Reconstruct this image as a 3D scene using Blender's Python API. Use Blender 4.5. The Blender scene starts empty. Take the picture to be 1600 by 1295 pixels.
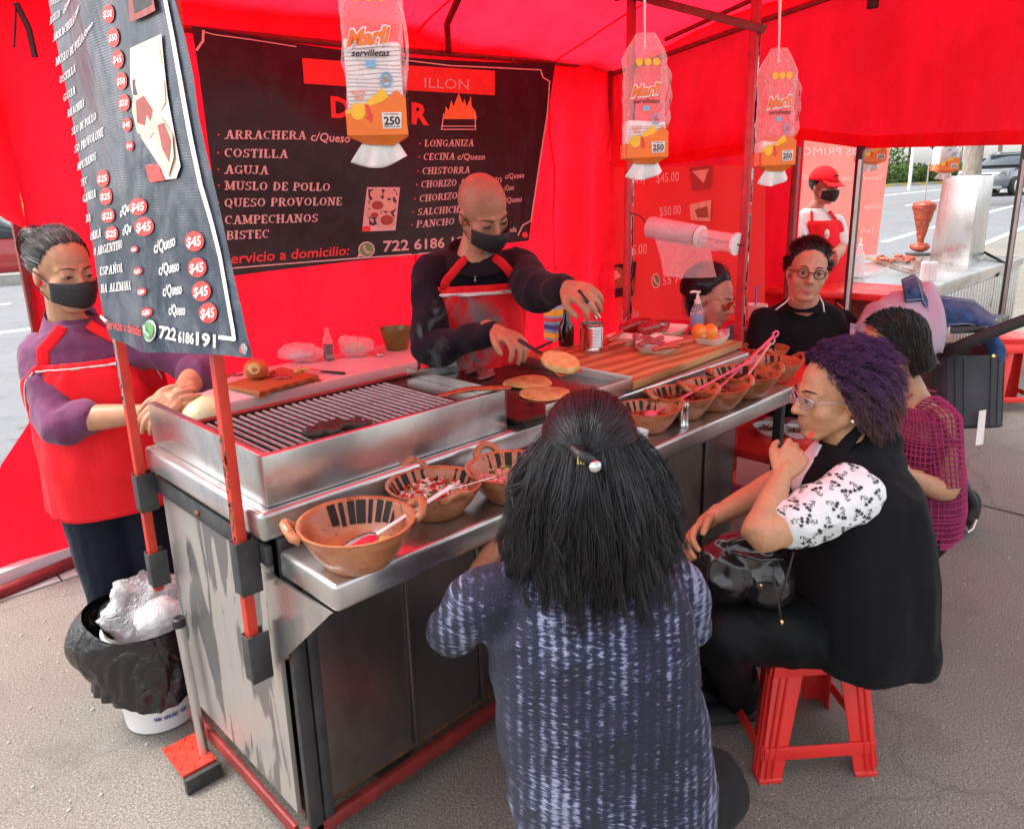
import bpy, math, random
import numpy as np
from mathutils import Vector, Matrix
from mathutils.bvhtree import BVHTree
random.seed(7); RNG = np.random.default_rng(7)
SC = bpy.context.scene; COL = SC.collection
A = np.array
def V(*a): return np.array(a, float)
def nrm(v):
    v = np.asarray(v, float); return v / (np.linalg.norm(v) + 1e-12)
# ---------------------------------------------------------------- camera, world, sun, exposure
CAM = V(-0.70039, -1.50448, 1.45213); _yaw, _pit, _rol, FPX = 0.7915267, 0.2528831, -0.0249942, 1161.46
FW = V(math.cos(_yaw) * math.cos(_pit), math.sin(_yaw) * math.cos(_pit), -math.sin(_pit))
_r = nrm(np.cross(FW, V(0, 0, 1))); _u = np.cross(_r, FW)
RT = math.cos(_rol) * _r + math.sin(_rol) * _u; UP = -math.sin(_rol) * _r + math.cos(_rol) * _u
cd = bpy.data.cameras.new('camera'); cam = bpy.data.objects.new('camera', cd); COL.objects.link(cam); SC.camera = cam
cam.matrix_world = Matrix([[RT[0], UP[0], -FW[0], CAM[0]], [RT[1], UP[1], -FW[1], CAM[1]], [RT[2], UP[2], -FW[2], CAM[2]], [0, 0, 0, 1]])
cd.sensor_width = 36; cd.sensor_fit = 'HORIZONTAL'; cd.lens = FPX / 1600 * 36; cd.shift_y = -45.5 / 1600
cd.clip_start = 0.05; cd.clip_end = 2000
W = bpy.data.worlds.new('World'); SC.world = W; W.use_nodes = True
_n = W.node_tree.nodes; _sky = _n.new('ShaderNodeTexSky'); _sky.sky_type = 'NISHITA'; _sky.sun_disc = False
SUN_EL, SUN_AZ = math.radians(60), math.radians(318)   # azimuth measured from +Y clockwise
_sky.sun_elevation = SUN_EL; _sky.sun_rotation = SUN_AZ; _sky.dust_density = 3.0; _sky.air_density = 1.0; _sky.ozone_density = 0.3
_hs = _n.new('ShaderNodeHueSaturation'); _hs.inputs['Saturation'].default_value = .22; W.node_tree.links.new(_sky.outputs[0], _hs.inputs['Color'])   # overcast: grey cloud in place of the blue
W.node_tree.links.new(_hs.outputs[0], _n['Background'].inputs[0]); _n['Background'].inputs[1].default_value = 0.15
sd = bpy.data.lights.new('sun', 'SUN'); sd.energy = 1.3; sd.angle = math.radians(25); sd.color = (1, .95, .88)
sun = bpy.data.objects.new('sun', sd); COL.objects.link(sun)
_sd = Vector((math.sin(SUN_AZ) * math.cos(SUN_EL), math.cos(SUN_AZ) * math.cos(SUN_EL), math.sin(SUN_EL)))
sun.rotation_euler = (-_sd).to_track_quat('-Z', 'Y').to_euler(); sun.location = (0, -4, 8)
vs = SC.view_settings; vs.view_transform = 'Standard'; vs.look = 'None'; vs.exposure = 1.52; vs.gamma = 1; vs.use_curve_mapping = False
SC.cycles.max_bounces = 10; SC.cycles.transparent_max_bounces = 16; SC.cycles.volume_bounces = 0
# ---------------------------------------------------------------- points in the place (from sight lines measured on the photograph)
def ray(px, py): return FW + RT * (px - 800) / FPX - UP * (py - 602) / FPX
def P(px, py, d): return CAM + ray(px, py) * d
def _on(px, py, k, v):
    r = ray(px, py); return CAM + r * (v - CAM[k]) / r[k]
def OX(px, py, v): return _on(px, py, 0, v)
def OY(px, py, v): return _on(px, py, 1, v)
def OZ(px, py, v): return _on(px, py, 2, v)
def dep(p): return float((np.asarray(p) - CAM) @ FW)
# ---------------------------------------------------------------- value noise
def vn(p, seed=0.0):
    p = np.asarray(p, float); i = np.floor(p); f = p - i; f = f * f * (3 - 2 * f); out = 0
    for a in (0, 1):
        for b in (0, 1):
            for c in (0, 1):
                h = np.sin((i[..., 0] + a) * 12.9898 + (i[..., 1] + b) * 78.233 + (i[..., 2] + c) * 37.719 + seed * 5.37) * 43758.5453
                h = h - np.floor(h)
                out = out + h * (f[..., 0] if a else 1 - f[..., 0]) * (f[..., 1] if b else 1 - f[..., 1]) * (f[..., 2] if c else 1 - f[..., 2])
    return out * 2 - 1
def fbm(p, seed=0.0, o=3):
    s, a, t = 0, 1, 0
    for k in range(o): s = s + a * vn(np.asarray(p) * 2 ** k, seed + k); t += a; a *= .5
    return s / t
# ---------------------------------------------------------------- materials
class NT:
    def __init__(s, name):
        s.m = bpy.data.materials.new(name); s.m.use_nodes = True; s.t = s.m.node_tree; s.t.nodes.clear()
        s.out = s.n('ShaderNodeOutputMaterial')
    def n(s, typ, **k):
        x = s.t.nodes.new(typ)
        for a, b in k.items(): setattr(x, a, b)
        return x
    def set(s, node, **k):
        for a, b in k.items():
            i = node.inputs[a.replace('_', ' ')]
            if hasattr(b, 'is_output'): s.t.links.new(b, i)
            else: i.default_value = b
        return node
    def l(s, a, b): s.t.links.new(a, b)
    def co(s, scale=(1, 1, 1), kind='Object', rot=(0, 0, 0)):
        c = s.n('ShaderNodeTexCoord'); m = s.n('ShaderNodeMapping'); m.inputs['Scale'].default_value = scale; m.inputs['Rotation'].default_value = rot
        s.l(c.outputs[kind], m.inputs['Vector']); return m.outputs[0]
    def noise(s, sc, co=None, detail=4, rough=.6, dist=0):
        x = s.n('ShaderNodeTexNoise'); s.set(x, Scale=sc, Detail=detail, Roughness=rough, Distortion=dist)
        s.l(co if co is not None else s.co(), x.inputs['Vector']); return x.outputs['Fac']
    def ramp(s, fac, stops, interp='LINEAR'):
        r = s.n('ShaderNodeValToRGB'); r.color_ramp.interpolation = interp; e = r.color_ramp.elements
        while len(e) < len(stops): e.new(.5)
        for k, (p, c) in enumerate(stops):
            e[k].position = p; e[k].color = (*c, 1) if hasattr(c, '__len__') else (c, c, c, 1)
        s.l(fac, r.inputs[0]); return r.outputs[0]
    def mix(s, fac, a, b, mode='MIX'):
        x = s.n('ShaderNodeMix', data_type='RGBA', blend_type=mode)
        for i, v in ((0, fac), (6, a), (7, b)):
            if hasattr(v, 'is_output'): s.l(v, x.inputs[i])
            else: x.inputs[i].default_value = v if i == 0 else (*v, 1)
        return x.outputs[2]
    def math(s, op, a, b=0.0):
        x = s.n('ShaderNodeMath', operation=op)
        for i, v in ((0, a), (1, b)):
            if hasattr(v, 'is_output'): s.l(v, x.inputs[i])
            else: x.inputs[i].default_value = v
        return x.outputs[0]
    def bump(s, h, strength=.3, dist=.01, nrm=None):
        b = s.n('ShaderNodeBump'); s.set(b, Strength=strength, Distance=dist); s.l(h, b.inputs['Height'])
        if nrm is not None: s.l(nrm, b.inputs['Normal'])
        return b.outputs[0]
    def pb(s, **k):
        b = s.n('ShaderNodeBsdfPrincipled')
        for a, v in k.items():
            i = b.inputs[a.replace('_', ' ')]
            if hasattr(v, 'is_output'): s.l(v, i)
            else: i.default_value = (*v, 1) if hasattr(v, '__len__') and len(v) == 3 and 'Radius' not in a else v
        return b.outputs[0]
    def done(s, sh): s.l(sh, s.out.inputs[0]); return s.m
MC = {}
def mat(name, col, rough=.5, metal=0, var=(6, .15), bump=None, spec=.5, coat=0, sheen=0, sss=0, scale=(1, 1, 1), trans=0, alpha=1):
    """plain procedural material: base colour with mild noise, roughness and relief"""
    if name in MC: return MC[name]
    t = NT(name); co = t.co(scale)
    c = A(col); f = t.noise(var[0], co, 5)
    bc = t.ramp(f, [(.25, tuple(np.clip(c * (1 - var[1]), 0, 1))), (.75, tuple(np.clip(c * (1 + var[1]), 0, 1)))])
    k = dict(Base_Color=bc, Metallic=metal, Specular_IOR_Level=spec, Coat_Weight=coat, Sheen_Weight=sheen, Transmission_Weight=trans, Alpha=alpha)
    k['Roughness'] = t.ramp(t.noise(var[0] * 2.3, co, 4), [(.3, max(.02, rough - .08)), (.7, min(1, rough + .08))])
    if sss: k['Subsurface_Weight'] = sss; k['Subsurface_Scale'] = .01
    if bump: k['Normal'] = t.bump(t.noise(bump[0], co, 4), bump[1], bump[2] if len(bump) > 2 else .004)
    MC[name] = t.done(t.pb(**k)); return MC[name]
def film(name, col=(1, 1, 1), alpha=.3, rough=.12, bump=(30, .6, .01)):
    """thin clear plastic film: partly see-through, shiny, crumpled"""
    if name in MC: return MC[name]
    t = NT(name); nr = t.bump(t.math('ABSOLUTE', t.math('SUBTRACT', t.noise(bump[0], t.co(), 3, .6, .8), .5)), bump[1], bump[2] * 1.6)
    p = t.pb(Base_Color=col, Roughness=rough, Normal=nr, Specular_IOR_Level=.8)
    tr = t.n('ShaderNodeBsdfTransparent'); mx = t.n('ShaderNodeMixShader')
    fr = t.n('ShaderNodeLayerWeight'); fr.inputs['Blend'].default_value = .35; t.l(nr, fr.inputs['Normal'])
    f = t.math('MINIMUM', t.math('ADD', t.math('MULTIPLY', fr.outputs['Facing'], .45), alpha), 1.0)
    t.l(f, mx.inputs[0]); t.l(tr.outputs[0], mx.inputs[1]); t.l(p, mx.inputs[2])
    MC[name] = t.done(mx.outputs[0]); return MC[name]
def cloth(name, col, tl=.5, bump=(9, .25, .02), fine=(500, .1), var=.12):
    """thin woven sheet that glows when lit from behind"""
    if name in MC: return MC[name]
    t = NT(name); c = A(col); co = t.co((1, 1, .45))
    bc = t.ramp(t.noise(3.5, co, 5), [(.3, tuple(c * (1 - var))), (.7, tuple(np.clip(c * (1 + var), 0, 1)))])
    nr = t.bump(t.noise(bump[0], co, 4, .55, .8), bump[1], bump[2]); nr = t.bump(t.noise(fine[0], None, 2), fine[1], .001, nr)
    d = t.pb(Base_Color=bc, Roughness=.62, Specular_IOR_Level=.25, Normal=nr, Sheen_Weight=.05)
    b = t.n('ShaderNodeBsdfTranslucent'); t.l(bc, b.inputs[0]); t.l(nr, b.inputs['Normal'])
    mx = t.n('ShaderNodeMixShader'); mx.inputs[0].default_value = tl; t.l(d, mx.inputs[1]); t.l(b.outputs[0], mx.inputs[2])
    MC[name] = t.done(mx.outputs[0]); return MC[name]
# ---------------------------------------------------------------- objects
def tag(o, label=None, cat=None, group=None, kind=None):
    if label: o['label'] = label
    if cat: o['category'] = cat
    if group: o['group'] = group
    if kind: o['kind'] = kind
    return o
def thing(name, loc, label, cat, group=None):
    o = bpy.data.objects.new(name, None); COL.objects.link(o); o.location = Vector([float(x) for x in loc]); o.empty_display_size = .05
    return tag(o, label, cat, group)
def link(name, me, parent=None):
    o = bpy.data.objects.new(name, me); COL.objects.link(o)
    if parent is not None:
        o.parent = parent
        if parent.parent is None: o.matrix_parent_inverse = Matrix.Translation(-parent.location)
    elif len(me.vertices):
        n = len(me.vertices); a = np.empty(n * 3); me.vertices.foreach_get('co', a); a = a.reshape(-1, 3)
        b = V((a[:, 0].min() + a[:, 0].max()) / 2, (a[:, 1].min() + a[:, 1].max()) / 2, a[:, 2].min())
        me.vertices.foreach_set('co', (a - b).ravel()); o.location = Vector(b)
    return o
def mesh_from(name, vs_, fs, mats, smooth=None, idx=None):
    me = bpy.data.meshes.new(name); me.from_pydata([tuple(map(float, v)) for v in vs_], [], fs)
    for m in (mats if isinstance(mats, (list, tuple)) else [mats]): me.materials.append(m)
    if idx is not None: me.polygons.foreach_set('material_index', idx)
    if smooth is not None:
        me.polygons.foreach_set('use_smooth', [True] * len(me.polygons))
        if smooth < 180: me.set_sharp_from_angle(angle=math.radians(smooth))
    me.update(); return me
class MB:
    def __init__(s): s.v = []; s.f = []; s.mi = []; s.k = 0
    def add(s, v, f):
        o = len(s.v); s.v.extend(np.asarray(v, float).reshape(-1, 3).tolist()); s.f.extend([[i + o for i in q] for q in f]); s.mi.extend([s.k] * len(f)); return s
    def hexa(s, p):  # 8 corners: bottom 4 ccw, top 4 ccw
        return s.add(p, [(3, 2, 1, 0), (4, 5, 6, 7), (0, 1, 5, 4), (1, 2, 6, 5), (2, 3, 7, 6), (3, 0, 4, 7)])
    def box(s, x0, x1, y0, y1, z0, z1):
        return s.hexa([(x0, y0, z0), (x1, y0, z0), (x1, y1, z0), (x0, y1, z0), (x0, y0, z1), (x1, y0, z1), (x1, y1, z1), (x0, y1, z1)])
    def bar(s, p0, p1, w, h=None, up=(0, 0, 1)):
        p0, p1 = A(p0, float), A(p1, float); h = w if h is None else h; d = nrm(p1 - p0); up = A(up, float)
        if abs(d @ nrm(up)) > .98: up = V(1, 0, 0) if abs(d[0]) < .9 else V(0, 1, 0)
        a = nrm(np.cross(d, up)) * w / 2; b = nrm(np.cross(a, d)) * h / 2
        return s.hexa([p0 - a - b, p0 + a - b, p0 + a + b, p0 - a + b, p1 - a - b, p1 + a - b, p1 + a + b, p1 - a + b])
    def obox(s, c, sz, ax):  # oriented box: centre, sizes, 3 axes
        c = A(c, float); X, Y, Z = [A(ax[i], float) * sz[i] / 2 for i in range(3)]
        return s.hexa([c - X - Y - Z, c + X - Y - Z, c + X + Y - Z, c - X + Y - Z, c - X - Y + Z, c + X - Y + Z, c + X + Y + Z, c - X + Y + Z])
    def rings(s, R, cap=(1, 1), close=True):
        R = [np.asarray(r, float) for r in R]; n = len(R[0]); v = np.concatenate(R); f = []
        for i in range(len(R) - 1):
            for j in range(n if close else n - 1):
                k = (j + 1) % n; f.append((i * n + j, i * n + k, (i + 1) * n + k, (i + 1) * n + j))
        if cap[0]: f.append(tuple(range(n - 1, -1, -1)))
        if cap[1]: f.append(tuple((len(R) - 1) * n + j for j in range(n)))
        return s.add(v, f)
    def tube(s, pts, r, n=8, cap=(1, 1), flat=1.0, ref=(0, 0, 1)):
        pts = [A(p, float) for p in pts]; r = [r] * len(pts) if np.isscalar(r) else r; R = []
        d0 = nrm(pts[1] - pts[0]); ref = A(ref, float)
        if abs(d0 @ nrm(ref)) > .95: ref = V(1, 0, 0) if abs(d0[0]) < .9 else V(0, 1, 0)
        a = nrm(np.cross(d0, ref))
        for i, p in enumerate(pts):
            d = nrm((pts[min(i + 1, len(pts) - 1)] - pts[max(i - 1, 0)])); a = nrm(a - d * (a @ d)); b = np.cross(d, a)
            R.append([p + r[i] * (math.cos(t) * a + flat * math.sin(t) * b) for t in np.arange(n) * 2 * math.pi / n])
        return s.rings(R, cap)
    def lathe(s, prof, c, n=24, ax=(0, 0, 1), cap=(1, 1), sx=1.0, ref=(1, 0, 0)):
        c = A(c, float); z = nrm(ax); ref = A(ref, float)
        if abs(z @ nrm(ref)) > .95: ref = V(0, 1, 0)
        x = nrm(ref - z * (ref @ z)); y = np.cross(z, x)
        return s.rings([[c + z * h + r * (sx * math.cos(t) * x + math.sin(t) * y) for t in np.arange(n) * 2 * math.pi / n] for r, h in prof], cap)
    def grid(s, fn, nu, nv, close=False):
        v = [fn(i / nu, j / nv) for j in range(nv + 1) for i in range(nu + 1 - (1 if close else 0))]; m = nu + 1 - (1 if close else 0)
        f = []
        for j in range(nv):
            for i in range(nu):
                a, b = i, (i + 1) % m if close else i + 1
                f.append((j * m + a, j * m + b, (j + 1) * m + b, (j + 1) * m + a))
        return s.add(v, f)
    def ell(s, c, r, ax=None, n=12, m=8):
        c = A(c, float); ax = np.eye(3) if ax is None else [A(a, float) for a in ax]; R = []
        for i in range(m + 1):
            t = math.pi * i / m; h = -math.cos(t); q = max(math.sin(t), 1e-3)
            R.append([c + ax[2] * r[2] * h + q * (ax[0] * r[0] * math.cos(u) + ax[1] * r[1] * math.sin(u)) for u in np.arange(n) * 2 * math.pi / n])
        return s.rings(R)
    def cap(s, p0, r0, p1, r1, n=12):
        p0, p1 = A(p0, float), A(p1, float); d = nrm(p1 - p0); L = np.linalg.norm(p1 - p0); pr = []
        for t in (-90, -65, -40, -15): pr.append((r0 * math.cos(math.radians(t)), r0 * math.sin(math.radians(t))))
        for t in (15, 40, 65, 90): pr.append((r1 * math.cos(math.radians(t)), L + r1 * math.sin(math.radians(t))))
        pr[0] = (1e-4, pr[0][1]); pr[-1] = (1e-4, pr[-1][1])
        return s.lathe(pr, p0, n, d)
    def limb(s, pts, n=14, sub=5, flat=1.0, ref=(0, 0, 1)):  # [(point, radius), ...] smooth tapered limb with round ends
        p = A([q[0] for q in pts], float); r = A([q[1] for q in pts], float); PP, RR = [], []
        for i in range(len(p) - 1):
            a, b, c, d = p[max(i - 1, 0)], p[i], p[i + 1], p[min(i + 2, len(p) - 1)]
            for k in range(sub):
                t = k / sub; PP.append(.5 * (2 * b + (c - a) * t + (2 * a - 5 * b + 4 * c - d) * t * t + (3 * b - a - 3 * c + d) * t ** 3)); e = t * t * (3 - 2 * t); RR.append(r[i] * (1 - e) + r[i + 1] * e)
        PP.append(p[-1]); RR.append(r[-1])
        d0, d1 = nrm(PP[1] - PP[0]), nrm(PP[-1] - PP[-2]); r0, r1 = RR[0], RR[-1]
        PP = [PP[0] - d0 * r0 * .8, PP[0] - d0 * r0 * .5] + PP + [PP[-1] + d1 * r1 * .5, PP[-1] + d1 * r1 * .8]; RR = [r0 * .35, r0 * .82] + RR + [r1 * .82, r1 * .35]
        return s.tube(PP, RR, n, flat=flat, ref=ref)
    def build(s, name, m, parent=None, smooth=35, bevel=0, solid=0, seg=2, key=None):
        if not s.f: return None
        me = mesh_from(name, s.v, s.f, m, smooth, s.mi)
        if bevel or solid:
            o = bpy.data.objects.new('tmp', me); COL.objects.link(o)
            if solid: x = o.modifiers.new('s', 'SOLIDIFY'); x.thickness = solid; x.offset = 0
            if bevel:
                x = o.modifiers.new('b', 'BEVEL'); x.width = bevel; x.segments = seg; x.limit_method = 'ANGLE'; x.angle_limit = math.radians(40)
            me2 = bpy.data.meshes.new_from_object(o.evaluated_get(bpy.context.evaluated_depsgraph_get())); bpy.data.objects.remove(o); bpy.data.meshes.remove(me); me = me2; me.name = name
            if smooth is not None:
                me.polygons.foreach_set('use_smooth', [True] * len(me.polygons))
                if smooth < 180: me.set_sharp_from_angle(angle=math.radians(smooth))
        return link(name, me, parent)
def one(name, mb, m, label, cat, group=None, **k): return tag(mb.build(name, m, None, **k), label, cat, group)
def struct(name, mb, m, **k): return tag(mb.build(name, m, None, **k), kind='structure')
def evalmesh(o):
    me = bpy.data.meshes.new_from_object(o.evaluated_get(bpy.context.evaluated_depsgraph_get())); bpy.data.objects.remove(o); return me
def remesh(mb, voxel=.006, it=3, fac=.5):
    """fuse the overlapping volumes of mb into one continuous skin; returns vertices, faces"""
    me = mesh_from('t', mb.v, mb.f, []); o = bpy.data.objects.new('t', me); COL.objects.link(o)
    x = o.modifiers.new('r', 'REMESH'); x.mode = 'VOXEL'; x.voxel_size = voxel; x.adaptivity = 0
    if it: x = o.modifiers.new('s', 'SMOOTH'); x.factor = fac; x.iterations = it
    return evalmesh(o)
def getv(me):
    a = np.empty(len(me.vertices) * 3); me.vertices.foreach_get('co', a); return a.reshape(-1, 3)
def getn(me):
    a = np.empty(len(me.vertices) * 3, np.float32); me.vertices.foreach_get('normal', a); return a.reshape(-1, 3).astype(float)
def skin_obj(name, me, m, parent, disp=None, colors=None):
    if disp is not None:
        v = getv(me); v = v + getn(me) * disp(v)[:, None]; me.vertices.foreach_set('co', v.ravel())
    me.materials.clear()
    for q in (m if isinstance(m, (list, tuple)) else [m]): me.materials.append(q)
    me.polygons.foreach_set('material_index', np.zeros(len(me.polygons), np.int32)); me.polygons.foreach_set('use_smooth', np.ones(len(me.polygons), bool)); me.update()
    if colors is not None:
        at = me.color_attributes.new('tint', 'FLOAT_COLOR', 'POINT'); c = colors(getv(me)); at.data.foreach_set('color', np.concatenate([c, np.ones((len(c), 1))], 1).astype(np.float32).ravel())
    me.name = name; return link(name, me, parent)
def copy_tree(o, loc=None, label=None, rz=None):
    c = o.copy(); COL.objects.link(c)
    if loc is not None: c.location = Vector([float(x) for x in loc])
    if label: c['label'] = label
    if rz is not None: c.rotation_euler.z = rz
    for ch in o.children:
        d = ch.copy(); COL.objects.link(d); d.parent = c
        for g in ch.children:
            e = g.copy(); COL.objects.link(e); e.parent = d
    return c
# ---------------------------------------------------------------- lettering
_TC = {}
def sans(s, bold=0.0):
    k = (s, bold)
    if k not in _TC:
        cu = bpy.data.curves.new('t', 'FONT'); cu.body = s; cu.resolution_u = 2; cu.offset = bold; cu.size = 1 / .729
        o = bpy.data.objects.new('t', cu); COL.objects.link(o); me = evalmesh(o); bpy.data.curves.remove(cu)
        v = getv(me)[:, :2]; f = [tuple(p.vertices) for p in me.polygons]; bpy.data.meshes.remove(me)
        if len(v): v = v - A([v[:, 0].min(), 0])
        _TC[k] = (v, f)
    return _TC[k]
# slab-serif capitals drawn from strokes: L x0 y0 x1 y1 w | O cx cy rx ry a0 a1 w | S x y (foot)
_T, _H = .2, .11
G = {'A': (.86, ['L .2 0 .44 1 .11', 'L .46 1 .7 0 .2', 'L .27 .36 .6 .36 .1', 'S .17 0', 'S .7 0']), 'B': (.74, ['L .2 0 .2 1 .2', 'O .36 .74 .22 .2 -90 90 .17', 'O .36 .27 .26 .22 -90 90 .18', 'L .1 .05 .38 .05 .1', 'L .1 .95 .36 .95 .1', 'L .2 .52 .38 .52 .08']),
 'C': (.74, ['O .4 .5 .28 .43 55 305 .17', 'L .62 .68 .62 .98 .07']), 'D': (.8, ['L .2 0 .2 1 .2', 'O .34 .5 .32 .43 -90 90 .18', 'L .1 .05 .36 .05 .1', 'L .1 .95 .36 .95 .1']), 'E': (.7, ['L .2 0 .2 1 .2', 'L .1 .05 .62 .05 .1', 'L .1 .95 .6 .95 .1', 'L .2 .5 .48 .5 .1', 'L .6 .05 .6 .3 .08', 'L .58 .95 .58 .72 .08']),
 'G': (.8, ['O .4 .5 .28 .43 55 320 .17', 'L .64 .05 .64 .42 .17', 'L .48 .42 .76 .42 .09', 'L .62 .7 .62 .98 .07']), 'H': (.88, ['L .2 0 .2 1 .19', 'L .66 0 .66 1 .19', 'L .2 .5 .66 .5 .1', 'S .2 0', 'S .66 0', 'S .2 1', 'S .66 1']), 'I': (.42, ['L .2 0 .2 1 .2', 'S .2 0', 'S .2 1']),
 'J': (.6, ['L .38 .2 .38 1 .19', 'O .22 .24 .17 .2 180 360 .14', 'S .38 1']), 'L': (.68, ['L .2 0 .2 1 .2', 'S .2 1', 'L .1 .05 .6 .05 .1', 'L .58 .05 .58 .32 .08']), 'M': (1.02, ['L .18 0 .18 1 .11', 'L .82 0 .82 1 .2', 'L .2 1 .48 .1 .18', 'L .5 .1 .8 1 .1', 'S .18 0', 'S .82 0', 'S .14 1', 'S .86 1']),
 'N': (.88, ['L .18 0 .18 1 .11', 'L .68 0 .68 1 .12', 'L .18 1 .68 .03 .2', 'S .18 0', 'S .14 1', 'S .68 1']), 'O': (.84, ['O .41 .5 .28 .43 0 360 .18']), 'P': (.72, ['L .2 0 .2 1 .2', 'O .36 .7 .25 .24 -90 90 .17', 'L .1 .95 .38 .95 .1', 'L .2 .46 .38 .46 .09', 'S .2 0']), 'Q': (.84, ['O .41 .5 .28 .43 0 360 .18', 'L .42 .2 .7 -.14 .15']),
 'R': (.82, ['L .2 0 .2 1 .2', 'O .36 .73 .23 .21 -90 90 .17', 'L .1 .95 .38 .95 .1', 'L .2 .5 .4 .5 .09', 'L .42 .5 .66 .03 .18', 'S .2 0', 'S .7 0']), 'S': (.66, ['O .34 .72 .19 .21 40 270 .16', 'O .32 .27 .21 .22 -140 90 .17', 'L .55 .72 .55 .98 .07', 'L .1 .28 .1 .02 .07']), 'T': (.74, ['L .36 0 .36 1 .2', 'S .36 0', 'L .06 .95 .66 .95 .1', 'L .07 .95 .07 .7 .08', 'L .65 .95 .65 .7 .08']),
 'U': (.84, ['L .2 .3 .2 1 .19', 'L .66 .3 .66 1 .11', 'O .43 .3 .22 .24 180 360 .15', 'S .2 1', 'S .66 1']), 'V': (.82, ['L .16 1 .4 0 .2', 'L .42 0 .64 1 .1', 'S .16 1', 'S .64 1']), 'Z': (.7, ['L .08 .05 .62 .05 .1', 'L .08 .95 .6 .95 .1', 'L .6 .95 .1 .05 .18', 'L .6 .05 .6 .3 .07', 'L .1 .95 .1 .7 .07']), ' ': (.42, [])}
def slab(s, tr=0.0):
    if ('#' + s, tr) in _TC: return _TC[('#' + s, tr)]
    v, f, x = [], [], 0.0
    def q(pts):
        o = len(v); v.extend(pts); f.append(tuple(range(o, o + 4)))
    for ch in s:
        if ch == 'Ñ':
            w, st = G['N']; st = st + ['L .26 1.17 .62 1.2 .1']
        elif ch in G: w, st = G[ch]
        else:
            vv, ff = sans(ch, .03); o = len(v); v.extend([(a + x, b) for a, b in vv]); f.extend([tuple(i + o for i in t) for t in ff]); x += (vv[:, 0].max() if len(vv) else .3) + .1; continue
        for c in st:
            k, *n = c.split(); n = list(map(float, n))
            if k == 'L':
                a, b = A(n[:2]), A(n[2:4]); d = nrm(b - a); e = A([-d[1], d[0]]) * n[4] / 2
                if abs(d[1]) > .55: e = A([-n[4] / 2, 0]) * (1 if d[1] > 0 else -1)
                q([tuple(p + A([x, 0])) for p in (a + e, a - e, b - e, b + e)])
            elif k == 'O':
                cx, cy, rx, ry, a0, a1, w2 = n; N = max(4, int(abs(a1 - a0) / 30)); tt = np.radians(np.linspace(a0, a1, N + 1))
                for i in range(N):
                    pp = []
                    for t, sg in ((tt[i], 1), (tt[i], -1), (tt[i + 1], -1), (tt[i + 1], 1)):
                        ww = w2 * (.35 + .65 * abs(math.cos(t))) / 2; pp.append((x + cx + (rx + sg * ww) * math.cos(t), cy + (ry + sg * min(ww, .06)) * math.sin(t)))
                    q(pp)
            else: q([(x + n[0] - .17, n[1] + (.1 if n[1] < .5 else 0)), (x + n[0] - .17, n[1] - (0 if n[1] < .5 else .1)), (x + n[0] + .17, n[1] - (0 if n[1] < .5 else .1)), (x + n[0] + .17, n[1] + (.1 if n[1] < .5 else 0))])
        x += w + tr
    _TC[('#' + s, tr)] = (A(v), f); return _TC[('#' + s, tr)]
class Print:
    """flat print on a surface: shapes drawn in the sheet's own plane, carried by the sheet's folds; every line of text, picture or border is a part of the sheet's thing"""
    def __init__(s, surf, fold, normal): s.surf, s.fold, s.n, s.q, s.k, s.lv = surf, fold, A(normal, float), [], 0, 0.0
    def _put(s, m, pts, f, lift, nm):
        s.k += 1; pts = s.fold(A(pts)) + s.n * (.002 + .00002 * s.k + lift)
        if nm == 'bullet' and s.q and any(x[0] == nm and x[1] == m for x in s.q): [x[2] for x in s.q if x[0] == nm and x[1] == m][0].add(pts, f)
        else: s.q.append((nm, m, MB().add(pts, f)))
    def text(s, m, txt, p0, p1, h, font='slab', bold=.03, shear=0):
        v, f = slab(txt) if font == 'slab' else sans(txt, bold)
        if not len(v): return
        O = s.surf(*p0); w = v[:, 0].max(); X = s.surf(*p1) - O; U = s.surf(p0[0], p0[1] - h) - O; lift = np.zeros(len(v))
        if font == 'slab':   # strokes overlap: lift each a hair so no two lie in one plane
            for i, q in enumerate(f): lift[list(q)] = (i % 9) * .00003
        pts = O + np.outer((v[:, 0] + shear * v[:, 1]) / w, X) + np.outer(v[:, 1], U); s.k += 1
        s.q.append(('lettering', m, MB().add(s.fold(pts) + s.n * (.002 + .00002 * s.k + s.lv) + np.outer(lift, s.n), f)))
    def poly(s, m, pp, lift=0, nm='printed_picture'):
        if len(pp) == 4:
            p = [s.surf(*q) for q in pp]; N = 6; v = [(p[0] * (1 - i / N) + p[1] * i / N) * (1 - j / N) + (p[3] * (1 - i / N) + p[2] * i / N) * j / N for j in range(N + 1) for i in range(N + 1)]
            s._put(m, v, [(j * 7 + i, j * 7 + i + 1, j * 7 + i + 8, j * 7 + i + 7) for j in range(N) for i in range(N)], lift, nm)
        else: s._put(m, [s.surf(*p) for p in pp], [tuple(range(len(pp)))], lift, nm)
    def disc(s, m, c, rx, ry, n=18): s.poly(m, [(c[0] + rx * math.cos(t), c[1] + ry * math.sin(t)) for t in np.arange(n) * 2 * math.pi / n], s.lv, 'bullet' if rx < 3 else 'printed_disc')
    def line(s, m, pp, w):
        q = MB()
        for a, b in zip(pp[:-1], pp[1:]):
            d = nrm(A(b, float) - A(a, float)); e = A([-d[1], d[0]]) * w / 2; n0 = len(s.q); s.poly(m, [tuple(A(a) + e - d * w * .3), tuple(A(a) - e - d * w * .3), tuple(A(b) - e + d * w * .3), tuple(A(b) + e + d * w * .3)], s.lv); x = s.q.pop()[2]; q.add(x.v, x.f)
        s.q.append(('printed_line', m, q))
    def build(s, parent, names=None):
        for nm, m, mb in s.q:
            o = mb.build(nm, M[m], parent, smooth=None)
            if nm in ('bullet', 'printed_line'): o['kind'] = 'stuff'
M = {}
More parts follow.
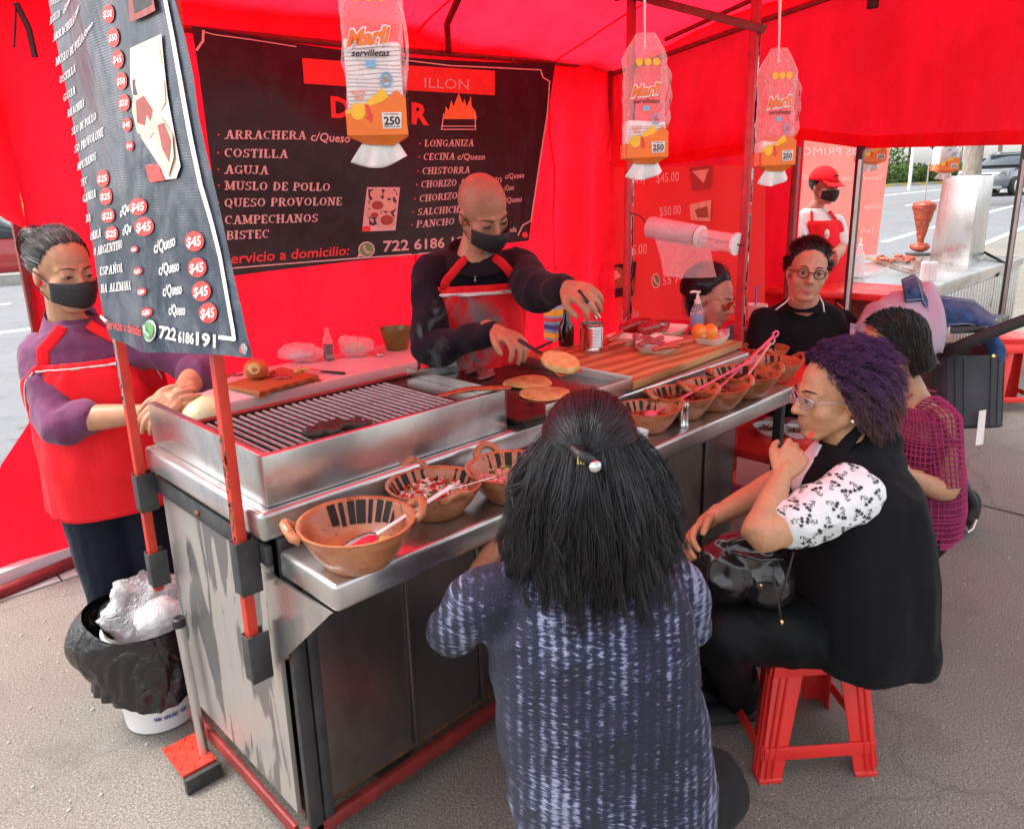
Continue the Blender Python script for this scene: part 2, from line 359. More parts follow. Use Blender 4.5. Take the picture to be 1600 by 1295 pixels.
# ================================================================ materials
M['red_cloth'] = cloth('red_cloth', (.95, .014, .042), .62, (4, .6, .05), var=.16)
M['red_cloth_wall'] = cloth('red_cloth_wall', (.93, .010, .028), .6, (3.5, .75, .06), var=.2)
M['red_paint'] = mat('red_paint', (.56, .038, .02), .42, var=(14, .22), bump=(60, .25, .003))
M['dark_red_paint'] = mat('dark_red_paint', (.2, .018, .016), .5, var=(18, .4), bump=(70, .3, .003))
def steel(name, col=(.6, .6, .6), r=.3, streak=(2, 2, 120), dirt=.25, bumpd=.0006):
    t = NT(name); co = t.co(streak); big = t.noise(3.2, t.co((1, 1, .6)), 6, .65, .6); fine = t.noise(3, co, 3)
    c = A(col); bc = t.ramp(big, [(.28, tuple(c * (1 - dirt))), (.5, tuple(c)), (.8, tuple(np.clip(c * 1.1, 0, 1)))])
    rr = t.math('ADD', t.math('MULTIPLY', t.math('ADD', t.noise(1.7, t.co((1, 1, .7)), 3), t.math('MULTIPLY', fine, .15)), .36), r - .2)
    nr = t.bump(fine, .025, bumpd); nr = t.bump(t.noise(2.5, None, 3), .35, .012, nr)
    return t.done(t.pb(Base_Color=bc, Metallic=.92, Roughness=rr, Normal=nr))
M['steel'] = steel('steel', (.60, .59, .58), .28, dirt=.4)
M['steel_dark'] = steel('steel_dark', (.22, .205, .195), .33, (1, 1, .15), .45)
M['steel_cut'] = mat('steel_cut', (.7, .7, .69), .2, 1, var=(20, .1))
M['angle_iron'] = mat('angle_iron', (.06, .062, .064), .5, .5, var=(12, .5), bump=(50, .3, .003))
M['rust'] = mat('rust', (.16, .07, .03), .85, .1, var=(30, .5), bump=(90, .6, .004))
def streaky():  # end panel: dull sheet steel with dark hanging runs of grime
    t = NT('streaky'); f = t.noise(6.5, t.co((.2, 1.5, .34)), 5, .55, .9); g = t.noise(28, t.co((1, 1, .25)), 4)
    m = t.ramp(f, [(.52, 0.0), (.56, 1.0)]); bc = t.mix(m, (.52, .5, .47), (.2, .21, .22)); bc = t.mix(t.math('MULTIPLY', g, .35), bc, (.3, .28, .25))
    rr = t.math('ADD', t.math('MULTIPLY', m, -.14), .46)
    return t.done(t.pb(Base_Color=bc, Metallic=.75, Roughness=rr, Normal=t.bump(g, .2, .003)))
M['streaky'] = streaky()
M['soot'] = mat('soot', (.018, .016, .015), .8, 0, var=(25, .4), bump=(60, .5, .004))
M['grate'] = mat('grate', (.46, .46, .47), .42, .35, var=(30, .3))
def gridle_m():
    t = NT('griddle'); f = t.noise(7, None, 6, .65, .8)
    return t.done(t.pb(Base_Color=t.ramp(f, [(.3, (.03, .02, .018)), (.55, (.09, .05, .04)), (.75, (.05, .025, .02))]), Metallic=.5, Roughness=t.ramp(f, [(.3, .12), (.7, .34)]), Normal=t.bump(t.noise(45, None, 4), .15, .002)))
M['griddle'] = gridle_m()
def wood(name, a, b, co, sc=9, dist=2.4, rough=.5):
    t = NT(name); w = t.n('ShaderNodeTexWave', wave_type='BANDS', bands_direction='Y'); t.set(w, Scale=sc, Distortion=dist, Detail=3.0, Detail_Scale=.7); t.l(t.co(co), w.inputs['Vector'])
    f = t.math('ADD', t.math('MULTIPLY', w.outputs['Fac'], .75), t.math('MULTIPLY', t.noise(60, t.co(co), 4), .3))
    return t.done(t.pb(Base_Color=t.ramp(f, [(.1, a), (.5, tuple((A(a) + A(b)) / 2)), (.85, b)]), Roughness=rough, Normal=t.bump(f, .15, .002)))
M['wood'] = wood('wood', (.3, .13, .042), (.56, .33, .13), (.5, 1.6, 1), 2.6, 7.0)
M['wood_old'] = wood('wood_old', (.3, .11, .035), (.5, .22, .07), (1, 3, 1), 7, 3)
def terracotta():
    t = NT('terracotta'); f = t.noise(14, None, 5)
    bc = t.ramp(f, [(.3, (.32, .10, .035)), (.7, (.52, .2, .08))]); bc = t.mix(t.ramp(t.noise(55, None, 3), [(.62, 0.0), (.68, .75)]), bc, (.07, .03, .02))
    return t.done(t.pb(Base_Color=bc, Roughness=.34, Coat_Weight=.45, Coat_Roughness=.15, Normal=t.bump(t.noise(30, t.co((1, 1, 4)), 3), .22, .003)))
M['terracotta'] = terracotta()
M['glaze_dark'] = mat('glaze_dark', (.018, .011, .009), .42, 0, var=(30, .5), spec=.25)
M['white_plastic'] = mat('white_plastic', (.78, .77, .75), .4, var=(5, .05), bump=(20, .1, .003))
M['table_white'] = mat('table_white', (.7, .69, .68), .42, var=(6, .1), bump=(160, .25, .001))
M['red_plastic'] = mat('red_plastic', (.78, .03, .025), .33, var=(8, .1), bump=(90, .08, .001), coat=.15)
M['black_plastic'] = mat('black_plastic', (.015, .015, .016), .4, var=(10, .3), bump=(80, .1, .001))
M['black_rubber'] = mat('black_rubber', (.02, .02, .021), .75, var=(20, .3), bump=(100, .2, .002))
M['blue_plastic'] = mat('blue_plastic', (.04, .19, .68), .35, var=(8, .1))
M['pink_plastic'] = mat('pink_plastic', (.72, .13, .22), .35, var=(8, .1))
M['foam'] = mat('foam', (.8, .77, .68), .55, var=(10, .05), bump=(200, .1, .001))
M['paper'] = mat('paper', (.86, .85, .84), .8, var=(10, .04), bump=(25, .35, .006))
M['clear_film'] = film('clear_film', (.95, .9, .9), .12, .1, (22, .7, .02))
M['milky_film'] = film('milky_film', (.9, .82, .84), .34, .16, (14, .6, .02))
M['bag_clear'] = film('bag_clear', (.93, .92, .95), .24, .12, (16, .9, .03))
M['black_bag'] = mat('black_bag', (.011, .011, .012), .27, var=(10, .3), bump=(13, .55, .03), spec=.55)
def crumple(name, col, rough, scale=8):
    t = NT(name); r1 = t.math('ABSOLUTE', t.math('SUBTRACT', t.noise(scale, t.co(), 2, .5, 1.2), .5)); r2 = t.math('ABSOLUTE', t.math('SUBTRACT', t.noise(scale * 3.1, t.co(), 2, .5, .8), .5)); h = t.math('ADD', r1, t.math('MULTIPLY', r2, .35))
    return t.done(t.pb(Base_Color=col, Roughness=rough, Specular_IOR_Level=.6, Normal=t.bump(h, .6, .05)))
M['black_bag'] = crumple('black_bag2', (.010, .010, .011), .24, 6)
M['glass_clear'] = mat('glass_clear', (.95, .97, .97), .04, trans=.9, var=(3, .01))
M['cola'] = mat('cola', (.03, .006, .004), .06, var=(5, .2), coat=.8)
M['sauce_black'] = mat('sauce_black', (.012, .008, .008), .08, var=(5, .2), coat=.6)
M['blue_gel'] = mat('blue_gel', (.3, .5, .85), .1, var=(5, .1))
def pave(name, a, b, grain=210, seam=None, crack=1.0):
    t = NT(name); big = t.noise(.9, None, 5); g = t.noise(grain, None, 4, .75); st = t.noise(2.6, None, 6, .7); st2 = t.noise(1.3, t.co((1, 1, 1), rot=(0, 0, 1)), 7, .75, 1.2)
    bc = t.ramp(g, [(.34, tuple(A(a) * .3)), (.48, a), (.66, b)]); bc = t.mix(t.ramp(big, [(.35, .0), (.7, .4)]), bc, tuple(A(a) * .55)); bc = t.mix(t.ramp(st, [(.55, 0.0), (.75, .55)]), bc, tuple(A(a) * .4)); bc = t.mix(t.ramp(st2, [(.6, 0.0), (.66, .45)]), bc, (.06, .05, .042))
    bc = t.mix(t.ramp(t.noise(75, None, 2), [(.7, 0.0), (.74, .8)]), bc, (.66, .64, .6)); bc = t.mix(t.ramp(t.noise(48, t.co(rot=(0, 0, 2)), 2), [(.72, 0.0), (.75, .8)]), bc, (.05, .04, .035))
    v = t.n('ShaderNodeTexVoronoi', feature='DISTANCE_TO_EDGE'); wv = t.n('ShaderNodeVectorMath', operation='ADD'); nz = t.n('ShaderNodeTexNoise'); t.set(nz, Scale=3.0, Detail=6.0); c0 = t.co((.55, .55, .55)); t.l(c0, nz.inputs['Vector']); t.l(c0, wv.inputs[0]); sc = t.n('ShaderNodeVectorMath', operation='SCALE'); sc.inputs['Scale'].default_value = .35; t.l(nz.outputs['Color'], sc.inputs[0]); t.l(sc.outputs[0], wv.inputs[1]); t.l(wv.outputs[0], v.inputs['Vector']); t.set(v, Scale=.9)
    ck = t.math('MULTIPLY', t.ramp(v.outputs['Distance'], [(.002, 1.0), (.006, 0.0)]), crack * .75); bc = t.mix(ck, bc, (.045, .04, .035))
    h = t.math('SUBTRACT', t.math('ADD', g, t.math('MULTIPLY', t.noise(70, None, 3), .7)), ck)
    return t.done(t.pb(Base_Color=bc, Roughness=.88, Normal=t.bump(h, .65, .007)))
M['pavement'] = pave('pavement', (.205, .187, .162), (.44, .41, .36), 150, crack=.3)
M['asphalt'] = pave('asphalt', (.2, .21, .225), (.27, .28, .295), 120, crack=.3)
M['kerb'] = mat('kerb', (.42, .41, .39), .85, var=(8, .2), bump=(40, .4, .004))
M['road_white'] = mat('road_white', (.8, .8, .78), .7, var=(12, .1))
M['kerb_yellow'] = mat('kerb_yellow', (.62, .45, .08), .75, var=(10, .25))
M['scrap'] = mat('scrap', (.45, .43, .4), .8, var=(20, .4)); M['hedge'] = mat('hedge', (.075, .13, .025), .65, var=(3, .5)); M['leaf_dark'] = mat('leaf_dark', (.035, .07, .022), .6, var=(2, .5)); M['leaf_light'] = mat('leaf_light', (.12, .17, .05), .6, var=(2, .4))
M['bark'] = mat('bark', (.3, .25, .2), .9, var=(12, .35), bump=(30, .6, .02), scale=(1, 1, .3))
M['wall_grey'] = mat('wall_grey', (.3, .29, .28), .85, var=(2, .2)); M['wall_pale'] = mat('wall_pale', (.72, .72, .72), .8, var=(2, .1)); M['glass_dark'] = mat('glass_dark', (.03, .04, .05), .08, var=(3, .2), coat=.5)
M['orange_paint'] = mat('orange_paint', (.75, .2, .03), .6, var=(6, .15))
for k, c, r in (('ink_white', (.8, .78, .76), .55), ('ink_red', (.78, .055, .045), .5), ('ink_green', (.16, .4, .15), .5), ('ink_pale', (.72, .6, .55), .5), ('ink_meat', (.36, .07, .06), .5), ('ink_bun', (.72, .58, .42), .5), ('ink_dark', (.06, .045, .045), .5), ('ink_orange', (.85, .2, .02), .45), ('ink_yellow', (.9, .55, .03), .45), ('ink_black', (.015, .015, .018), .5), ('ink_blue', (.2, .5, .75), .5), ('ink_grey', (.42, .42, .43), .5), ('ink_navy', (.05, .09, .35), .6), ('ink_fire', (.85, .3, .08), .5), ('ink_brown', (.3, .15, .07), .5)):
    M[k] = mat(k, c, r, var=(26, .12))
def vinyl(name, col, wear, tl=0.0, scr=(30, 30, 4), rough=.35, fold=.3):  # printed banner sheet: gloss, folds, scuffed reinforcement weave
    t = NT(name); w = t.n('ShaderNodeTexWave', bands_direction='Z'); t.set(w, Scale=58.0, Distortion=2.0, Detail=2.0); t.l(t.co(), w.inputs['Vector'])
    s = t.noise(7, t.co(), 6, .7, .5); s2 = t.noise(4, t.co(scr), 5, .7); m = t.math('MULTIPLY', t.ramp(s, [(.45, 0.0), (.72, 1.0)]), t.ramp(w.outputs['Fac'], [(.5, .15), (.9, 1.0)]))
    m = t.math('MINIMUM', t.math('ADD', t.math('MULTIPLY', m, wear), t.ramp(s2, [(.7, 0.0), (.78, wear * .6)])), 1.0)
    bc = t.mix(m, col, (.55, .57, .6)); nr = t.bump(t.noise(3.2, t.co((1, 1, .5)), 3, .5, .8), fold, .05); nr = t.bump(w.outputs['Fac'], .06, .001, nr)
    return t.done(t.pb(Base_Color=bc, Roughness=rough, Specular_IOR_Level=.42, Normal=nr))
M['vinyl_black'] = vinyl('vinyl_black', (.016, .009, .013), .07, rough=.4)
M['vinyl_blue'] = vinyl('vinyl_blue', (.022, .036, .06), .5, rough=.34, fold=.55)
M['vinyl_red'] = cloth('vinyl_red', (.82, .13, .12), .4, (4, .2, .02), var=.06)
M['vinyl_far'] = cloth('vinyl_far', (.85, .2, .17), .5, (2, .2, .03), var=.06)
# ================================================================ ground, road, street
GZ = -.24
def gz(x, y=0): return GZ + 1.775 * (1 - math.exp(-max(0.0, x - 7.0) / 23.5))
def ground_fn(x0, x1, y0, y1, dz, n=(60, 6)):
    mb = MB(); xs = [x0 + (x1 - x0) * (i / n[0]) ** 1.6 for i in range(n[0] + 1)]
    mb.grid(lambda u, v: (xs[round(u * n[0])], y0 + (y1 - y0) * v, gz(xs[round(u * n[0])]) + dz), n[0], n[1]); return mb
struct('ground', ground_fn(-300, 400, -300, 400, -.2, (120, 4)), M['pavement'], smooth=180)
struct('pavement', ground_fn(-14, 260, -12, 2.2, 0, (90, 6)), M['pavement'], smooth=180)
mb = MB()
for i in range(60):
    x = -6 + i * 1.2; mb.hexa([(x, 2.2, gz(x) - .15), (x + 1.19, 2.2, gz(x + 1.19) - .15), (x + 1.19, 2.36, gz(x + 1.19) - .15), (x, 2.36, gz(x) - .15), (x, 2.2, gz(x) + .008), (x + 1.19, 2.2, gz(x + 1.19) + .008), (x + 1.19, 2.36, gz(x + 1.19) + .005), (x, 2.36, gz(x) + .005)])
struct('kerb', mb, M['kerb'])
struct('road', ground_fn(-60, 300, 2.36, 19, -.12, (90, 4)), M['asphalt'], smooth=180)
mb = MB()
def dash(x0, x1, y, w=.16):
    n = max(1, int((x1 - x0) / 4)); xs = np.linspace(x0, x1, n + 1)
    for a, b in zip(xs[:-1], xs[1:]): mb.add([(a, y, gz(a) - .116), (b, y, gz(b) - .116), (b, y + w, gz(b) - .116), (a, y + w, gz(a) - .116)], [(0, 1, 2, 3)])
for k in range(9): dash(9 + k * 7.5, 13.6 + k * 7.5, 4.3)
for k in range(9): dash(12 + k * 8, 17 + k * 8, 7.6)
dash(-20, 110, 11.4, .2)
for k in range(8): dash(-9 + k * 7.5, -5 + k * 7.5, 15.2)
struct('road_marking', mb, M['road_white'], smooth=None)
# seam in the paving on the customers' side
mb = MB()
for a, b in (((1535, 790), (1600, 806)), ((1600, 806), (1760, 846))):
    p, q = OZ(*a, GZ), OZ(*b, GZ); d = nrm(q - p); e = np.cross(d, V(0, 0, 1)) * .006
    mb.add([p - e + V(0, 0, .004), q - e + V(0, 0, .004), q + e + V(0, 0, .004), p + e + V(0, 0, .004)], [(0, 1, 2, 3)])
struct('paving_seam', mb, M['soot'], smooth=None)
# far side of the road: median kerb with yellow blocks, hedge, lamp pole, trees, building
FX = 44.0
def fp(px, py, d): return P(px, py, d)
mb = MB(); my = MB()
for i in range(46):
    x = 20 + i * 2.0; (my if i % 2 else mb).box(x, x + 1.97, 19.0, 19.3, gz(x) - .12, gz(x) + .1)
kb = one('median_kerb', mb, M['kerb'], 'low kerb of grey and yellow blocks along the far side of the road', 'kerb'); my.build('yellow_block', M['kerb_yellow'], kb, smooth=None)
mb = MB()
for i in range(26): x = 8 + i * 4; mb.add([(x, 19.3, gz(x) - .02), (x + 4, 19.3, gz(x + 4) - .02), (x + 4, 60, gz(x + 4) - .02), (x, 60, gz(x) - .02)], [(0, 1, 2, 3)])
struct('median', mb, M['hedge'], smooth=None)
def leaves(mb, c, r, n, sz, seed=0):
    rg = np.random.default_rng(seed)
    for _ in range(n):
        d = rg.normal(size=3); d /= np.linalg.norm(d); p = A(c) + d * A(r) * rg.uniform(.55, 1.05) ** .6 * (1 + .25 * vn(d[None] * 2.2, seed)[0]); a = nrm(rg.normal(size=3)); b = nrm(np.cross(a, rg.normal(size=3))); s = sz * rg.uniform(.6, 1.3)
        mb.add([p - a * s, p + b * s * .5, p + a * s, p - b * s * .5], [(0, 1, 2, 3)])
mb = MB()
for i in range(20):
    x = 40 + i * 2.6; leaves(mb, (x, 20.6, gz(x) + .75), (1.7, .8, .85), 420, .17, i)
one('hedge', mb, M['hedge'], 'long clipped green hedge beyond the road', 'hedge', smooth=None)
mb = MB(); c = P(1448, 255, 60); leaves(mb, (c[0], 22, gz(c[0]) + 1.7), (2.2, 1.3, 1.3), 700, .17, 77)
one('round_bush', mb, M['hedge'], 'rounded bright green bush rising above the clipped hedge', 'bush', smooth=None)
def tree(x, y, h, r, label, m, seed, trunk=.2, n=2600):
    t = thing('tree', (x, y, gz(x)), label, 'tree', 'trees along the far side of the road'); z = gz(x); q = MB()
    q.limb([(V(x, y, z - .2), trunk), (V(x + .1, y, z + h * .4), trunk * .75), (V(x, y + .1, z + h * .8), trunk * .4)], 9)
    for k in range(5): a = k * 1.3 + seed; q.limb([(V(x + .05, y, z + h * .45), trunk * .4), (V(x + math.cos(a) * r * .6, y + math.sin(a) * r * .6, z + h * .75), trunk * .15)], 6)
    q.build('trunk', M['bark'], t, smooth=180); q = MB(); rg = random.Random(seed)
    for k in range(9): leaves(q, (x + rg.uniform(-.55, .55) * r, y + rg.uniform(-.5, .5) * r, z + h * rg.uniform(.6, 1.02)), (r * .55, r * .55, r * .42), n // 9, .3, seed * 10 + k)
    q.build('crown', m, t, smooth=None)
tree(*P(1420, 250, 74)[:2], 9, 5.2, 'dark broad tree behind the clipped hedge', M['leaf_dark'], 1)
tree(*P(1560, 250, 60)[:2], 9, 5.4, 'tree with the brightest leaves above the parked grey car', M['leaf_light'], 2)
tree(*P(1500, 250, 84)[:2], 10, 6.0, 'tall dark tree at the far end of the street', M['leaf_dark'], 3)
tree(*P(1380, 250, 66)[:2], 9, 4.8, 'dark tree close beside the grey building', M['leaf_dark'], 5)
t = P(1519, 262, 24); z0 = gz(t[0]) - .12; q = MB(); q.limb([(V(t[0], t[1], z0), .33), (V(t[0], t[1], z0 + 2), .27), (V(t[0] + .1, t[1], z0 + 6), .24)], 12)
tt = thing('tree', (t[0], t[1], z0), 'pale bare tree trunk beside the parked cars, its crown out of sight', 'tree', 'trees along the far side of the road'); q.build('trunk', M['bark'], tt, smooth=180)
q = MB()
for k in range(6): leaves(q, (t[0] + math.cos(k) * 1.6, t[1] + math.sin(k) * 1.6, z0 + 7.5), (1.8, 1.8, 1.2), 260, .3, 50 + k)
q.build('crown', M['leaf_dark'], tt, smooth=None)
# building far behind the hedge
b = thing('building', (40, 36, gz(40)), 'low grey building with dark windows behind the hedge', 'building'); q = MB(); q.box(28, 66, 36, 46, GZ, 11); q.build('wall', M['wall_grey'], b, smooth=None)
wm = MB(); wm.box(0, 2.2, -.06, 0, 0, 2.4); wme = None
for i in range(10):
    for j in range(3):
        if wme is None: o = wm.build('window', M['glass_dark'], b, smooth=None); wme = o.data
        else: o = link('window', wme, b)
        o.location = (29 + i * 3.2, 35.998, 2.2 + j * 3.0)
q = MB(); q.box(36, 37.2, 35.6, 35.98, 0, 7); q.build('orange_column', M['orange_paint'], b, smooth=None)
p = P(1424, 260, 40); q = MB(); q.tube([(p[0], p[1], gz(p[0]) - .1), (p[0], p[1], gz(p[0]) + 7)], .09, 8); q.tube([(p[0], p[1], gz(p[0]) + 6.9), (p[0] - 1.2, p[1] - .6, gz(p[0]) + 7.1)], .05, 6)
one('street_lamp', q, M['wall_pale'], 'slim pale pole standing in front of the hedge', 'lamp post')
# left: far kerb, wall and fence seen past the edge of the tarp
q = MB(); q.box(-16, 7.4, 19.3, 20.2, GZ - .2, GZ + .12); one('far_kerb', q, M['kerb'], 'pale kerb across the road behind the purple-shirted woman', 'kerb')
f = thing('fence', (-2, 27, 0), 'yellow and white barrier far across the road', 'fence')
q = MB(); q.box(-9, 9, 27, 27.1, GZ, 1.1); q.build('panel', M['wall_pale'], f)
for i in range(16): q = MB(); x = -9 + i * 1.15; q.box(x, x + 1.08, 26.9, 26.99, 1.15, 1.8); q.build('board', M['kerb_yellow'], f)
# ---------------------------------------------------------------- cars
def car(loc, yaw, m, label, s=1.0, rings=False, plate=True):
    """estate-shaped car, front at local -X; own place and heading"""
    root = thing('parked_car', loc, label, 'car', 'cars in the street'); ca, sa = math.cos(yaw), math.sin(yaw)
    T = lambda p: [(loc[0] + s * (ca * x - sa * y), loc[1] + s * (sa * x + ca * y), loc[2] + s * z) for x, y, z in p]
    def ringsof(st):
        R = []
        for x, hw, zb, zt, tum in st:
            hw2 = hw * tum; R.append(T([(x, -hw * .93, zb), (x, -hw, zb + .16), (x, -hw, zb + (zt - zb) * .6), (x, -hw2, zt - .05), (x, -hw2 * .86, zt), (x, hw2 * .86, zt), (x, hw2, zt - .05), (x, hw, zb + (zt - zb) * .6), (x, hw, zb + .16), (x, hw * .93, zb)]))
        return R
    q = MB(); q.rings(ringsof([(-2.3, .72, .38, .78, .9), (-2.2, .86, .28, .92, .92), (-1.7, .93, .24, 1.0, .92), (-1.0, .94, .24, 1.06, .93), (.2, .95, .24, 1.07, .94), (1.7, .94, .26, 1.08, .93), (2.2, .88, .3, 1.02, .93), (2.32, .78, .42, .92, .9)])); q.build('body', m, root, smooth=50, bevel=0)
    q = MB(); q.rings(ringsof([(-1.05, .86, 1.0, 1.06, .9), (-.3, .85, 1.0, 1.56, .74), (.3, .85, 1.0, 1.64, .74), (1.3, .84, 1.0, 1.62, .74), (2.0, .82, 1.0, 1.3, .82), (2.15, .8, 1.0, 1.06, .9)])); q.build('cabin', M['glass_dark'], root, smooth=50)
    q = MB(); q.rings([T([(-.32, -.6, 1.57), (-.32, .6, 1.57), (-.32, .6, 1.6), (-.32, -.6, 1.6)]), T([(.3, -.63, 1.64), (.3, .63, 1.64), (.3, .63, 1.68), (.3, -.63, 1.68)]), T([(1.35, -.62, 1.62), (1.35, .62, 1.62), (1.35, .62, 1.655), (1.35, -.62, 1.655)])]); q.build('roof', m, root, smooth=40)
    q = MB()
    for yy in (-.62, .62): q.bar(T([(-.2, yy, 1.71)])[0], T([(1.4, yy, 1.7)])[0], .04 * s)
    q.build('roof_rail', M['steel_cut'], root)
    for xx in (-1.45, 1.4):
        for yy in (-.93, .93):
            ax = A(T([(0, 1, 0)])[0]) - A(T([(0, 0, 0)])[0]); c = A(T([(xx, yy, .35)])[0]); q = MB(); q.lathe([(.2 * s, -.1 * s), (.34 * s, -.1 * s), (.36 * s, -.06 * s), (.36 * s, .06 * s), (.34 * s, .1 * s), (.2 * s, .1 * s)], c, 22, ax); w = q.build('wheel', M['black_rubber'], root)
            q = MB(); q.lathe([(.21 * s, -.11 * s), (.23 * s, -.105 * s), (.23 * s, .105 * s), (.21 * s, .11 * s)], c, 20, ax); q.build('rim', M['steel_cut'], w)
    q = MB(); q.hexa(T([(-2.34, -.36, .46), (-2.34, .36, .46), (-2.26, .36, .46), (-2.26, -.36, .46), (-2.31, -.42, .84), (-2.31, .42, .84), (-2.2, .42, .84), (-2.2, -.42, .84)])); g = q.build('grille', M['black_plastic'], root)
    q = MB()
    for k in range(5): q.bar(T([(-2.345 + .006 * k, -.37, .52 + .06 * k)])[0], T([(-2.345 + .006 * k, .37, .52 + .06 * k)])[0], .016 * s)
    q.build('grille_bar', M['steel_cut'], g)
    if rings:
        q = MB()
        for k in range(4):
            c = (-2.36, -.135 + .09 * k, .72); q.tube(T([(c[0], c[1] + .055 * math.cos(a), c[2] + .055 * math.sin(a)) for a in np.linspace(0, 2 * math.pi, 17)]), .009, 6)
        q.build('emblem', M['steel_cut'], g)
    for yy in (-1, 1):
        q = MB(); q.hexa(T([(-2.24, yy * .48 - .0, .72), (-2.02, yy * .9, .74), (-2.0, yy * .88, .76), (-2.1, yy * .48, .76), (-2.24, yy * .48, .88), (-2.06, yy * .88, .9), (-1.9, yy * .86, .93), (-2.1, yy * .48, .9)])); q.build('headlight', M['glass_clear'], root)
        q = MB(); q.hexa(T([(-1.0, yy * 1.02 - .08, 1.04), (-.84, yy * 1.02 - .08, 1.04), (-.84, yy * 1.02 + .08, 1.04), (-1.0, yy * 1.02 + .08, 1.04), (-1.0, yy * 1.02 - .08, 1.18), (-.86, yy * 1.02 - .08, 1.18), (-.86, yy * 1.02 + .08, 1.18), (-1.0, yy * 1.02 + .08, 1.18)])); q.build('mirror', m, root, bevel=.02)
    q = MB(); q.hexa(T([(-2.37, -.24, .4), (-2.37, .24, .4), (-2.35, .24, .4), (-2.35, -.24, .4), (-2.37, -.24, .54), (-2.37, .24, .54), (-2.35, .24, .54), (-2.35, -.24, .54)])); q.build('licence_plate', M['white_plastic'], root)
    q = MB(); q.hexa(T([(-2.33, -.75, .26), (-2.33, .75, .26), (-2.2, .8, .26), (-2.2, -.8, .26), (-2.34, -.75, .34), (-2.34, .75, .34), (-2.2, .82, .36), (-2.2, -.82, .36)])); q.build('bumper', M['steel_cut'], root)
    return root
M['car_grey'] = mat('car_grey', (.16, .18, .2), .2, .4, var=(3, .1), coat=1); M['car_silver'] = mat('car_silver', (.5, .52, .54), .25, .5, var=(3, .1), coat=1); M['car_red'] = mat('car_red', (.4, .02, .025), .22, .1, var=(3, .1), coat=1)
def cp(px, py, d): p = P(px, py, d); return V(p[0], p[1], gz(p[0]) - .12)
car(cp(1566, 318, 31), math.radians(-10), M['car_grey'], 'dark grey car with four ring emblem facing the food stalls', rings=True)
car(cp(1548, 292, 42), math.radians(-10), M['car_silver'], 'silver car parked behind the dark grey one by the pale trunk')
car(cp(1592, 288, 52), math.radians(-10), M['car_silver'], 'small silver car farthest up the street')
car(cp(-22, 412, 18.5), math.radians(176), M['car_red'], 'red car passing behind the edge of the red tarp')
# ================================================================ the stall: canopy, walls, posts
YB, XR = 2.3, 4.2
can = thing('market_canopy', (2.1, .9, GZ), 'red cloth market canopy with red cloth back wall and side valance on steel tubes', 'canopy')
def wall_fold(p):   # hanging folds of the back wall
    p = np.asarray(p, float); return .06 * fbm(np.stack([p[..., 0] * 1.3, p[..., 2] * .5 + p[..., 0] * .5, p[..., 0] * 0], -1), 3) + .012 * (1 - 3 * np.abs(fbm(np.stack([p[..., 0] * 2.6 + p[..., 2] * .9, p[..., 2] * .7 - p[..., 0] * .4, p[..., 0] * 0], -1), 7, 2)))
def bw(u, v):
    xl = np.interp(v, [0, .03, .137, .2, .263, .33, .617, .68, .75, 1], [-.26, -.25, -.2, -.12, .03, .09, .15, .13, -.1, -.15]); x = xl + (XR + .02 - xl) * u; z = GZ + .03 + (2.46 - GZ) * v
    y = YB + float(wall_fold(V(x, 0, z))) + .05 * (1 - u) ** 8
    if x > 3.3: y -= .13 * abs(math.sin((x - 3.3) * 8 + (1 - v) * 1.6)) ** 1.5 * min(1, (x - 3.3) * 2.2) * (1.15 - .6 * v)
    return (x, y, z)
MB().grid(bw, 170, 60).build('back_wall', M['red_cloth_wall'], can, smooth=180)
def fl(u, v):   # loose flap folded outward at the upper end of the back wall
    z = 2.35 - 1.0 * v; w = .62 * (1 - v) ** .8; x = .12 - w * u; return (x, YB - .03 - .05 * math.sin(u * 3) - .03 * v, z - .3 * u * (1 - v))
MB().grid(fl, 12, 16).build('loose_flap', M['red_cloth_wall'], can, smooth=180)
def roofz(x, y): u = (x + .4) / (XR + .45); t = (y - .75) / 1.6; return 2.72 - .36 * t * t - .1 * (2 * u - 1) ** 2
def roof(u, v):
    x = -.4 + (XR + .45) * u; y = -.85 + (YB + .95) * v; t = (y - .75) / 1.6; z = roofz(x, y) + .03 * float(fbm(V(x * 1.4, y * 1.4, 0), 5)) + .012 * (1 - 3 * abs(float(fbm(V(x * 2.2 + y, y * 1.2, 3), 8, 2)))) - .03 * math.sin(math.pi * ((x * 1.0) % 1.0)) ** 2
    z -= .05 * abs(math.sin(u * math.pi * 3)) ** 2 * 0
    return (x, y, z)
MB().grid(roof, 110, 70).build('roof', M['red_cloth'], can, smooth=180)
def val(y, z, k=0):
    return XR + .02 + .055 * float(fbm(V(y * 1.7, z * .7, k), 9)) + .012 * math.sin(y * 5) + .014 * (1 - 3 * abs(float(fbm(V(y * 3.4 + z, z * .8, 2), 4, 2))))
def valance(u, v):
    y = -1.0 + (YB + .95) * u; z0 = np.interp(y, [-1, -.5, .36, .75, 1.15, 1.7, 2.3], [1.63, 1.635, 1.665, 1.74, 1.675, 1.635, 1.6]); z1 = roofz(XR, y) + .02; z = z1 + (z0 - z1) * v
    return (val(y, z), y, z)
MB().grid(valance, 110, 30).build('valance', M['red_cloth_wall'], can, smooth=180)
def hem(a, b):
    def f(u, v):
        y = -1.0 + (YB + .95) * u; z0 = np.interp(y, [-1, -.5, .36, .75, 1.15, 1.7, 2.3], [1.63, 1.635, 1.665, 1.74, 1.675, 1.635, 1.6]); z = (z0 if a == 0 else 2.2) + (b if v else 0) + (.0 if a == 0 else .1 * (y < 9))
        return (val(y, z) - .006, y, z)
    return f
MB().grid(hem(0, .075), 70, 1).build('hem', M['red_cloth_wall'], can, smooth=180)
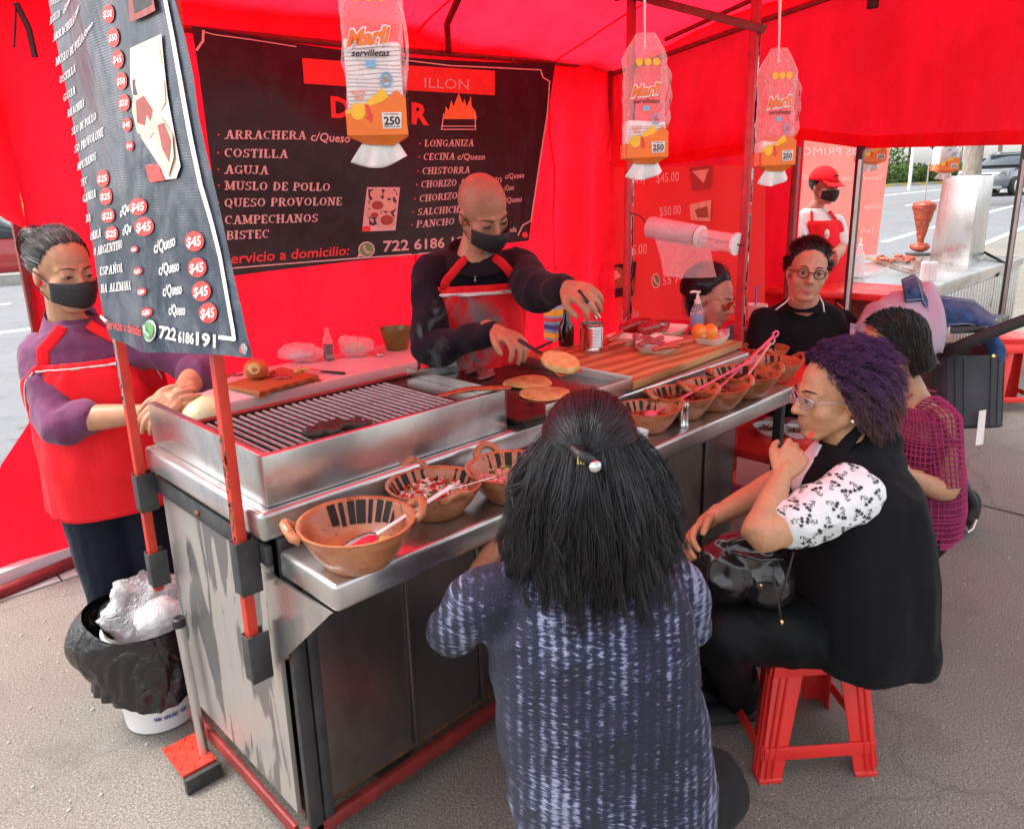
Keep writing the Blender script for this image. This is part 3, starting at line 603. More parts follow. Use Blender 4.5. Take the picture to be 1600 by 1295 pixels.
def side(u, v):  # side wall cloth between the far corner and the dark post
    y = .78 + (YB - .8) * u; z = GZ + .4 + (1.85 - GZ - .4) * v
    return (XR + .13 + .03 * float(fbm(V(y * 2, z * .8, 2), 4)) - .09 * max(0, u - .75) * abs(math.sin(u * 40)), y, z)
MB().grid(side, 40, 20).build('side_wall', M['red_cloth_wall'], can, smooth=180)
q = MB(); q.tube([OY(285, 45, YB - .03), OY(620, 78, YB - .03), OY(958, 106, YB - .03)], .017, 8); q.build('beam', M['dark_red_paint'], can)
q = MB(); q.tube([OX(945, 120, XR - .03), OX(1190, 33, XR - .03), OX(1310, -8, XR - .03), OX(1420, -50, XR - .03)], .019, 8); q.build('beam', M['dark_red_paint'], can)
q = MB(); q.tube([OX(1040, 62, XR - .15), OX(1180, -2, XR - .3), OX(1260, -40, XR - .4)], .016, 8); q.build('beam', M['dark_red_paint'], can)
q = MB(); q.tube([V(1.9, .8, 2.69), V(2.05, 1.4, 2.62), V(2.4, 2.1, 2.42), V(2.55, 2.27, 2.3)], .02, 8); q.build('beam', M['dark_red_paint'], can)
q = MB(); q.tube([OY(800, 90, 2.25), OY(800, 90, 2.25) + V(.05, 0, -.13)], .012, 6); q.build('strut', M['dark_red_paint'], can)
for x, y, zt in ((XR - .05, YB - .04, 2.36), (.12, YB + .09, 2.36), (XR + .08, .80, 1.70)):
    q = MB(); q.box(x - .02, x + .02, y - .02, y + .02, gz(x), zt); q.build('post', M['dark_red_paint'], can, bevel=.003)
q = MB(); c = OX(1366, 0, XR - .05); q.box(c[0] - .03, c[0] + .0, c[1] - .03, c[1] + .03, c[2] - .05, c[2] + .12); q.build('clip', M['black_plastic'], can, bevel=.006)
q = MB(); q.tube([V(-.62, YB - .16, GZ + .03), V(.32, YB + .07, GZ + .03), V(1.4, YB + .05, GZ + .03)], .028, 10); one('ground_pole', q, M['dark_red_paint'], 'dark red steel pole lying along the foot of the red cloth wall', 'pole', smooth=60)
q = MB(); q.hexa([(-.45, YB - .06, GZ + .03), (.6, YB + .1, GZ + .03), (.6, YB + .16, GZ + .03), (-.45, YB + .0, GZ + .03), (-.45, YB - .06, GZ + .1), (.6, YB + .1, GZ + .1), (.6, YB + .16, GZ + .1), (-.45, YB + .0, GZ + .1)]); one('white_strip', q, M['table_white'], 'flat white strip along the foot of the red cloth wall', 'plank')
q = MB(); q.tube([OY(612, 360, YB + .16), OY(545, 415, YB + .16), OY(512, 540, YB + .16), OY(500, 640, YB + .16)], .03, 8); q.build('rear_brace', M['dark_red_paint'], can)
for xs in (.62, 2.02, 3.42):
    q = MB(); q.grid(lambda u, v: A(bw((xs + .018 * u + .27) / (XR + .29), v)) - V(0, .004, 0), 1, 60); q.build('seam', M['red_cloth_wall'], can, smooth=180)
for xs in (.9, 2.3, 3.5):
    q = MB(); q.grid(lambda u, v: A(roof((xs + .02 * u + .4) / (XR + .45), v)) - V(0, 0, .004), 1, 60); q.build('seam', M['red_cloth'], can, smooth=180)
# ties at the top corner
q = MB(); a = OY(25, 5, YB - .08); q.tube([a, a + V(.03, 0, -.09), a + V(.035, 0, -.2)], .012, 6); q.tube([a, a + V(-.02, 0, -.1), a + V(-.035, 0, -.17)], .004, 5); q.build('tie', M['black_plastic'], can)
# ================================================================ big menu banner on the back wall
bY = YB - .075
def bfold(p):
    p = np.array(p, float); x, z = p[..., 0], p[..., 2]; s = np.clip((2.25 - z) / 1.1, 0, 1)
    d = .022 * np.sin((x - 1.0) * 2.6 + (z - 1.7) * 4.4) * np.exp(-((x - 1.5) ** 2) / .5) + .016 * fbm(np.stack([x * 1.6, z * 2.2, x * 0], -1), 6, 2)
    p[..., 1] = p[..., 1] - .02 - d; return p
bc = [OY(296, 42, bY), OY(866, 99, bY), OY(822, 376, bY), OY(352, 432, bY)]
banner = thing('menu_banner', (2.1, bY, 1.1), 'wide black menu banner hung across the red back wall', 'banner')
def bpt(u, v):
    p = (bc[0] * (1 - u) + bc[1] * u) * (1 - v) + (bc[3] * (1 - u) + bc[2] * u) * v
    p[2] -= .05 * math.sin(math.pi * u) * (1 - v); return bfold(p)
mb = MB().grid(lambda u, v: bpt(u, v), 170, 70); mb.f = [f[::-1] for f in mb.f]; mb.build('sheet', M['vinyl_black'], banner, smooth=180)
pr_ = Print(lambda px, py: OY(px, py, bY), bfold, (0, -1, 0))
for t, a, b, h in (('ARRACHERA', (347, 218), (472, 219), 14), ('COSTILLA', (347, 246), (446, 248), 14), ('AGUJA', (348, 272), (418, 273), 14), ('MUSLO DE POLLO', (349, 297), (511, 299), 14), ('QUESO PROVOLONE', (349, 324), (530, 321), 14), ('CAMPECHANOS', (350, 351), (495, 347), 14), ('BISTEC', (352, 375), (421, 372), 14)):
    pr_.text('ink_pale', t, a, b, h); pr_.disc('ink_red', (a[0] - 9, a[1] - 7), 1.8, 1.8, 8)
for t, a, b, h in (('LONGANIZA', (659, 230), (736, 229), 11), ('CECINA', (657, 251), (706, 250), 11), ('CHISTORRA', (655, 273), (730, 271), 11), ('CHORIZO ARGENTINO', (653, 294), (780, 287), 11), ('CHORIZO ESPAÑOL', (650, 316), (770, 306), 11), ('SALCHICHA ALEMANA', (647, 337), (785, 327), 11), ('PANCHO', (645, 356), (705, 351), 11)):
    pr_.text('ink_pale', t, a, b, h, shear=.12); pr_.disc('ink_red', (a[0] - 6, a[1] - 5), 1.5, 1.5, 8)
for t, a, b, h in (('c/Queso', (478, 221), (539, 224), 14), ('c/Queso', (710, 250), (754, 250), 10), ('c/Queso', (786, 280), (816, 278), 9), ('c/Queso', (784, 298), (800, 297), 9), ('c/Queso', (782, 318), (812, 315), 9), ('c/Arrachela', (760, 366), (803, 362), 9)): pr_.text('ink_pale', t, a, b, h, 'sans', .02, .15)
pr_.text('ink_red', 'DE', (511, 184), (562, 187), 33, 'sans', .05); pr_.text('ink_red', 'R', (640, 193), (667, 195), 33, 'sans', .05)
pr_.poly('ink_red', [(469, 92), (769, 112), (769, 150), (470, 132)]); pr_.lv = .002; pr_.text('ink_pale', 'ILLON', (660, 138), (728, 141), 17, 'sans', 0.0); pr_.lv = 0.0
pr_.text('ink_red', 'Servicio a domicilio:', (346, 413), (544, 398), 17, 'sans', .02, .08)
pr_.text('ink_pale', '722 6186 191', (596, 393), (728, 384), 17, 'sans', .03)
pr_.disc('ink_pale', (571, 390), 12.6, 12.6); pr_.poly('ink_pale', [(557, 402), (561, 392), (570, 399)]); pr_.lv = .001; pr_.disc('ink_green', (571, 390), 10.6, 10.6); pr_.lv = .002; pr_.line('ink_pale', [(567, 384), (568, 390), (573, 395), (577, 394)], 2.6); pr_.lv = 0.0
for k, (x, h) in enumerate(((696, 20), (702, 30), (709, 38), (716, 42), (722, 32), (729, 36), (735, 22))): pr_.poly('ink_fire', [(x - 6, 187), (x - 4, 187 - h * .5), (x + (k % 3 - 1) * 3, 187 - h), (x + 4, 187 - h * .55), (x + 6, 187)])
pr_.line('ink_pale', [(690, 178), (686, 203), (739, 203), (738, 178)], 1.6); pr_.line('ink_pale', [(686, 198), (739, 198)], 1.4)
pr_.line('ink_pale', [(323, 398), (328, 418), (335, 421), (720, 391)], 2.0)
pr_.line('ink_pale', [(600, 91), (700, 104), (842, 110), (846, 122), (856, 128), (852, 180), (826, 345), (813, 352), (805, 368)], 2.0); pr_.line('ink_pale', [(314, 50), (313, 66), (303, 80)], 4.0); pr_.line('ink_pale', [(316, 52), (330, 56), (460, 74)], 1.6)
pr_.poly('ink_pale', [(568, 293), (620, 293), (614, 360), (563, 362)]); pr_.poly('ink_dark', [(570, 296), (617, 296), (611, 352), (574, 353)])
for x, y, rx, ry, c in ((583, 303, 10, 7, 'ink_bun'), (604, 303, 10, 7, 'ink_bun'), (586, 320, 14, 11, 'ink_bun'), (602, 322, 12, 9, 'ink_bun'), (580, 333, 11, 7, 'ink_bun'), (598, 345, 14, 12, 'ink_bun'), (585, 321, 9, 7, 'ink_meat'), (600, 344, 10, 8, 'ink_meat'), (581, 336, 6, 4, 'ink_meat')): pr_.lv += .0006; pr_.disc(c, (x, y), rx, ry, 14)
pr_.lv = 0.0
pr_.poly('ink_red', [(564, 354), (576, 353), (576, 362), (563, 362)]); pr_.disc('ink_red', (816, 367), 5, 5, 10)
pr_.build(banner, {'ink_red': 'red_lettering', 'ink_pale': 'lettering', 'ink_green': 'phone_emblem', 'ink_fire': 'flame_picture', 'ink_bun': 'taco_picture'})
# ================================================================ hanging price banner at the near end of the cart
hX = -.088
rows = [(-60, 62, 262), (0, 75, 275), (60, 86, 291), (120, 97, 303), (180, 108, 310), (240, 119, 322), (320, 135, 341), (400, 150, 360), (470, 161, 377), (520, 170, 390), (545, 176, 398)]
def hfold(p):
    p = np.array(p, float); y, z = p[..., 1], p[..., 2]
    p[..., 0] = p[..., 0] - .0022 * np.sin(y * 24 + z * 5) - .006 * fbm(np.stack([y * 3.5, z * 2.4, y * 0], -1), 8, 2) - .007 * np.exp(-((y - .36 - .12 * (z - 1.4)) / .07) ** 2); return p
def hpt(u, v):
    py = -60 + 605 * v; l = np.interp(py, [r[0] for r in rows], [r[1] for r in rows]); r = np.interp(py, [r[0] for r in rows], [r[2] for r in rows])
    px = l + (r - l) * u; py2 = py + (np.interp(u, [0, .2, .6, 1], [-18, 4, 8, 14]) if v > .9 else 0) * (v - .9) * 10
    return hfold(OX(px, py2, hX))
hang = thing('price_banner', (hX, .25, 1.15), 'long navy price banner hanging over the near end of the cart', 'banner')
mb = MB().grid(hpt, 130, 120); mb.f = [f[::-1] for f in mb.f]; mb.build('sheet', M['vinyl_blue'], hang, smooth=180)
hp = Print(lambda px, py: OX(px, py, hX), hfold, (-1, 0, 0))
for t, a, b, h in (('COSTILLA', (78, 12), (100, -6), 10), ('AGUJA', (79, 40), (92, 26), 12), ('ARRACHERA', (84, 66), (116, 36), 12), ('MUSLO DE POLLO', (88, 104), (133, 66), 13), ('OSTILLA', (93, 132), (116, 112), 12), ('GUJA', (98, 160), (115, 146), 12), ('RRACHERA', (104, 184), (131, 166), 12), ('SLO DE POLLO', (110, 212), (151, 188), 12), ('SO PROVOLONE', (115, 240), (163, 213), 13), ('MPECHANOS', (120, 267), (151, 250), 12), ('TEC', (126, 292), (136, 287), 11), ('GANIZA', (130, 317), (152, 308), 12), ('NA', (136, 348), (144, 345), 12), ('ORRA', (144, 376), (162, 370), 13), ('O ARGENTINO', (151, 400), (195, 388), 13), ('ESPAÑOL', (162, 430), (195, 425), 13), ('HA ALEMANA', (164, 457), (212, 452), 13)):
    hp.text('ink_white', t, a, b, h)
for t, a, b, h in (('c/Queso', (97, 22), (109, 0), 9), ('c/Queso', (117, 34), (128, 14), 9), ('c/Queso', (134, 64), (148, 40), 9), ('c/Qu', (192, 340), (207, 330), 15), ('c/Qu', (197, 368), (211, 362), 15), ('c/Queso', (241, 396), (275, 384), 19), ('c/Queso', (248, 430), (281, 423), 18), ('c/Queso', (254, 463), (285, 459), 18), ('c/Queso', (263, 492), (291, 492), 17)): hp.text('ink_white', t, a, b, h, 'sans', .03)
for t, c, r in (('$50', (170, 22), 11), ('$50', (178, 59), 11), ('$45', (185, 93), 11), ('$50', (191, 127), 10), ('$50', (195, 161), 10), ('$45', (200, 195), 8), ('$50', (205, 228), 6), ('$25', (162, 279), 10), ('$25', (167, 307), 10), ('$25', (171, 337), 10.5), ('$25', (177, 365), 10.5), ('$45', (219, 323), 13), ('$45', (228, 354), 14), ('$45', (305, 377), 15), ('$45', (309, 418), 14.5), ('$45', (315, 455), 15), ('$45', (325, 489), 15), ('$', (217, 389), 5), ('$', (223, 423), 6), ('$', (229, 455), 6), ('$', (236, 487), 7)):
    ry = r * (1.35 if c[1] < 320 else 1.05); hp.lv = 0.0; hp.disc('ink_red', c, r * .92, ry); w = r * .68; hp.lv = .0012; hp.text('ink_white', t, (c[0] - w, c[1] + r * .5 + w * .12), (c[0] + w, c[1] + r * .5 - w * .12), r * 1.0, 'sans', .04)
hp.text('ink_white', '722', (252, 527), (277, 532), 19, 'sans', .04); hp.text('ink_white', '6186', (281, 534), (306, 537), 17, 'sans', .04); hp.text('ink_white', '191', (309, 538), (337, 543), 20, 'sans', .04)
hp.text('ink_red', 'Servicio a domicilio', (174, 512), (230, 524), 15, 'sans', .02)
hp.disc('ink_white', (241, 516), 7.5, 17); hp.lv = .005; hp.disc('ink_green', (241, 515), 6.0, 14.0); hp.lv = .009; hp.line('ink_white', [(238, 507), (239, 515), (244, 522)], 2.2); hp.lv = 0.0
hp.line('ink_white', [(263, 0), (275, 60), (287, 130), (300, 210), (315, 290), (329, 340), (345, 400), (368, 515), (370, 529), (343, 527)], 6.5); hp.line('ink_white', [(163, 494), (171, 500)], 5)
hp.poly('ink_pale', [(206, 76), (256, 54), (260, 96), (266, 150), (286, 260), (279, 279), (238, 284), (231, 258), (248, 256), (222, 215), (206, 130)])
for pp, c in (([(208, 80), (224, 86), (230, 118), (210, 122)], 'ink_bun'), ([(210, 126), (232, 116), (240, 160), (252, 205), (232, 214), (212, 168)], 'ink_dark'), ([(230, 80), (252, 66), (258, 100), (240, 110)], 'ink_bun'), ([(232, 118), (244, 112), (262, 128), (264, 160), (254, 176), (236, 140)], 'ink_bun'), ([(212, 150), (232, 146), (247, 172), (246, 204), (236, 216), (218, 208), (210, 172)], 'ink_bun'), ([(216, 158), (228, 150), (242, 172), (236, 200), (218, 192)], 'ink_meat'), ([(246, 190), (256, 182), (276, 210), (278, 246), (268, 276), (256, 258), (244, 220)], 'ink_bun'), ([(250, 196), (262, 192), (274, 220), (270, 254), (258, 232)], 'ink_meat'), ([(231, 259), (250, 256), (262, 282), (238, 285)], 'ink_red'), ([(207, -10), (243, -20), (250, 18), (208, 36)], 'ink_meat'), ([(211, -10), (239, -17), (244, 8), (216, 22)], 'ink_black')): hp.lv += .0004; hp.poly(c, pp, hp.lv)
hp.lv = 0.0
hp.disc('ink_red', (383, 545), 4, 6, 10)
hp.build(hang, {'ink_red': 'price_disc', 'ink_white': 'lettering', 'ink_green': 'phone_emblem', 'ink_pale': 'food_picture'})
q = MB(); c = OX(383, 545, hX - .01); q.lathe([(.006, 0), (.011, .001), (.011, .003), (.006, .004)], c, 12, (-1, 0, 0)); q.build('eyelet', M['steel_cut'], hang)
# ================================================================ printed banner on the side wall (faces us) and the neighbours' banner seen from its back
sX = XR - .06
sb = thing('taco_price_banner', (sX, 1.4, .4), 'salmon red taco price banner hanging on the side wall beside the cook', 'banner')
sfold = lambda p: np.array(p, float)
cs = [OX(925, 262, sX), OX(1196, 258, sX), OX(1196, 500, sX), OX(920, 500, sX)]
def spt(u, v): p = (cs[0] * (1 - u) + cs[1] * u) * (1 - v) + (cs[3] * (1 - u) + cs[2] * u) * v; p[0] += .008 * math.sin(u * 9 + v * 3); return p
MB().grid(spt, 30, 20).build('sheet', M['vinyl_red'], sb, smooth=180)
sp = Print(lambda px, py: OX(px, py, sX - .012), sfold, (-1, 0, 0))
for t, a, b, h in (('$45.00', (1026, 286), (1061, 283), 15), ('$50.00', (1031, 338), (1064, 335), 15), ('$35.00', (974, 400), (1011, 396), 16), ('Tacos', (935, 404), (949, 402), 12)): sp.text('ink_white', t, a, b, h, 'sans', .0)
sp.text('ink_white', '55 742', (1036, 446), (1076, 438), 14, 'sans', .0); sp.text('ink_white', '(45)', (988, 288), (1008, 286), 11, 'sans', 0)
sp.disc('ink_white', (1025, 439), 7, 12); sp.lv = .001; sp.disc('ink_green', (1025, 439), 5.6, 10); sp.lv = .002; sp.line('ink_white', [(1022, 434), (1024, 440), (1028, 444)], 2)
for pp, c in (([(1078, 262), (1112, 258), (1110, 294), (1082, 297)], 'ink_meat'), ([(1082, 268), (1108, 264), (1100, 286)], 'ink_bun'), ([(1078, 320), (1112, 312), (1110, 346), (1080, 344)], 'ink_bun'), ([(1086, 328), (1106, 322), (1108, 340), (1090, 340)], 'ink_brown'), ([(938, 418), (995, 408), (990, 462), (942, 466)], 'ink_black'), ([(944, 424), (966, 416), (980, 424), (978, 448), (948, 454)], 'ink_brown'), ([(948, 428), (964, 422), (972, 432), (954, 440)], 'ink_bun'), ([(980, 440), (992, 436), (990, 456), (978, 458)], 'ink_brown')): sp.lv += .0004; sp.poly(c, pp, sp.lv)
sp.lv = 0.0
sp.build(sb, {'ink_white': 'lettering', 'ink_meat': 'taco_picture', 'ink_bun': 'bread_picture', 'ink_black': 'food_picture'})
nY = 2.35; n0, n1, n2, n3 = OY(1180, 215, nY), OY(1388, 225, nY), OY(1366, 398, nY), OY(1190, 404, nY)
nb = thing('neighbour_banner', (8.4, nY, .5), 'pale red banner with mirrored lettering behind the woman in the red cap', 'banner')
MB().grid(lambda u, v: (n0 * (1 - u) + n1 * u) * (1 - v) + (n3 * (1 - u) + n2 * u) * v + V(0, .03 * math.sin(u * 11), 0), 24, 10).build('sheet', M['vinyl_far'], nb, smooth=180)
np_ = Print(lambda px, py: OY(px, py, nY - .04), sfold, (0, -1, 0))
for t, a, b, h in (('OS PRIMOS', (1345, 243), (1238, 243), 12), ('Tacos', (1350, 282), (1308, 282), 8), ('00', (1262, 280), (1250, 280), 8), ('$4', (1226, 352), (1214, 352), 9), ('$35', (1324, 362), (1312, 362), 9), ('98', (1232, 389), (1212, 389), 9), ('Gringa', (1376, 326), (1350, 326), 8), ('Torta', (1366, 364), (1344, 364), 9), ('Tacos', (1380, 281), (1350, 281), 7)): np_.text('ink_pale', t, a, b, h, 'sans', .0)
np_.poly('ink_bun', [(1214, 306), (1232, 302), (1236, 316), (1226, 324), (1212, 322)])
np_.build(nb, {'ink_pale': 'lettering', 'ink_bun': 'food_picture'})
# ================================================================ the steel cart
ZD, ZS = .774, .68
cart = thing('taco_cart', (1.1, .3, GZ), 'long stainless steel taco cart with red upright posts and a lowered front shelf', 'food cart')
ZB = -.08
q = MB(); q.box(-.03, 2.2, -.02, .69, .702, ZD); q.build('deck', M['steel'], cart, bevel=.014, seg=3)
q = MB(); q.box(.0, 2.11, -.262, -.026, ZS - .066, ZS); q.build('front_shelf', M['steel'], cart, bevel=.012, seg=3)
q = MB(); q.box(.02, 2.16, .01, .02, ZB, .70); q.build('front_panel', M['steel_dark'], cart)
for x in (.36, .62, .9, 1.3, 1.62, 1.9): q = MB(); q.box(x, x + .012, -.002, .009, ZB, .69); q.build('panel_seam', M['steel_dark'], cart, bevel=.003)
q = MB(); q.box(.0, .012, .03, .68, ZB, .66); q.build('end_panel', M['streaky'], cart)
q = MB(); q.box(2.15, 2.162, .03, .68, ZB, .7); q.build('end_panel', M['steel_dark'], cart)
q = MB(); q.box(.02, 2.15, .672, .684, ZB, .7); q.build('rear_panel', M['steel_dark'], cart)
q = MB(); q.box(-.016, -.0005, .0, .70, .632, .684); q.build('end_rail', M['angle_iron'], cart, bevel=.003)
q = MB()
for y, z in ((.38, .655), (.12, .655), (.5, .76), (.2, .76)): q.ell((-.018, y, z), (.007, .012, .008), n=8, m=6)
tag(q.build('weld', M['rust'], cart), kind='stuff')
q = MB(); q.box(.012, .05, -.012, .008, GZ + .02, .70); q.build('corner_post', M['angle_iron'], cart, bevel=.003)
q = MB(); q.box(.056, .085, -.01, .006, GZ + .02, .66); q.build('corner_post', M['angle_iron'], cart, bevel=.003)
q = MB(); q.add([(-.004, .05, .604), (-.004, -.245, .612), (-.004, .052, .34), (.002, .05, .604), (.002, -.245, .612), (.002, .052, .34)], [(0, 1, 2), (5, 4, 3), (0, 3, 4, 1), (1, 4, 5, 2), (2, 5, 3, 0)]); q.build('gusset', M['steel'], cart)
q = MB(); q.box(-.012, 2.17, -.012, .012, ZB - .075, ZB - .035); q.build('bottom_rail', M['dark_red_paint'], cart, bevel=.003)
q = MB(); q.box(-.014, .0, .03, .7, ZB - .075, ZB - .035); q.build('bottom_rail', M['dark_red_paint'], cart, bevel=.003)
q = MB(); q.box(.02, 2.15, .03, .67, ZB - .034, ZB - .012); q.build('floor_tray', M['rust'], cart)
for x in (.35, 1.75):
    for y in (.12, .58):
        q = MB(); q.lathe([(.03, -.02), (.075, -.02), (.08, -.012), (.08, .012), (.075, .02), (.03, .02)], (x, y, GZ + .08), 20, (0, 1, 0)); q.build('wheel', M['black_rubber'], cart)
a, b = OX(271, 926, -.035), OX(326, 1198, -.035)
q = MB(); q.tube([(-.034, .548, GZ), (-.034, .6, .24)], .014, 12); leg = q.build('prop_tube', M['steel'], cart)
q = MB(); q.lathe([(.012, -.002), (.019, -.002), (.019, .022), (.014, .026)], (-.034, .6, .235), 14); q.build('end_cap', M['black_plastic'], leg)
q = MB(); q.box(-.12, -.02, .5, .66, GZ + .05, GZ + .058); sp_ = q.build('step_plate', M['red_paint'], cart); q = MB()
for i in range(4):
    for j in range(6):
        c = V(-.11 + i * .028, .51 + j * .028, GZ + .0585); d = V(1, 1 if (i + j) % 2 else -1, 0) / 1.414; e = V(-d[1], d[0], 0); q.add([c - d * .012, c + e * .003, c + d * .012, c - e * .003, c + V(0, 0, .003)], [(0, 3, 4), (3, 2, 4), (2, 1, 4), (1, 0, 4)])
tag(q.build('tread', M['red_paint'], sp_), kind='stuff'); q = MB(); q.box(-.12, -.015, .48, .5, GZ + .0, GZ + .05); q.build('step_frame', M['angle_iron'], cart)
for y0, (za, zb), (zc, zd) in ((.05, (.565, .70), (.335, .46)), (.68, (.585, .70), (.345, .455))):
    x = -.052; q = MB(); q.box(x - .0125, x + .0125, y0 - .013, y0 + .013, .33, 2.02); po = q.build('post', M['red_paint'], cart, bevel=.003)
    for z0, z1 in ((za, zb), (zc, zd)):
        q = MB(); q.box(x - .0185, x + .034, y0 - .0195, y0 - .0145, z0, z1); q.box(x - .0185, x + .034, y0 + .0145, y0 + .0195, z0, z1); q.box(x - .019, x - .0145, y0 - .019, y0 + .019, z0 + .004, z1 - .003); q.build('bracket', M['angle_iron'], po, bevel=.002)
    q = MB(); rg = random.Random(int(y0 * 100))
    for k in range(26 if y0 < .3 else 34):
        z = rg.uniform(.70, .95) if y0 < .3 else rg.uniform(.9, 1.12); s = rg.uniform(.003, .009); yy = y0 + rg.uniform(-.009, .009); q.box(x - .0135, x - .0124, yy - s * .5, yy + s * .5, z, z + s * rg.uniform(1, 3))
    if y0 > .3:
        q.box(x - .0132, x - .0124, y0 - .0105, y0 + .0, .92, 1.14)
    tag(q.build('bare_patch', M['rust'] if y0 < .3 else M['steel'], po), kind='stuff')
M['deep_red'] = mat('deep_red', (.5, .012, .025), .4, var=(14, .3), bump=(60, .25, .003))
for y0, zt in ((.67, 2.3), (.068, 2.26)):
    x = 2.255; q = MB(); q.box(x - .015, x + .015, y0 - .017, y0 + .017, .2, zt); po = q.build('post', M['deep_red'], cart, bevel=.003)
    q = MB(); rg = random.Random(5)
    for k in range(46): z = rg.uniform(.85, 2.0); s = rg.uniform(.006, .03); yy = y0 - .017; q.box(x + rg.uniform(-.002, .008), x + rg.uniform(.009, .0155), yy - .0015, yy - .0005, z, z + s * 3)
    tag(q.build('bare_patch', M['steel'], po), kind='stuff')
q = MB(); q.bar((2.255, .70, 2.30), (2.255, .03, 2.05), .034, .034); q.build('top_rail', M['dark_red_paint'], cart, bevel=.003)
q = MB(); q.bar((-.2, .05, 2.25), (2.3, .05, 2.25), .03); q.build('top_rail', M['dark_red_paint'], cart, bevel=.003)
q = MB(); q.bar((-.2, -.14, 2.25), (2.9, -.14, 2.25), .024); q.build('top_rail', M['dark_red_paint'], cart, bevel=.003)
for x in (-.15, 2.2): q = MB(); q.bar((x, -.17, 2.277), (x, .72, 2.277), .024); q.build('cross_rail', M['dark_red_paint'], cart, bevel=.003)
# ---------------------------------------------------------------- charcoal grill
BL, BW_, BH = .76, .47, .123
gr = thing('charcoal_grill', (.38, .25, ZD), 'open steel charcoal grill with a bar grate at the near end of the cart', 'grill')
z0, z1 = ZD + .002, ZD + BH
q = MB(); q.box(0, BL, 0, .004, z0, z1); q.box(.0, BL, .004, .022, z1 - .003, z1 + .0005); q.build('front_wall', M['steel'], gr, bevel=.0015)
q = MB(); q.hexa([(0, .004, z0), (.003, .004, z0), (.003, .69, z0), (0, .69, z0), (0, .004, z1), (.003, .004, z1), (.003, .69, z1), (0, .69, z1)]); q.box(.003, .022, .022, .69, z1 - .003, z1 + .0008); q.build('side_guard', M['steel'], gr, bevel=.001)
q = MB(); q.box(.003, BL, BW_, BW_ + .004, z0, z1 - .02); q.box(.02, BL, BW_ - .02, BW_, z1 - .024, z1 - .02); q.build('rear_wall', M['dark_red_paint'], gr)
q = MB(); q.box(BL - .004, BL, .0, BW_, z0, z1 - .002); q.build('end_wall', M['steel'], gr)
q = MB(); q.box(BL - .1, BL - .006, .024, BW_ - .022, z1 - .034, z1 - .03); q.build('side_shelf', M['steel_dark'], gr)
q = MB(); q.box(.004, BL - .005, .006, BW_ - .001, z0 + .004, z0 + .02); q.build('ash_bed', M['soot'], gr)
q = MB(); q.box(.024, .03, .026, BW_ - .02, z1 - .04, z1 - .028); q.box(BL - .106, BL - .1, .026, BW_ - .02, z1 - .04, z1 - .028); q.box(.03, BL - .106, .2, .21, z1 - .046, z1 - .036); q.build('grate_frame', M['soot'], gr)
bm_ = None; nb_ = 27
for i in range(nb_):
    x = .042 + i * (BL - .16) / (nb_ - 1)
    if bm_ is None: q = MB(); q.bar((0, .026, 0), (0, BW_ - .024, 0), .0068, .007); o = q.build('bar', M['grate'], gr, bevel=.001); bm_ = o.data
    else: o = link('bar', bm_, gr)
    o.location = (x, 0, z1 - .03)
q = MB(); rg = random.Random(3)
for k in range(70): c = V(rg.uniform(.03, .62), rg.uniform(.03, .43), z0 + .03 + rg.uniform(0, .015)); q.ell(c, (rg.uniform(.012, .025), rg.uniform(.012, .025), .013), n=6, m=4)
tag(q.build('charcoal', M['soot'], gr, smooth=None), kind='stuff')
# charred meat on the grate
q = MB(); rg = random.Random(11); p0 = OZ(478, 685, z1 - .02); p1 = OZ(572, 662, z1 - .02); pts = []
for k in range(3):
    pts = [p0 + (p1 - p0) * t + V(0, .018 * (k - 1), .008) + V(rg.uniform(-1, 1), rg.uniform(-1, 1), rg.uniform(-.3, 1)) * .008 for t in np.linspace(.05 * k, 1 - .1 * k, 9)]
    q.limb([(p, rg.uniform(.010, .016)) for p in pts], 8, 3)
me = remesh(q, .0035, 2); M['char'] = mat('char', (.05, .03, .022), .55, var=(45, .6), bump=(90, .8, .004)); o = skin_obj('grilled_meat', me, M['char'], None, lambda v: .004 * fbm(v * 60, 2)); tag(o, 'charred strips of meat on the grill bars', 'meat')
# ---------------------------------------------------------------- griddle
GX0, GX1, GY0, GY1 = .79, 1.33, -.035, .60
gd = thing('griddle', (1.06, .28, ZD), 'greasy flat steel griddle with raised rim in the middle of the cart', 'griddle'); q = MB(); q.box(GX0, GX1, GY0, GY1, ZD + .018, ZD + .028); q.build('plate', M['griddle'], gd)
for nm, bx in (('rim', (GX0, GX0 + .006, GY0 + .1, GY1, ZD + .028, ZD + .062)), ('rim', (GX0, GX1, GY1 - .006, GY1, ZD + .028, ZD + .068)), ('rim', (GX1 - .006, GX1, GY0, GY1 - .007, ZD + .006, ZD + .062)), ('rim', (GX0 + .1, GX1 - .007, GY0 - .004, GY0 + .003, ZD + .006, ZD + .056))):
    q = MB(); q.box(*bx); q.build(nm, M['steel'], gd, bevel=.0015)
q = MB(); q.box(GX0 + .005, GX0 + .099, GY0 - .006, GY0 + .03, ZD + .001, ZD + .017); q.build('grease_lip', M['soot'], gd)
q = MB(); q.box(GX0 + .02, GX1 - .02, GY0 + .04, GY1 - .02, ZD + .001, ZD + .017); q.build('burner_box', M['soot'], gd)
# ---------------------------------------------------------------- chopping board
bd = MB(); c = [OZ(990, 597, .808), OZ(1160, 533, .808), OZ(1075, 512, .808), OZ(862, 540, .808)]
c[3] = V(c[0][0], .60, .808); c[2] = V(c[1][0] - .02, .56, .808)
bd.hexa([p - V(0, 0, .03) for p in c] + c); bo = one('chopping_board', bd, M['wood'], 'broad striped wooden board under the meat trays on the cart', 'chopping board', bevel=.004)
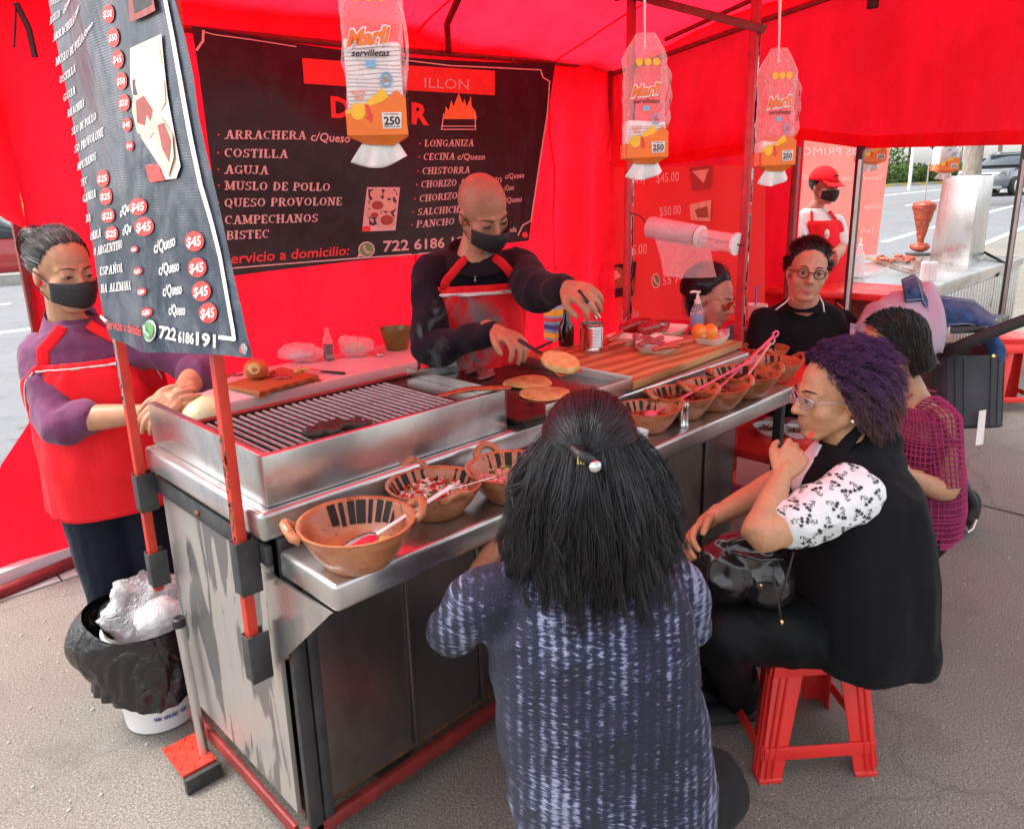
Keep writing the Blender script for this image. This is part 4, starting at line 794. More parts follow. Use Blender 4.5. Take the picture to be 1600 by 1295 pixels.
# ================================================================ people: builders
FH = nrm(FW * V(1, 1, 0)); RH = nrm(RT * V(1, 1, 0)); ZU = V(0, 0, 1)
def skinmat(name, c, r=.48):
    t = NT(name); a = t.n('ShaderNodeAttribute'); a.attribute_name = 'tint'; bc = t.mix(t.math('MULTIPLY', t.noise(38, None, 4), .3), (0, 0, 0), (0, 0, 0))
    f = t.ramp(t.math('ADD', t.math('MULTIPLY', t.noise(24, None, 5), .6), t.math('MULTIPLY', t.noise(130, None, 4), .4)), [(.32, .78), (.68, 1.14)]); bc = t.mix(1.0, a.outputs['Color'], f, 'MULTIPLY')
    return t.done(t.pb(Base_Color=bc, Roughness=t.ramp(t.noise(60, None, 3), [(.3, r - .1), (.7, r + .1)]), Subsurface_Weight=.12, Subsurface_Scale=.008, Subsurface_Radius=(1, .35, .2), Specular_IOR_Level=.45, Normal=t.bump(t.noise(320, None, 3), .25, .0015, t.bump(t.noise(75, None, 4), .22, .003))))
M['skin'] = skinmat('skin', (0, 0, 0))
def hairmat(name, r=.34, spec=.55):
    t = NT(name); a = t.n('ShaderNodeAttribute'); a.attribute_name = 'tint'
    return t.done(t.pb(Base_Color=a.outputs['Color'], Roughness=r, Specular_IOR_Level=spec, Anisotropic=.3))
M['hair'] = hairmat('hair', .36, .55); M['hair_matte'] = hairmat('hair_matte', .65, .1)
M['eye_white'] = mat('eye_white', (.7, .66, .62), .15, var=(5, .05)); M['iris'] = mat('iris', (.03, .015, .01), .08, var=(5, .1))
M['mask_black'] = mat('mask_black', (.014, .015, .018), .62, var=(40, .2), bump=(60, .3, .003))
M['frame_black'] = mat('frame_black', (.02, .015, .014), .2, var=(9, .2))
def fabric(name, c, r=.85, weave=420, bump=.25, var=(9, .18), sheen=.15, spec=.2):
    t = NT(name); c = A(c); co = t.co()
    bc = t.ramp(t.noise(var[0], co, 5), [(.3, tuple(c * (1 - var[1]))), (.7, tuple(np.clip(c * (1 + var[1]), 0, 1)))])
    nr = t.bump(t.noise(16, t.co((1, 1, .5)), 4, .6, .6), .35, .012); nr = t.bump(t.noise(weave, co, 2), bump, .0015, nr)
    MC[name] = t.done(t.pb(Base_Color=bc, Roughness=r, Sheen_Weight=sheen, Specular_IOR_Level=spec, Normal=nr)); return MC[name]
class Fig:
    def __init__(s, name, loc, label, skin):
        s.root = thing(name, loc, label, 'person'); s.B = MB(); s.H = MB(); s.skin = A(skin); s.lips = []; s.dark = []; s.hl = 0.0
    def head(s, c, f, u=(0, 0, 1), k=1.0, neck=None, nr=.05, female=True, eyes=True, mask=None, op=.0068):
        B = s.B; c = A(c, float); f = nrm(f); u = nrm(A(u, float) - f * (A(u, float) @ f)); l = np.cross(u, f); s.c, s.f, s.u, s.l, s.k = c, f, u, l, k
        Q = lambda x, y, z: c + k * (f * x + l * y + u * z); ax = (f, l, u); s.Q = Q; R = lambda *r: tuple(k * a for a in r)
        B.ell(Q(-.018, 0, .032), R(.097, .077, .088), ax, 18, 12); B.ell(Q(.028, 0, -.035), R(.062, .062, .085), ax, 16, 12)
        B.ell(Q(.062, 0, -.098), R(.024, .028, .02), ax)
        for y in (-1, 1):
            B.cap(Q(-.005, y * .052, -.055), k * .02, Q(.055, y * .018, -.1), k * .019); B.ell(Q(.046, y * .036, -.03), R(.034, .03, .034), ax)
            B.cap(Q(.076, y * .012, .022), k * .012, Q(.056, y * .046, .018), k * .010); B.ell(Q(.092, y * .012, -.034), R(.011, .009, .008), ax, 8, 6)
            B.ell(Q(.07, y * .031, .003), R(.0125, .019, .0135), ax, 10, 8)
            B.ell(Q(-.012, y * .076, -.012), R(.018, .008, .031), (f, nrm(l + f * -.3 * y), u), 10, 8); B.ell(Q(-.004, y * .08, -.012), R(.006, .006, .016), ax, 8, 6)
        B.cap(Q(.082, 0, .008), k * .0095, Q(.104, 0, -.03), k * .0125); B.ell(Q(.101, 0, -.03), R(.012, .012, .010), ax, 10, 8)
        B.ell(Q(.083, 0, -.0655), R(.0125, .023, .0065), ax, 10, 6); B.ell(Q(.081, 0, -.0775), R(.012, .019, .0075), ax, 10, 6)
        s.lips.append((Q(.088, 0, -.0715), .022 * k))
        if neck is not None: B.limb([(Q(-.02, 0, -.05), nr * k), (Q(-.022, 0, -.1), nr * k * .94), (A(neck), nr * k * 1.1)], 14)
        if eyes:
            for y in (-1, 1):
                e = MB(); e.ell(Q(.0745, y * .031, .001), R(.0125, .0145, op), ax, 12, 8); eo = e.build('eye', M['eye_white'] if op > .003 else M['brow'], s.root, smooth=180)
                e = MB(); e.ell(Q(.0745, y * .031, .001 - .0005) + f * k * .0104, R(.0028, .0068, min(.0058, op * .95)), ax, 10, 6)
                g = MB(); g.tube([Q(.0815, y * .0155, .000), Q(.0885, y * .0235, op * .92), Q(.089, y * .032, op * 1.12), Q(.083, y * .043, op * .6), Q(.079, y * .047, .0)], [.0009 * k, .0016 * k, .0018 * k, .0016 * k, .0008 * k], 6); g.build('eyelash', M['brow'], eo, smooth=180); e.build('iris', M['iris'], eo, smooth=180)
        for y in (-1, 1):
            e = MB(); e.tube([Q(.0905, y * .014, .0235), Q(.087, y * .03, .029), Q(.07, y * .05, .024)], [k * .0026, k * .0034, k * .0014], 6, flat=.8); e.build('eyebrow', M['brow'], s.root, smooth=180)
    def mask(s, m=None, w=.062):
        Q = s.Q; q = MB()
        def g(u, v):
            a = (u * 2 - 1) * 1.25; top = .0 - .012 * abs(u * 2 - 1) ** 2 * 1; z = -.018 + .012 * (1 - abs(2 * u - 1)) ** 1.5 - v * (.088 - .03 * abs(2 * u - 1)); bul = .017 * math.sin(math.pi * min(1, v * .92 + .1)) * math.cos(a * .9)
            r = .068 + .026 * math.cos(a) ** 2 + bul - .004 * math.sin(v * 22) * .25; x = .016 + r * math.cos(a) * (1.0 - .12 * v); y = (.0705 - .004 * v) * math.sin(a) * 1.06
            return Q(x + .0075, y, z)
        q.grid(g, 22, 14); o = q.build('face_mask', M['mask_black'], s.root, smooth=180, solid=.0025)
        q = MB()
        for y in (-1, 1):
            for z0, z1 in ((-.02, .008), (-.075, -.035)): q.tube([Q(.032, y * .0665, z0), Q(.01, y * .074, (z0 + z1) / 2), Q(-.012, y * .087, z1)], .0016 * s.k, 5)
        q.build('ear_loop', M['mask_black'], o)
    def hand(s, w, d, t, c, curl=.6, k=1.0, spread=1.0, thumb=.5, curls=None):
        w = A(w, float); d = nrm(d); t = nrm(A(t, float) - d * (A(t, float) @ d)); n = np.cross(d, t); n = n if n @ A(c, float) > 0 else -n; H = s.H
        L = (.068, .076, .071, .056); off = (.029, .0098, -.0098, -.0285); base = (.086, .09, .086, .076)
        H.limb([(w - d * .05 * k, .0265 * k), (w - d * .01, .0245 * k), (w + d * .025 * k, .0235 * k)], 12, 3)
        for i in range(4):
            b = w + d * base[i] * k + t * off[i] * k * spread; H.limb([(w + t * off[i] * .45 * k + d * .005, .0165 * k), (w + d * base[i] * .55 * k + t * off[i] * .85 * k, .0155 * k), (b, .0118 * k)], 10, 3)
            a = 0; p = b; pts = [(b - d * .015 * k, .0105 * k), (p, .0105 * k)]; cu = curls[i] if curls else curl
            for j, (fr, g) in enumerate(((.44, .75), (.31, 1.15), (.25, .8))):
                a += cu * g; dd = nrm(d * math.cos(a) + n * math.sin(a) + t * (1.5 - i) * .05 * spread); p = p + dd * L[i] * 1.12 * fr * k; pts.append((p, (.0096, .0088, .0075)[j] * k))
            H.limb(pts, 10, 3)
        b = w + d * .022 * k + t * .02 * k; p1 = b + nrm(d * .75 + t * .75 + n * .25 * thumb) * .042 * k; p2 = p1 + nrm(d * .9 + t * .25 + n * .6 * thumb) * .032 * k; p3 = p2 + nrm(d * .9 - t * .05 + n * .8 * thumb) * .024 * k
        H.limb([(b - d * .01, .0155 * k), (p1, .0125 * k), (p2, .0105 * k), (p3, .0085 * k)], 10, 3)
    def finish(s, voxel=.005, hv=.0038):
        me = remesh(s.B, voxel, 5); v = getv(me); fs = [tuple(p.vertices) for p in me.polygons]; bpy.data.meshes.remove(me)
        if s.H.f:
            m2 = remesh(s.H, hv, 2); v2 = getv(m2); fs += [tuple(i + len(v) for i in p.vertices) for p in m2.polygons]; v = np.concatenate([v, v2]); bpy.data.meshes.remove(m2)
        me = bpy.data.meshes.new('body'); me.from_pydata(v.tolist(), [], fs)
        def col(v):
            c = np.tile(s.skin, (len(v), 1)) * (1 + .1 * fbm(v * 14, 4)[:, None])
            for p, r in s.lips: w = np.clip(1.3 - np.linalg.norm((v - p) / r, axis=1), 0, 1)[:, None]; w = w * .75; c = c * (1 - w) + A([.38, .13, .105]) * w
            for p, r, cc, st in s.dark: w = np.clip(1.4 - np.linalg.norm((v - p) / A(r), axis=1), 0, 1)[:, None] * st; c = c * (1 - w) + A(cc) * w
            return c
        return skin_obj('body', me, M['skin'], s.root, None, col)
M['brow'] = mat('brow', (.02, .014, .012), .7, var=(60, .3))
class Loft:
    """sections (centre, half width, half depth), side vector, front vector"""
    def __init__(s, sec, side, front, ex=2.3): s.sec, s.side, s.front, s.ex = sec, nrm(side), nrm(front), ex
    def at(s, th, t, grow=0.0):
        n = len(s.sec) - 1; x = min(max(t, 0), 1) * n; i = min(int(x), n - 1); f = x - i; f = f * f * (3 - 2 * f) * .5 + f * .5; a, b = s.sec[i], s.sec[i + 1]
        c = A(a[0], float) * (1 - f) + A(b[0], float) * f; w = a[1] * (1 - f) + b[1] * f + grow; dd = a[2] * (1 - f) + b[2] * f + grow
        ct, st = math.cos(th), math.sin(th); e = 2 / s.ex
        return c + s.side * w * abs(ct) ** e * (1 if ct > 0 else -1) + s.front * dd * abs(st) ** e * (1 if st > 0 else -1)
    def add(s, mb, nu=28, nv=20, grow=0.0, t0=0, t1=1):
        return mb.rings([[s.at(2 * math.pi * i / nu, t0 + (t1 - t0) * j / nv, grow) for i in range(nu)] for j in range(nv + 1)])
    def patch(s, name, m, parent, th0, th1, t0, t1, grow=.012, nu=24, nv=20, thick=.004, fold=.004, seed=1, shape=None):
        q = MB()
        def g(u, v):
            t = t0 + (t1 - t0) * v; a, b = (th0, th1) if shape is None else shape(v); th = a + (b - a) * u; p = s.at(th, t, grow)
            return p + (s.front + s.side * math.cos(th)) * fold * (float(fbm(V(u * 7, v * 1.3, seed), seed)) + .5 * (1 - 3 * abs(float(fbm(V(u * 9 + v, v * 2, seed + 3), seed, 2)))))
        q.grid(g, nu, nv); return q.build(name, m, parent, smooth=180, solid=thick)
def folds(amp=.006, sc=(9, 9, 5), seed=1, ridge=True):
    def f(v):
        n = fbm(v * A(sc), seed, 3); r = (1 - np.abs(fbm(v * A(sc) * .8 + 5, seed + 9, 2)) * 3.2) if ridge else n
        return amp * (n * .8 + .5 * np.clip(r, -1, 1))
    return f
def garment(fig, name, mb, m, voxel=.007, it=3, disp=None):
    return skin_obj(name, remesh(mb, voxel, it), m, fig.root, disp if disp is not None else folds())
def strands(name, S, r, parent, m, tint, n_side=3, tip=.25):
    """S: strands x points x 3 array; every strand a thin tapering fibre"""
    S = np.asarray(S, float); n, k = S.shape[:2]; T = np.gradient(S, axis=1); T /= np.linalg.norm(T, axis=2, keepdims=True) + 1e-9
    ref = np.tile(V(.3, .5, .81), (n, k, 1)); a = np.cross(T, ref); a /= np.linalg.norm(a, axis=2, keepdims=True) + 1e-9; b = np.cross(T, a)
    rr = (np.asarray(r, float).reshape(-1, 1) if not np.isscalar(r) else np.full((n, 1), r)) * np.linspace(1, tip, k)[None] ** .8
    ang = np.arange(n_side) * 2 * math.pi / n_side
    v = S[:, :, None] + rr[:, :, None, None] * (np.cos(ang)[None, None, :, None] * a[:, :, None] + np.sin(ang)[None, None, :, None] * b[:, :, None])
    idx = np.arange(n * k * n_side).reshape(n, k, n_side); q0 = idx[:, :-1]; q1 = idx[:, 1:]
    F = np.stack([q0, np.roll(q0, -1, 2), np.roll(q1, -1, 2), q1], -1).reshape(-1, 4); me = bpy.data.meshes.new(name)
    me.vertices.add(v.size // 3); me.vertices.foreach_set('co', v.ravel()); me.loops.add(F.size); me.loops.foreach_set('vertex_index', F.ravel().astype(np.int32)); me.polygons.add(len(F)); me.polygons.foreach_set('loop_start', (np.arange(len(F)) * 4).astype(np.int32))
    me.update(calc_edges=True); me.polygons.foreach_set('use_smooth', np.ones(len(F), bool)); me.materials.append(m)
    t = np.asarray(tint, float); t = np.broadcast_to(t.reshape(n, -1, 3), (n, k, 3)); at = me.color_attributes.new('tint', 'FLOAT_COLOR', 'POINT')
    c = np.concatenate([np.repeat(t.reshape(n * k, 3), n_side, 0), np.ones((n * k * n_side, 1))], 1).astype(np.float32); at.data.foreach_set('color', c.ravel())
    return link(name, me, parent)
def hairline(z): return float(np.interp(z, [-1, -.8, -.62, -.48, -.25, 0, .3, .55, .72, 1], [-2, -.5, -.22, -.1, .2, .36, .47, .58, .69, .8]))   # how far forward hair grows at each height
def scalp(fig, n, rg, top=.0, back=True, pad=1.0, cond=None):
    """random points on the hair-bearing part of the head: local unit direction, point, normal"""
    out = []
    while len(out) < n:
        d = rg.normal(size=3); d /= np.linalg.norm(d)
        x, y, z = d
        if x > hairline(z) + fig.hl + rg.normal() * .045: continue
        if cond is not None and not cond(d): continue
        out.append(d)
    d = np.array(out); k = fig.k * pad
    p = fig.Q(-.018, 0, .032) + k * (np.outer(d[:, 0] * .0985, fig.f) + np.outer(d[:, 1] * .0785, fig.l) + np.outer(d[:, 2] * .0895, fig.u))
    nn = np.outer(d[:, 0], fig.f) + np.outer(d[:, 1], fig.l) + np.outer(d[:, 2], fig.u)
    return d, p, nn
def swept(fig, name, n, pull, length, rg, r=.0009, tint=(.012, .011, .012), lift=.004, m=None, k=8, hug=True, jitter=.006, grey=0.0):
    """short or tied-back hair: each strand runs over the skull towards the direction or point given by pull(d)"""
    d, p, nn = scalp(fig, n, rg); S = np.zeros((n, k, 3)); S[:, 0] = p; cur = d.copy(); kk = fig.k; L = length * rg.uniform(.6, 1.15, n)
    tgt = np.array([pull(x) for x in d]); off = rg.normal(size=(n, 3)) * jitter
    for j in range(1, k):
        t = tgt - cur * np.sum(tgt * cur, 1, keepdims=True); t /= np.linalg.norm(t, axis=1, keepdims=True) + 1e-6
        dist = np.linalg.norm(tgt - cur, axis=1, keepdims=True); cur = cur + t * np.minimum(L[:, None] / (k - 1) / .088, dist * .5); cur /= np.linalg.norm(cur, axis=1, keepdims=True); g = 1 + (lift * (1 if j < k - 1 else .7) * rg.uniform(.5, 1.5, n)[:, None]) / .088 * min(1, j / 2)
        q = cur * g
        S[:, j] = fig.Q(-.018, 0, .032) + kk * (np.outer(q[:, 0] * .0985, fig.f) + np.outer(q[:, 1] * .0785, fig.l) + np.outer(q[:, 2] * .0895, fig.u)) + off * (j / k)
    c = np.tile(A(tint), (n, 1)) * rg.uniform(.6, 1.7, (n, 1))
    if grey: w = rg.random(n) < grey; c[w] = A([.25, .25, .26]) * rg.uniform(.5, 1.2, (w.sum(), 1))
    return strands(name, S, r * rg.uniform(.8, 1.3, n), fig.root, m or M['hair'], c)
def clump(S, n, key, st, rg, pw=1.0):
    c = rg.choice(len(S), n, replace=False); K = np.asarray(key); out = np.empty(len(S), int)
    for i in range(0, len(S), 500): out[i:i + 500] = c[np.argmin(((K[i:i + 500, None] - K[None, c]) ** 2).sum(2), 1)]
    w = (st * np.linspace(0, 1, S.shape[1]) ** pw)[None, :, None]; return S * (1 - w) + S[out] * w
def hair_cap(fig, name, tint, grow=.0025, parent=None):
    q = MB(); K = fig.k
    def g(u, v):
        th = u * 2 * math.pi; z = 1 - v * 1.78; rr = math.sqrt(max(0, 1 - z * z)); x, y = rr * math.cos(th), rr * math.sin(th)
        hl = hairline(z) + fig.hl - .05
        if x > hl: x = hl; 
        s = 1 + grow / .088 * min(1, max(0, (hl - x) / .6)) - .012
        if x >= hl - 1e-6: s = .95
        return fig.Q(-.018 + x * .0985 * s, y * .0785 * s, .032 + z * .0895 * s)
    q.grid(g, 40, 22); o = q.build(name, M['hair'], parent or fig.root, smooth=180)
    at = o.data.color_attributes.new('tint', 'FLOAT_COLOR', 'POINT'); at.data.foreach_set('color', np.tile(A([*tint, 1]), (len(o.data.vertices), 1)).astype(np.float32).ravel()); return o
def glasses(fig, rim, lens, r=.0012, lr=(.021, .017), round_=True, side=True, z=0.0):
    Q = fig.Q; g = None
    for y in (-1, 1):
        pts = [Q(.0985 - .012 * abs(math.cos(a)) * (1 if math.cos(a) * y > 0 else 0), y * .032 + lr[0] * math.cos(a), z + lr[1] * math.sin(a)) for a in np.linspace(0, 2 * math.pi, 21)]
        q = MB(); q.tube(pts, r * fig.k, 6)
        if g is None:
            q.tube([Q(.099, -.012, z + .004), Q(.104, 0, z + .006), Q(.099, .012, z + .004)], r * fig.k, 6)
            for s_ in (-1, 1): q.tube([Q(.088, s_ * (.032 + lr[0]), z + .004), Q(.04, s_ * .074, z + .004), Q(-.02, s_ * .083, z - .002)], r * fig.k, 6)
            g = q.build('glasses', rim, fig.root, smooth=180)
        else: q.build('rim', rim, g, smooth=180)
        if lens is not None: q = MB(); q.add([p for p in pts[:-1]], [tuple(range(20))]); q.build('lens', lens, g, smooth=None)
    return g
def pix(px, py, d): return P(px, py, d)
# ================================================================ the people
M['navy_hoodie'] = fabric('navy_hoodie', (.012, .007, .015), sheen=.06); M['apron_red'] = fabric('apron_red', (.85, .018, .028), .8, 300, .2, (6, .1), .0)
M['purple_shirt'] = fabric('purple_shirt', (.15, .045, .115), .8, 260, .5); M['jeans_dark'] = fabric('jeans_dark', (.007, .011, .024), .85, 300, .3, sheen=.05)
M['black_cloth'] = fabric('black_cloth', (.006, .0065, .009), .85, 380, .2, sheen=.03, spec=.15); M['black_shiny'] = fabric('black_shiny', (.004, .005, .0065), .6, 300, .1, sheen=.0, spec=.16)
M['white_shirt'] = fabric('white_shirt', (.72, .68, .68), .8, 300, .15, (6, .05)); M['denim_grey'] = fabric('denim_grey', (.1, .13, .2), .85, 260, .4); M['floral_white'] = fabric('floral_white', (.76, .77, .79), .75, 500, .15, (6, .05))
M['piping'] = mat('piping', (.8, .78, .76), .7); M['hood_grey'] = fabric('hood_grey', (.2, .18, .21)); M['brown_skin'] = M['skin']
def knit():
    t = NT('knit'); s = .0
    c = t.n('ShaderNodeTexCoord').outputs['Object']; m = t.n('ShaderNodeMapping'); m.inputs['Rotation'].default_value = (0, 0, -.82); t.l(c, m.inputs['Vector'])
    m2 = t.n('ShaderNodeMapping'); m2.inputs['Scale'].default_value = (3, 46, 170); t.l(m.outputs[0], m2.inputs['Vector']); dash_ = t.noise(1.0, m2.outputs[0], 3, .7)
    m3 = t.n('ShaderNodeMapping'); m3.inputs['Scale'].default_value = (1.5, 11, 1.6); t.l(m.outputs[0], m3.inputs['Vector']); col = t.noise(1.0, m3.outputs[0], 2)
    m4 = t.n('ShaderNodeMapping'); m4.inputs['Scale'].default_value = (2, 2, 9); t.l(m.outputs[0], m4.inputs['Vector']); band = t.noise(1.0, m4.outputs[0], 3)
    st = t.n('ShaderNodeTexWave', bands_direction='Y'); t.set(st, Scale=14.0, Distortion=1.2, Detail=1.0); t.l(m.outputs[0], st.inputs['Vector'])
    f = t.math('ADD', t.math('ADD', dash_, t.math('MULTIPLY', t.math('SUBTRACT', col, .5), .9)), t.math('MULTIPLY', t.math('SUBTRACT', band, .5), .35)); f = t.math('ADD', f, t.math('MULTIPLY', t.math('SUBTRACT', st.outputs['Fac'], .5), .16))
    fine = t.noise(420, None, 2); bc = t.ramp(f, [(.46, (.008, .009, .027)), (.57, (.026, .031, .08)), (.72, (.26, .28, .41))]); bc = t.mix(t.ramp(fine, [(.62, 0.0), (.74, .45)]), bc, (.26, .27, .38))
    nr = t.bump(t.math('ADD', dash_, t.math('MULTIPLY', fine, .5)), .7, .005); return t.done(t.pb(Base_Color=bc, Roughness=.9, Sheen_Weight=.04, Normal=nr))
M['knit'] = knit(); M['knit_plain'] = fabric('knit_plain', (.065, .055, .115), .9, 200, .7, (120, .7)); M['crochet'] = fabric('crochet', (.32, .03, .115), .85, 200, .5, (40, .2)); M['trouser_grey'] = fabric('trouser_grey', (.018, .018, .019), sheen=.03)
BK, BR_ = (.015, .014, .0175), (.05, .028, .02)
# ---------------------------------------------------------------- woman in the foreground, seen from behind
fw = Fig('person', (.42, -.62, GZ), 'woman with long black hair in a speckled navy knit sweater seen from behind', (.42, .2, .11))
ff = nrm(FH * .93 + RH * .12); fl_ = nrm(np.cross(ZU, ff))
hc = pix(921, 712, 1.47); nb = pix(918, 850, 1.53)
fw.head(hc, nrm(ff - ZU * .22), k=.97, neck=nb + V(0, 0, -.03))
sh = pix(905, 905, 1.55)
tor = Loft([(pix(960, 1290, 1.78), .235, .17), (pix(955, 1230, 1.72), .24, .175), (pix(945, 1150, 1.66), .235, .165), (pix(930, 1060, 1.60), .22, .15), (pix(915, 970, 1.56), .225, .145), (pix(908, 905, 1.545), .205, .12), (pix(912, 870, 1.54), .12, .085), (pix(915, 845, 1.53), .07, .06)], -fl_, ff)
tor.add(fw.B, grow=-.015)
armsF = []
for S_, E_, Wr in ((pix(752, 938, 1.53), pix(706, 985, 1.66), pix(770, 860, 1.85)), (pix(1052, 915, 1.62), pix(1072, 975, 1.72), pix(1010, 850, 1.86))):
    fw.B.limb([(S_, .055), (E_, .042), (Wr, .028)], 12); armsF.append((S_, E_, Wr))
for (S_, E_, Wr), sgn in zip(armsF, (-1, 1)): fw.hand(Wr, nrm(Wr - E_), -sgn * RH, -ZU, .7)
fw.finish(.008, .007)
q = MB(); tor.add(q)
for S_, E_, Wr in armsF: q.limb([(S_ + nrm(sh - S_) * .05, .07), (S_, .068), (E_, .056), (E_ * .45 + Wr * .55, .042)], 16, 6)
garment(fw, 'sweater', q, M['knit'], .007, 3, lambda v: folds(.010, (7, 7, 12), 3)(v))
q = MB()
for s_ in (-1, 1):
    hp_ = pix(960, 1290, 1.75) + fl_ * s_ * .1; kn = hp_ + ff * .42 + ZU * .02; q.limb([(hp_, .12), (kn, .075)], 14); q.limb([(kn, .075), (kn - ZU * .42 - ff * .05, .05)], 14)
q.limb([(pix(1000, 1270, 1.75), .14), (pix(1110, 1230, 1.85), .1)], 12)
garment(fw, 'trousers', q, M['trouser_grey'], .012, 2)
# hair: under layer hanging to the shoulder blades, upper layer drawn back into a clip
rg = np.random.default_rng(21); clip = pix(918, 712, 1.343); N = 4800; Kp = 13
def hang_strands(N, rg, pxs):
    S = np.zeros((N, Kp, 3)); th = rg.uniform(-1.95, 1.95, N) * (1 - .0 * rg.random(N))   # angle round the back of the head, 0 straight back
    z0 = rg.uniform(-.35, .5, N); rr = np.sqrt(1 - z0 ** 2); k = fw.k
    x, y = -rr * np.cos(th), rr * np.sin(th); lay = rg.random(N); clump_ = vn(np.stack([th * 9, lay * 2, th * 0], -1), 4) + .6 * vn(np.stack([th * 23, lay * 3, th * 0 + 4], -1), 8)
    base = fw.Q(-.018, 0, .032) + k * (np.outer(x * .1, fw.f) + np.outer(y * .08, fw.l) + np.outer(z0 * .091, fw.u))
    endz = -.262 + .06 * clump_ + rg.normal(size=N) * .042 + .04 * np.abs(th / 1.9) ** 2; ou = .098 + .055 * lay
    for j in range(Kp):
        t = j / (Kp - 1); w = t ** .85; zz = (1 - w) * z0 * .0
        spread = 1 + .62 * w + .05 * clump_ * w; xx = -np.cos(th) * (ou * (1 - .12 * w) + .02 * w) ; yy = np.sin(th * (1 - .1 * w)) * (.094 + .03 * lay) * spread + .008 * clump_ * w
        wav = .013 * np.sin(t * 8 + clump_ * 6 + th * 6) * w + .005 * np.sin(t * 15 + th * 31) * w
        drop = ZU * 1; tgt = fw.Q(-.018, 0, .032) + np.outer(xx + wav, ff) * k + np.outer(yy + wav, fl_) * k + np.outer(endz * w + .07 * (1 - w) * z0, ZU)
        b = min(1, t * 3.2); b = b * b * (3 - 2 * b); lift = base + (base - fw.Q(-.018, 0, .032)) * .09 * min(1, t * 6) + np.outer(-w * .12 * np.ones(N), ZU)
        S[:, j] = lift * (1 - b) + tgt * b
    S += (rg.normal(size=(N, 1, 3)) * .0025) + np.cumsum(rg.normal(size=(N, Kp, 3)), 1) * .0006
    return S, clump_
S1, cl1 = hang_strands(N, rg, None)
S1 = clump(S1, 230, np.stack([S1[:, 5] @ fl_, S1[:, 5] @ ff * 1.5, S1[:, 7] @ ZU], 1), .72, rg, .8)
tint = A(BK)[None] * (1 + .5 * np.clip(cl1, -1, 1))[:, None] * rg.uniform(.6, 1.6, (N, 1)) + (rg.random((N, 1)) < .05) * A([.035, .034, .04])
hairF = strands('hair', S1, .00085 * rg.uniform(.7, 1.5, N), fw.root, M['hair'], tint)
# soft inner mass so that no skin shows between the strands
q = MB(); hq = fw.Q(-.018, 0, .032)
q.rings([[hq + ff * (-.0 + math.sin(a) * b - .035 * w) + fl_ * math.cos(a) * s_ + ZU * z for a in np.arange(26) * 2 * math.pi / 26] for z, s_, b, w in ((.084, .02, .02, 0), (.07, .05, .058, 0), (.03, .076, .09, 0), (-.04, .088, .094, .0), (-.12, .108, .085, .5), (-.2, .13, .06, 1.2), (-.255, .135, .035, 1.6))])
o = q.build('hair_mass', M['hair'], fw.root, smooth=180); at = o.data.color_attributes.new('tint', 'FLOAT_COLOR', 'POINT'); at.data.foreach_set('color', np.tile(A([.006, .006, .007, 1.0]), (len(o.data.vertices), 1)).astype(np.float32).ravel())
N2 = 2100; d, p, nn = scalp(fw, N2, rg, cond=lambda d: d[2] > .18 and d[0] > -.9); S2 = np.zeros((N2, 13, 3)); C0 = fw.Q(-.018, 0, .032); dc = nrm(clip - C0)
cur = (p - C0); cur /= np.linalg.norm(cur, axis=1, keepdims=True); ang = np.arccos(np.clip(cur @ dc, -1, 1)); ax = dc[None] - cur * (cur @ dc)[:, None]; ax /= np.linalg.norm(ax, axis=1, keepdims=True) + 1e-6
for j in range(13):
    t = j / 12; a = ang * t * .97; dr = cur * np.cos(a)[:, None] + ax * np.sin(a)[:, None]; lx, ly, lz = dr @ fw.f, dr @ fw.l, dr @ fw.u
    rad = 1 / np.sqrt((lx / .1) ** 2 + (ly / .08) ** 2 + (lz / .091) ** 2) * fw.k; S2[:, j] = C0 + dr * (rad + .006 + .008 * math.sin(math.pi * t) + .004 * rg.random(N2) * (1 - t))[:, None]
S2 += rg.normal(size=(N2, 1, 3)) * .0015 + np.cumsum(rg.normal(size=(N2, 13, 3)), 1) * .0004
strands('hair', S2, .0008 * rg.uniform(.7, 1.4, N2), fw.root, M['hair'], A(BK)[None] * rg.uniform(.6, 2.2, (N2, 1)), tip=.8)
q_ = rg.choice(N, 260, replace=False); Sf = S1[q_] + np.cumsum(rg.normal(size=(260, Kp, 3)) * .0035, 1) + np.outer(np.linspace(0, 1, Kp) ** 2, nrm(V(0, 0, .0) - ff * 1.0))[None] * rg.uniform(0, .02, (260, 1, 1)); strands('hair', Sf, .0006, fw.root, M['hair'], A(BK)[None] * rg.uniform(.8, 1.6, (260, 1)))
N3 = 500; S3 = np.zeros((N3, 10, 3)); th = rg.normal(size=N3) * .35
for j in range(10):
    t = j / 9; S3[:, j] = clip + np.outer(-.008 - .012 * math.sin(t * 3) + 0 * th, ff) + np.outer(th * (.012 + .06 * t), fl_) - np.outer(.015 + t * (.1 + .05 * np.abs(th)), ZU) - np.outer(.02 * t + 0 * th, ff)
S3 += rg.normal(size=(N3, 1, 3)) * .004; strands('hair', S3, .0009, fw.root, M['hair'], A(BK)[None] * rg.uniform(.7, 2, (N3, 1)))
hcl = thing('hair_clip', clip, 'small black and silver claw clip holding back long black hair', 'hair clip'); cdir = -ff
q = MB(); q.limb([(clip + cdir * .0 + fl_ * .026 + ZU * .014, .008), (clip + cdir * .014 + fl_ * .012 + ZU * .006, .011), (clip + cdir * .016, .011), (clip + cdir * .004 - fl_ * .02 - ZU * .014, .009)], 10); q.build('clip_body', M['black_plastic'], hcl, smooth=180)
q = MB(); q.ell(clip + cdir * .022 - fl_ * .014 - ZU * .012, (.014, .012, .013), n=12, m=8); q.build('clip_tip', M['steel_cut'], hcl, smooth=180)
q = MB()
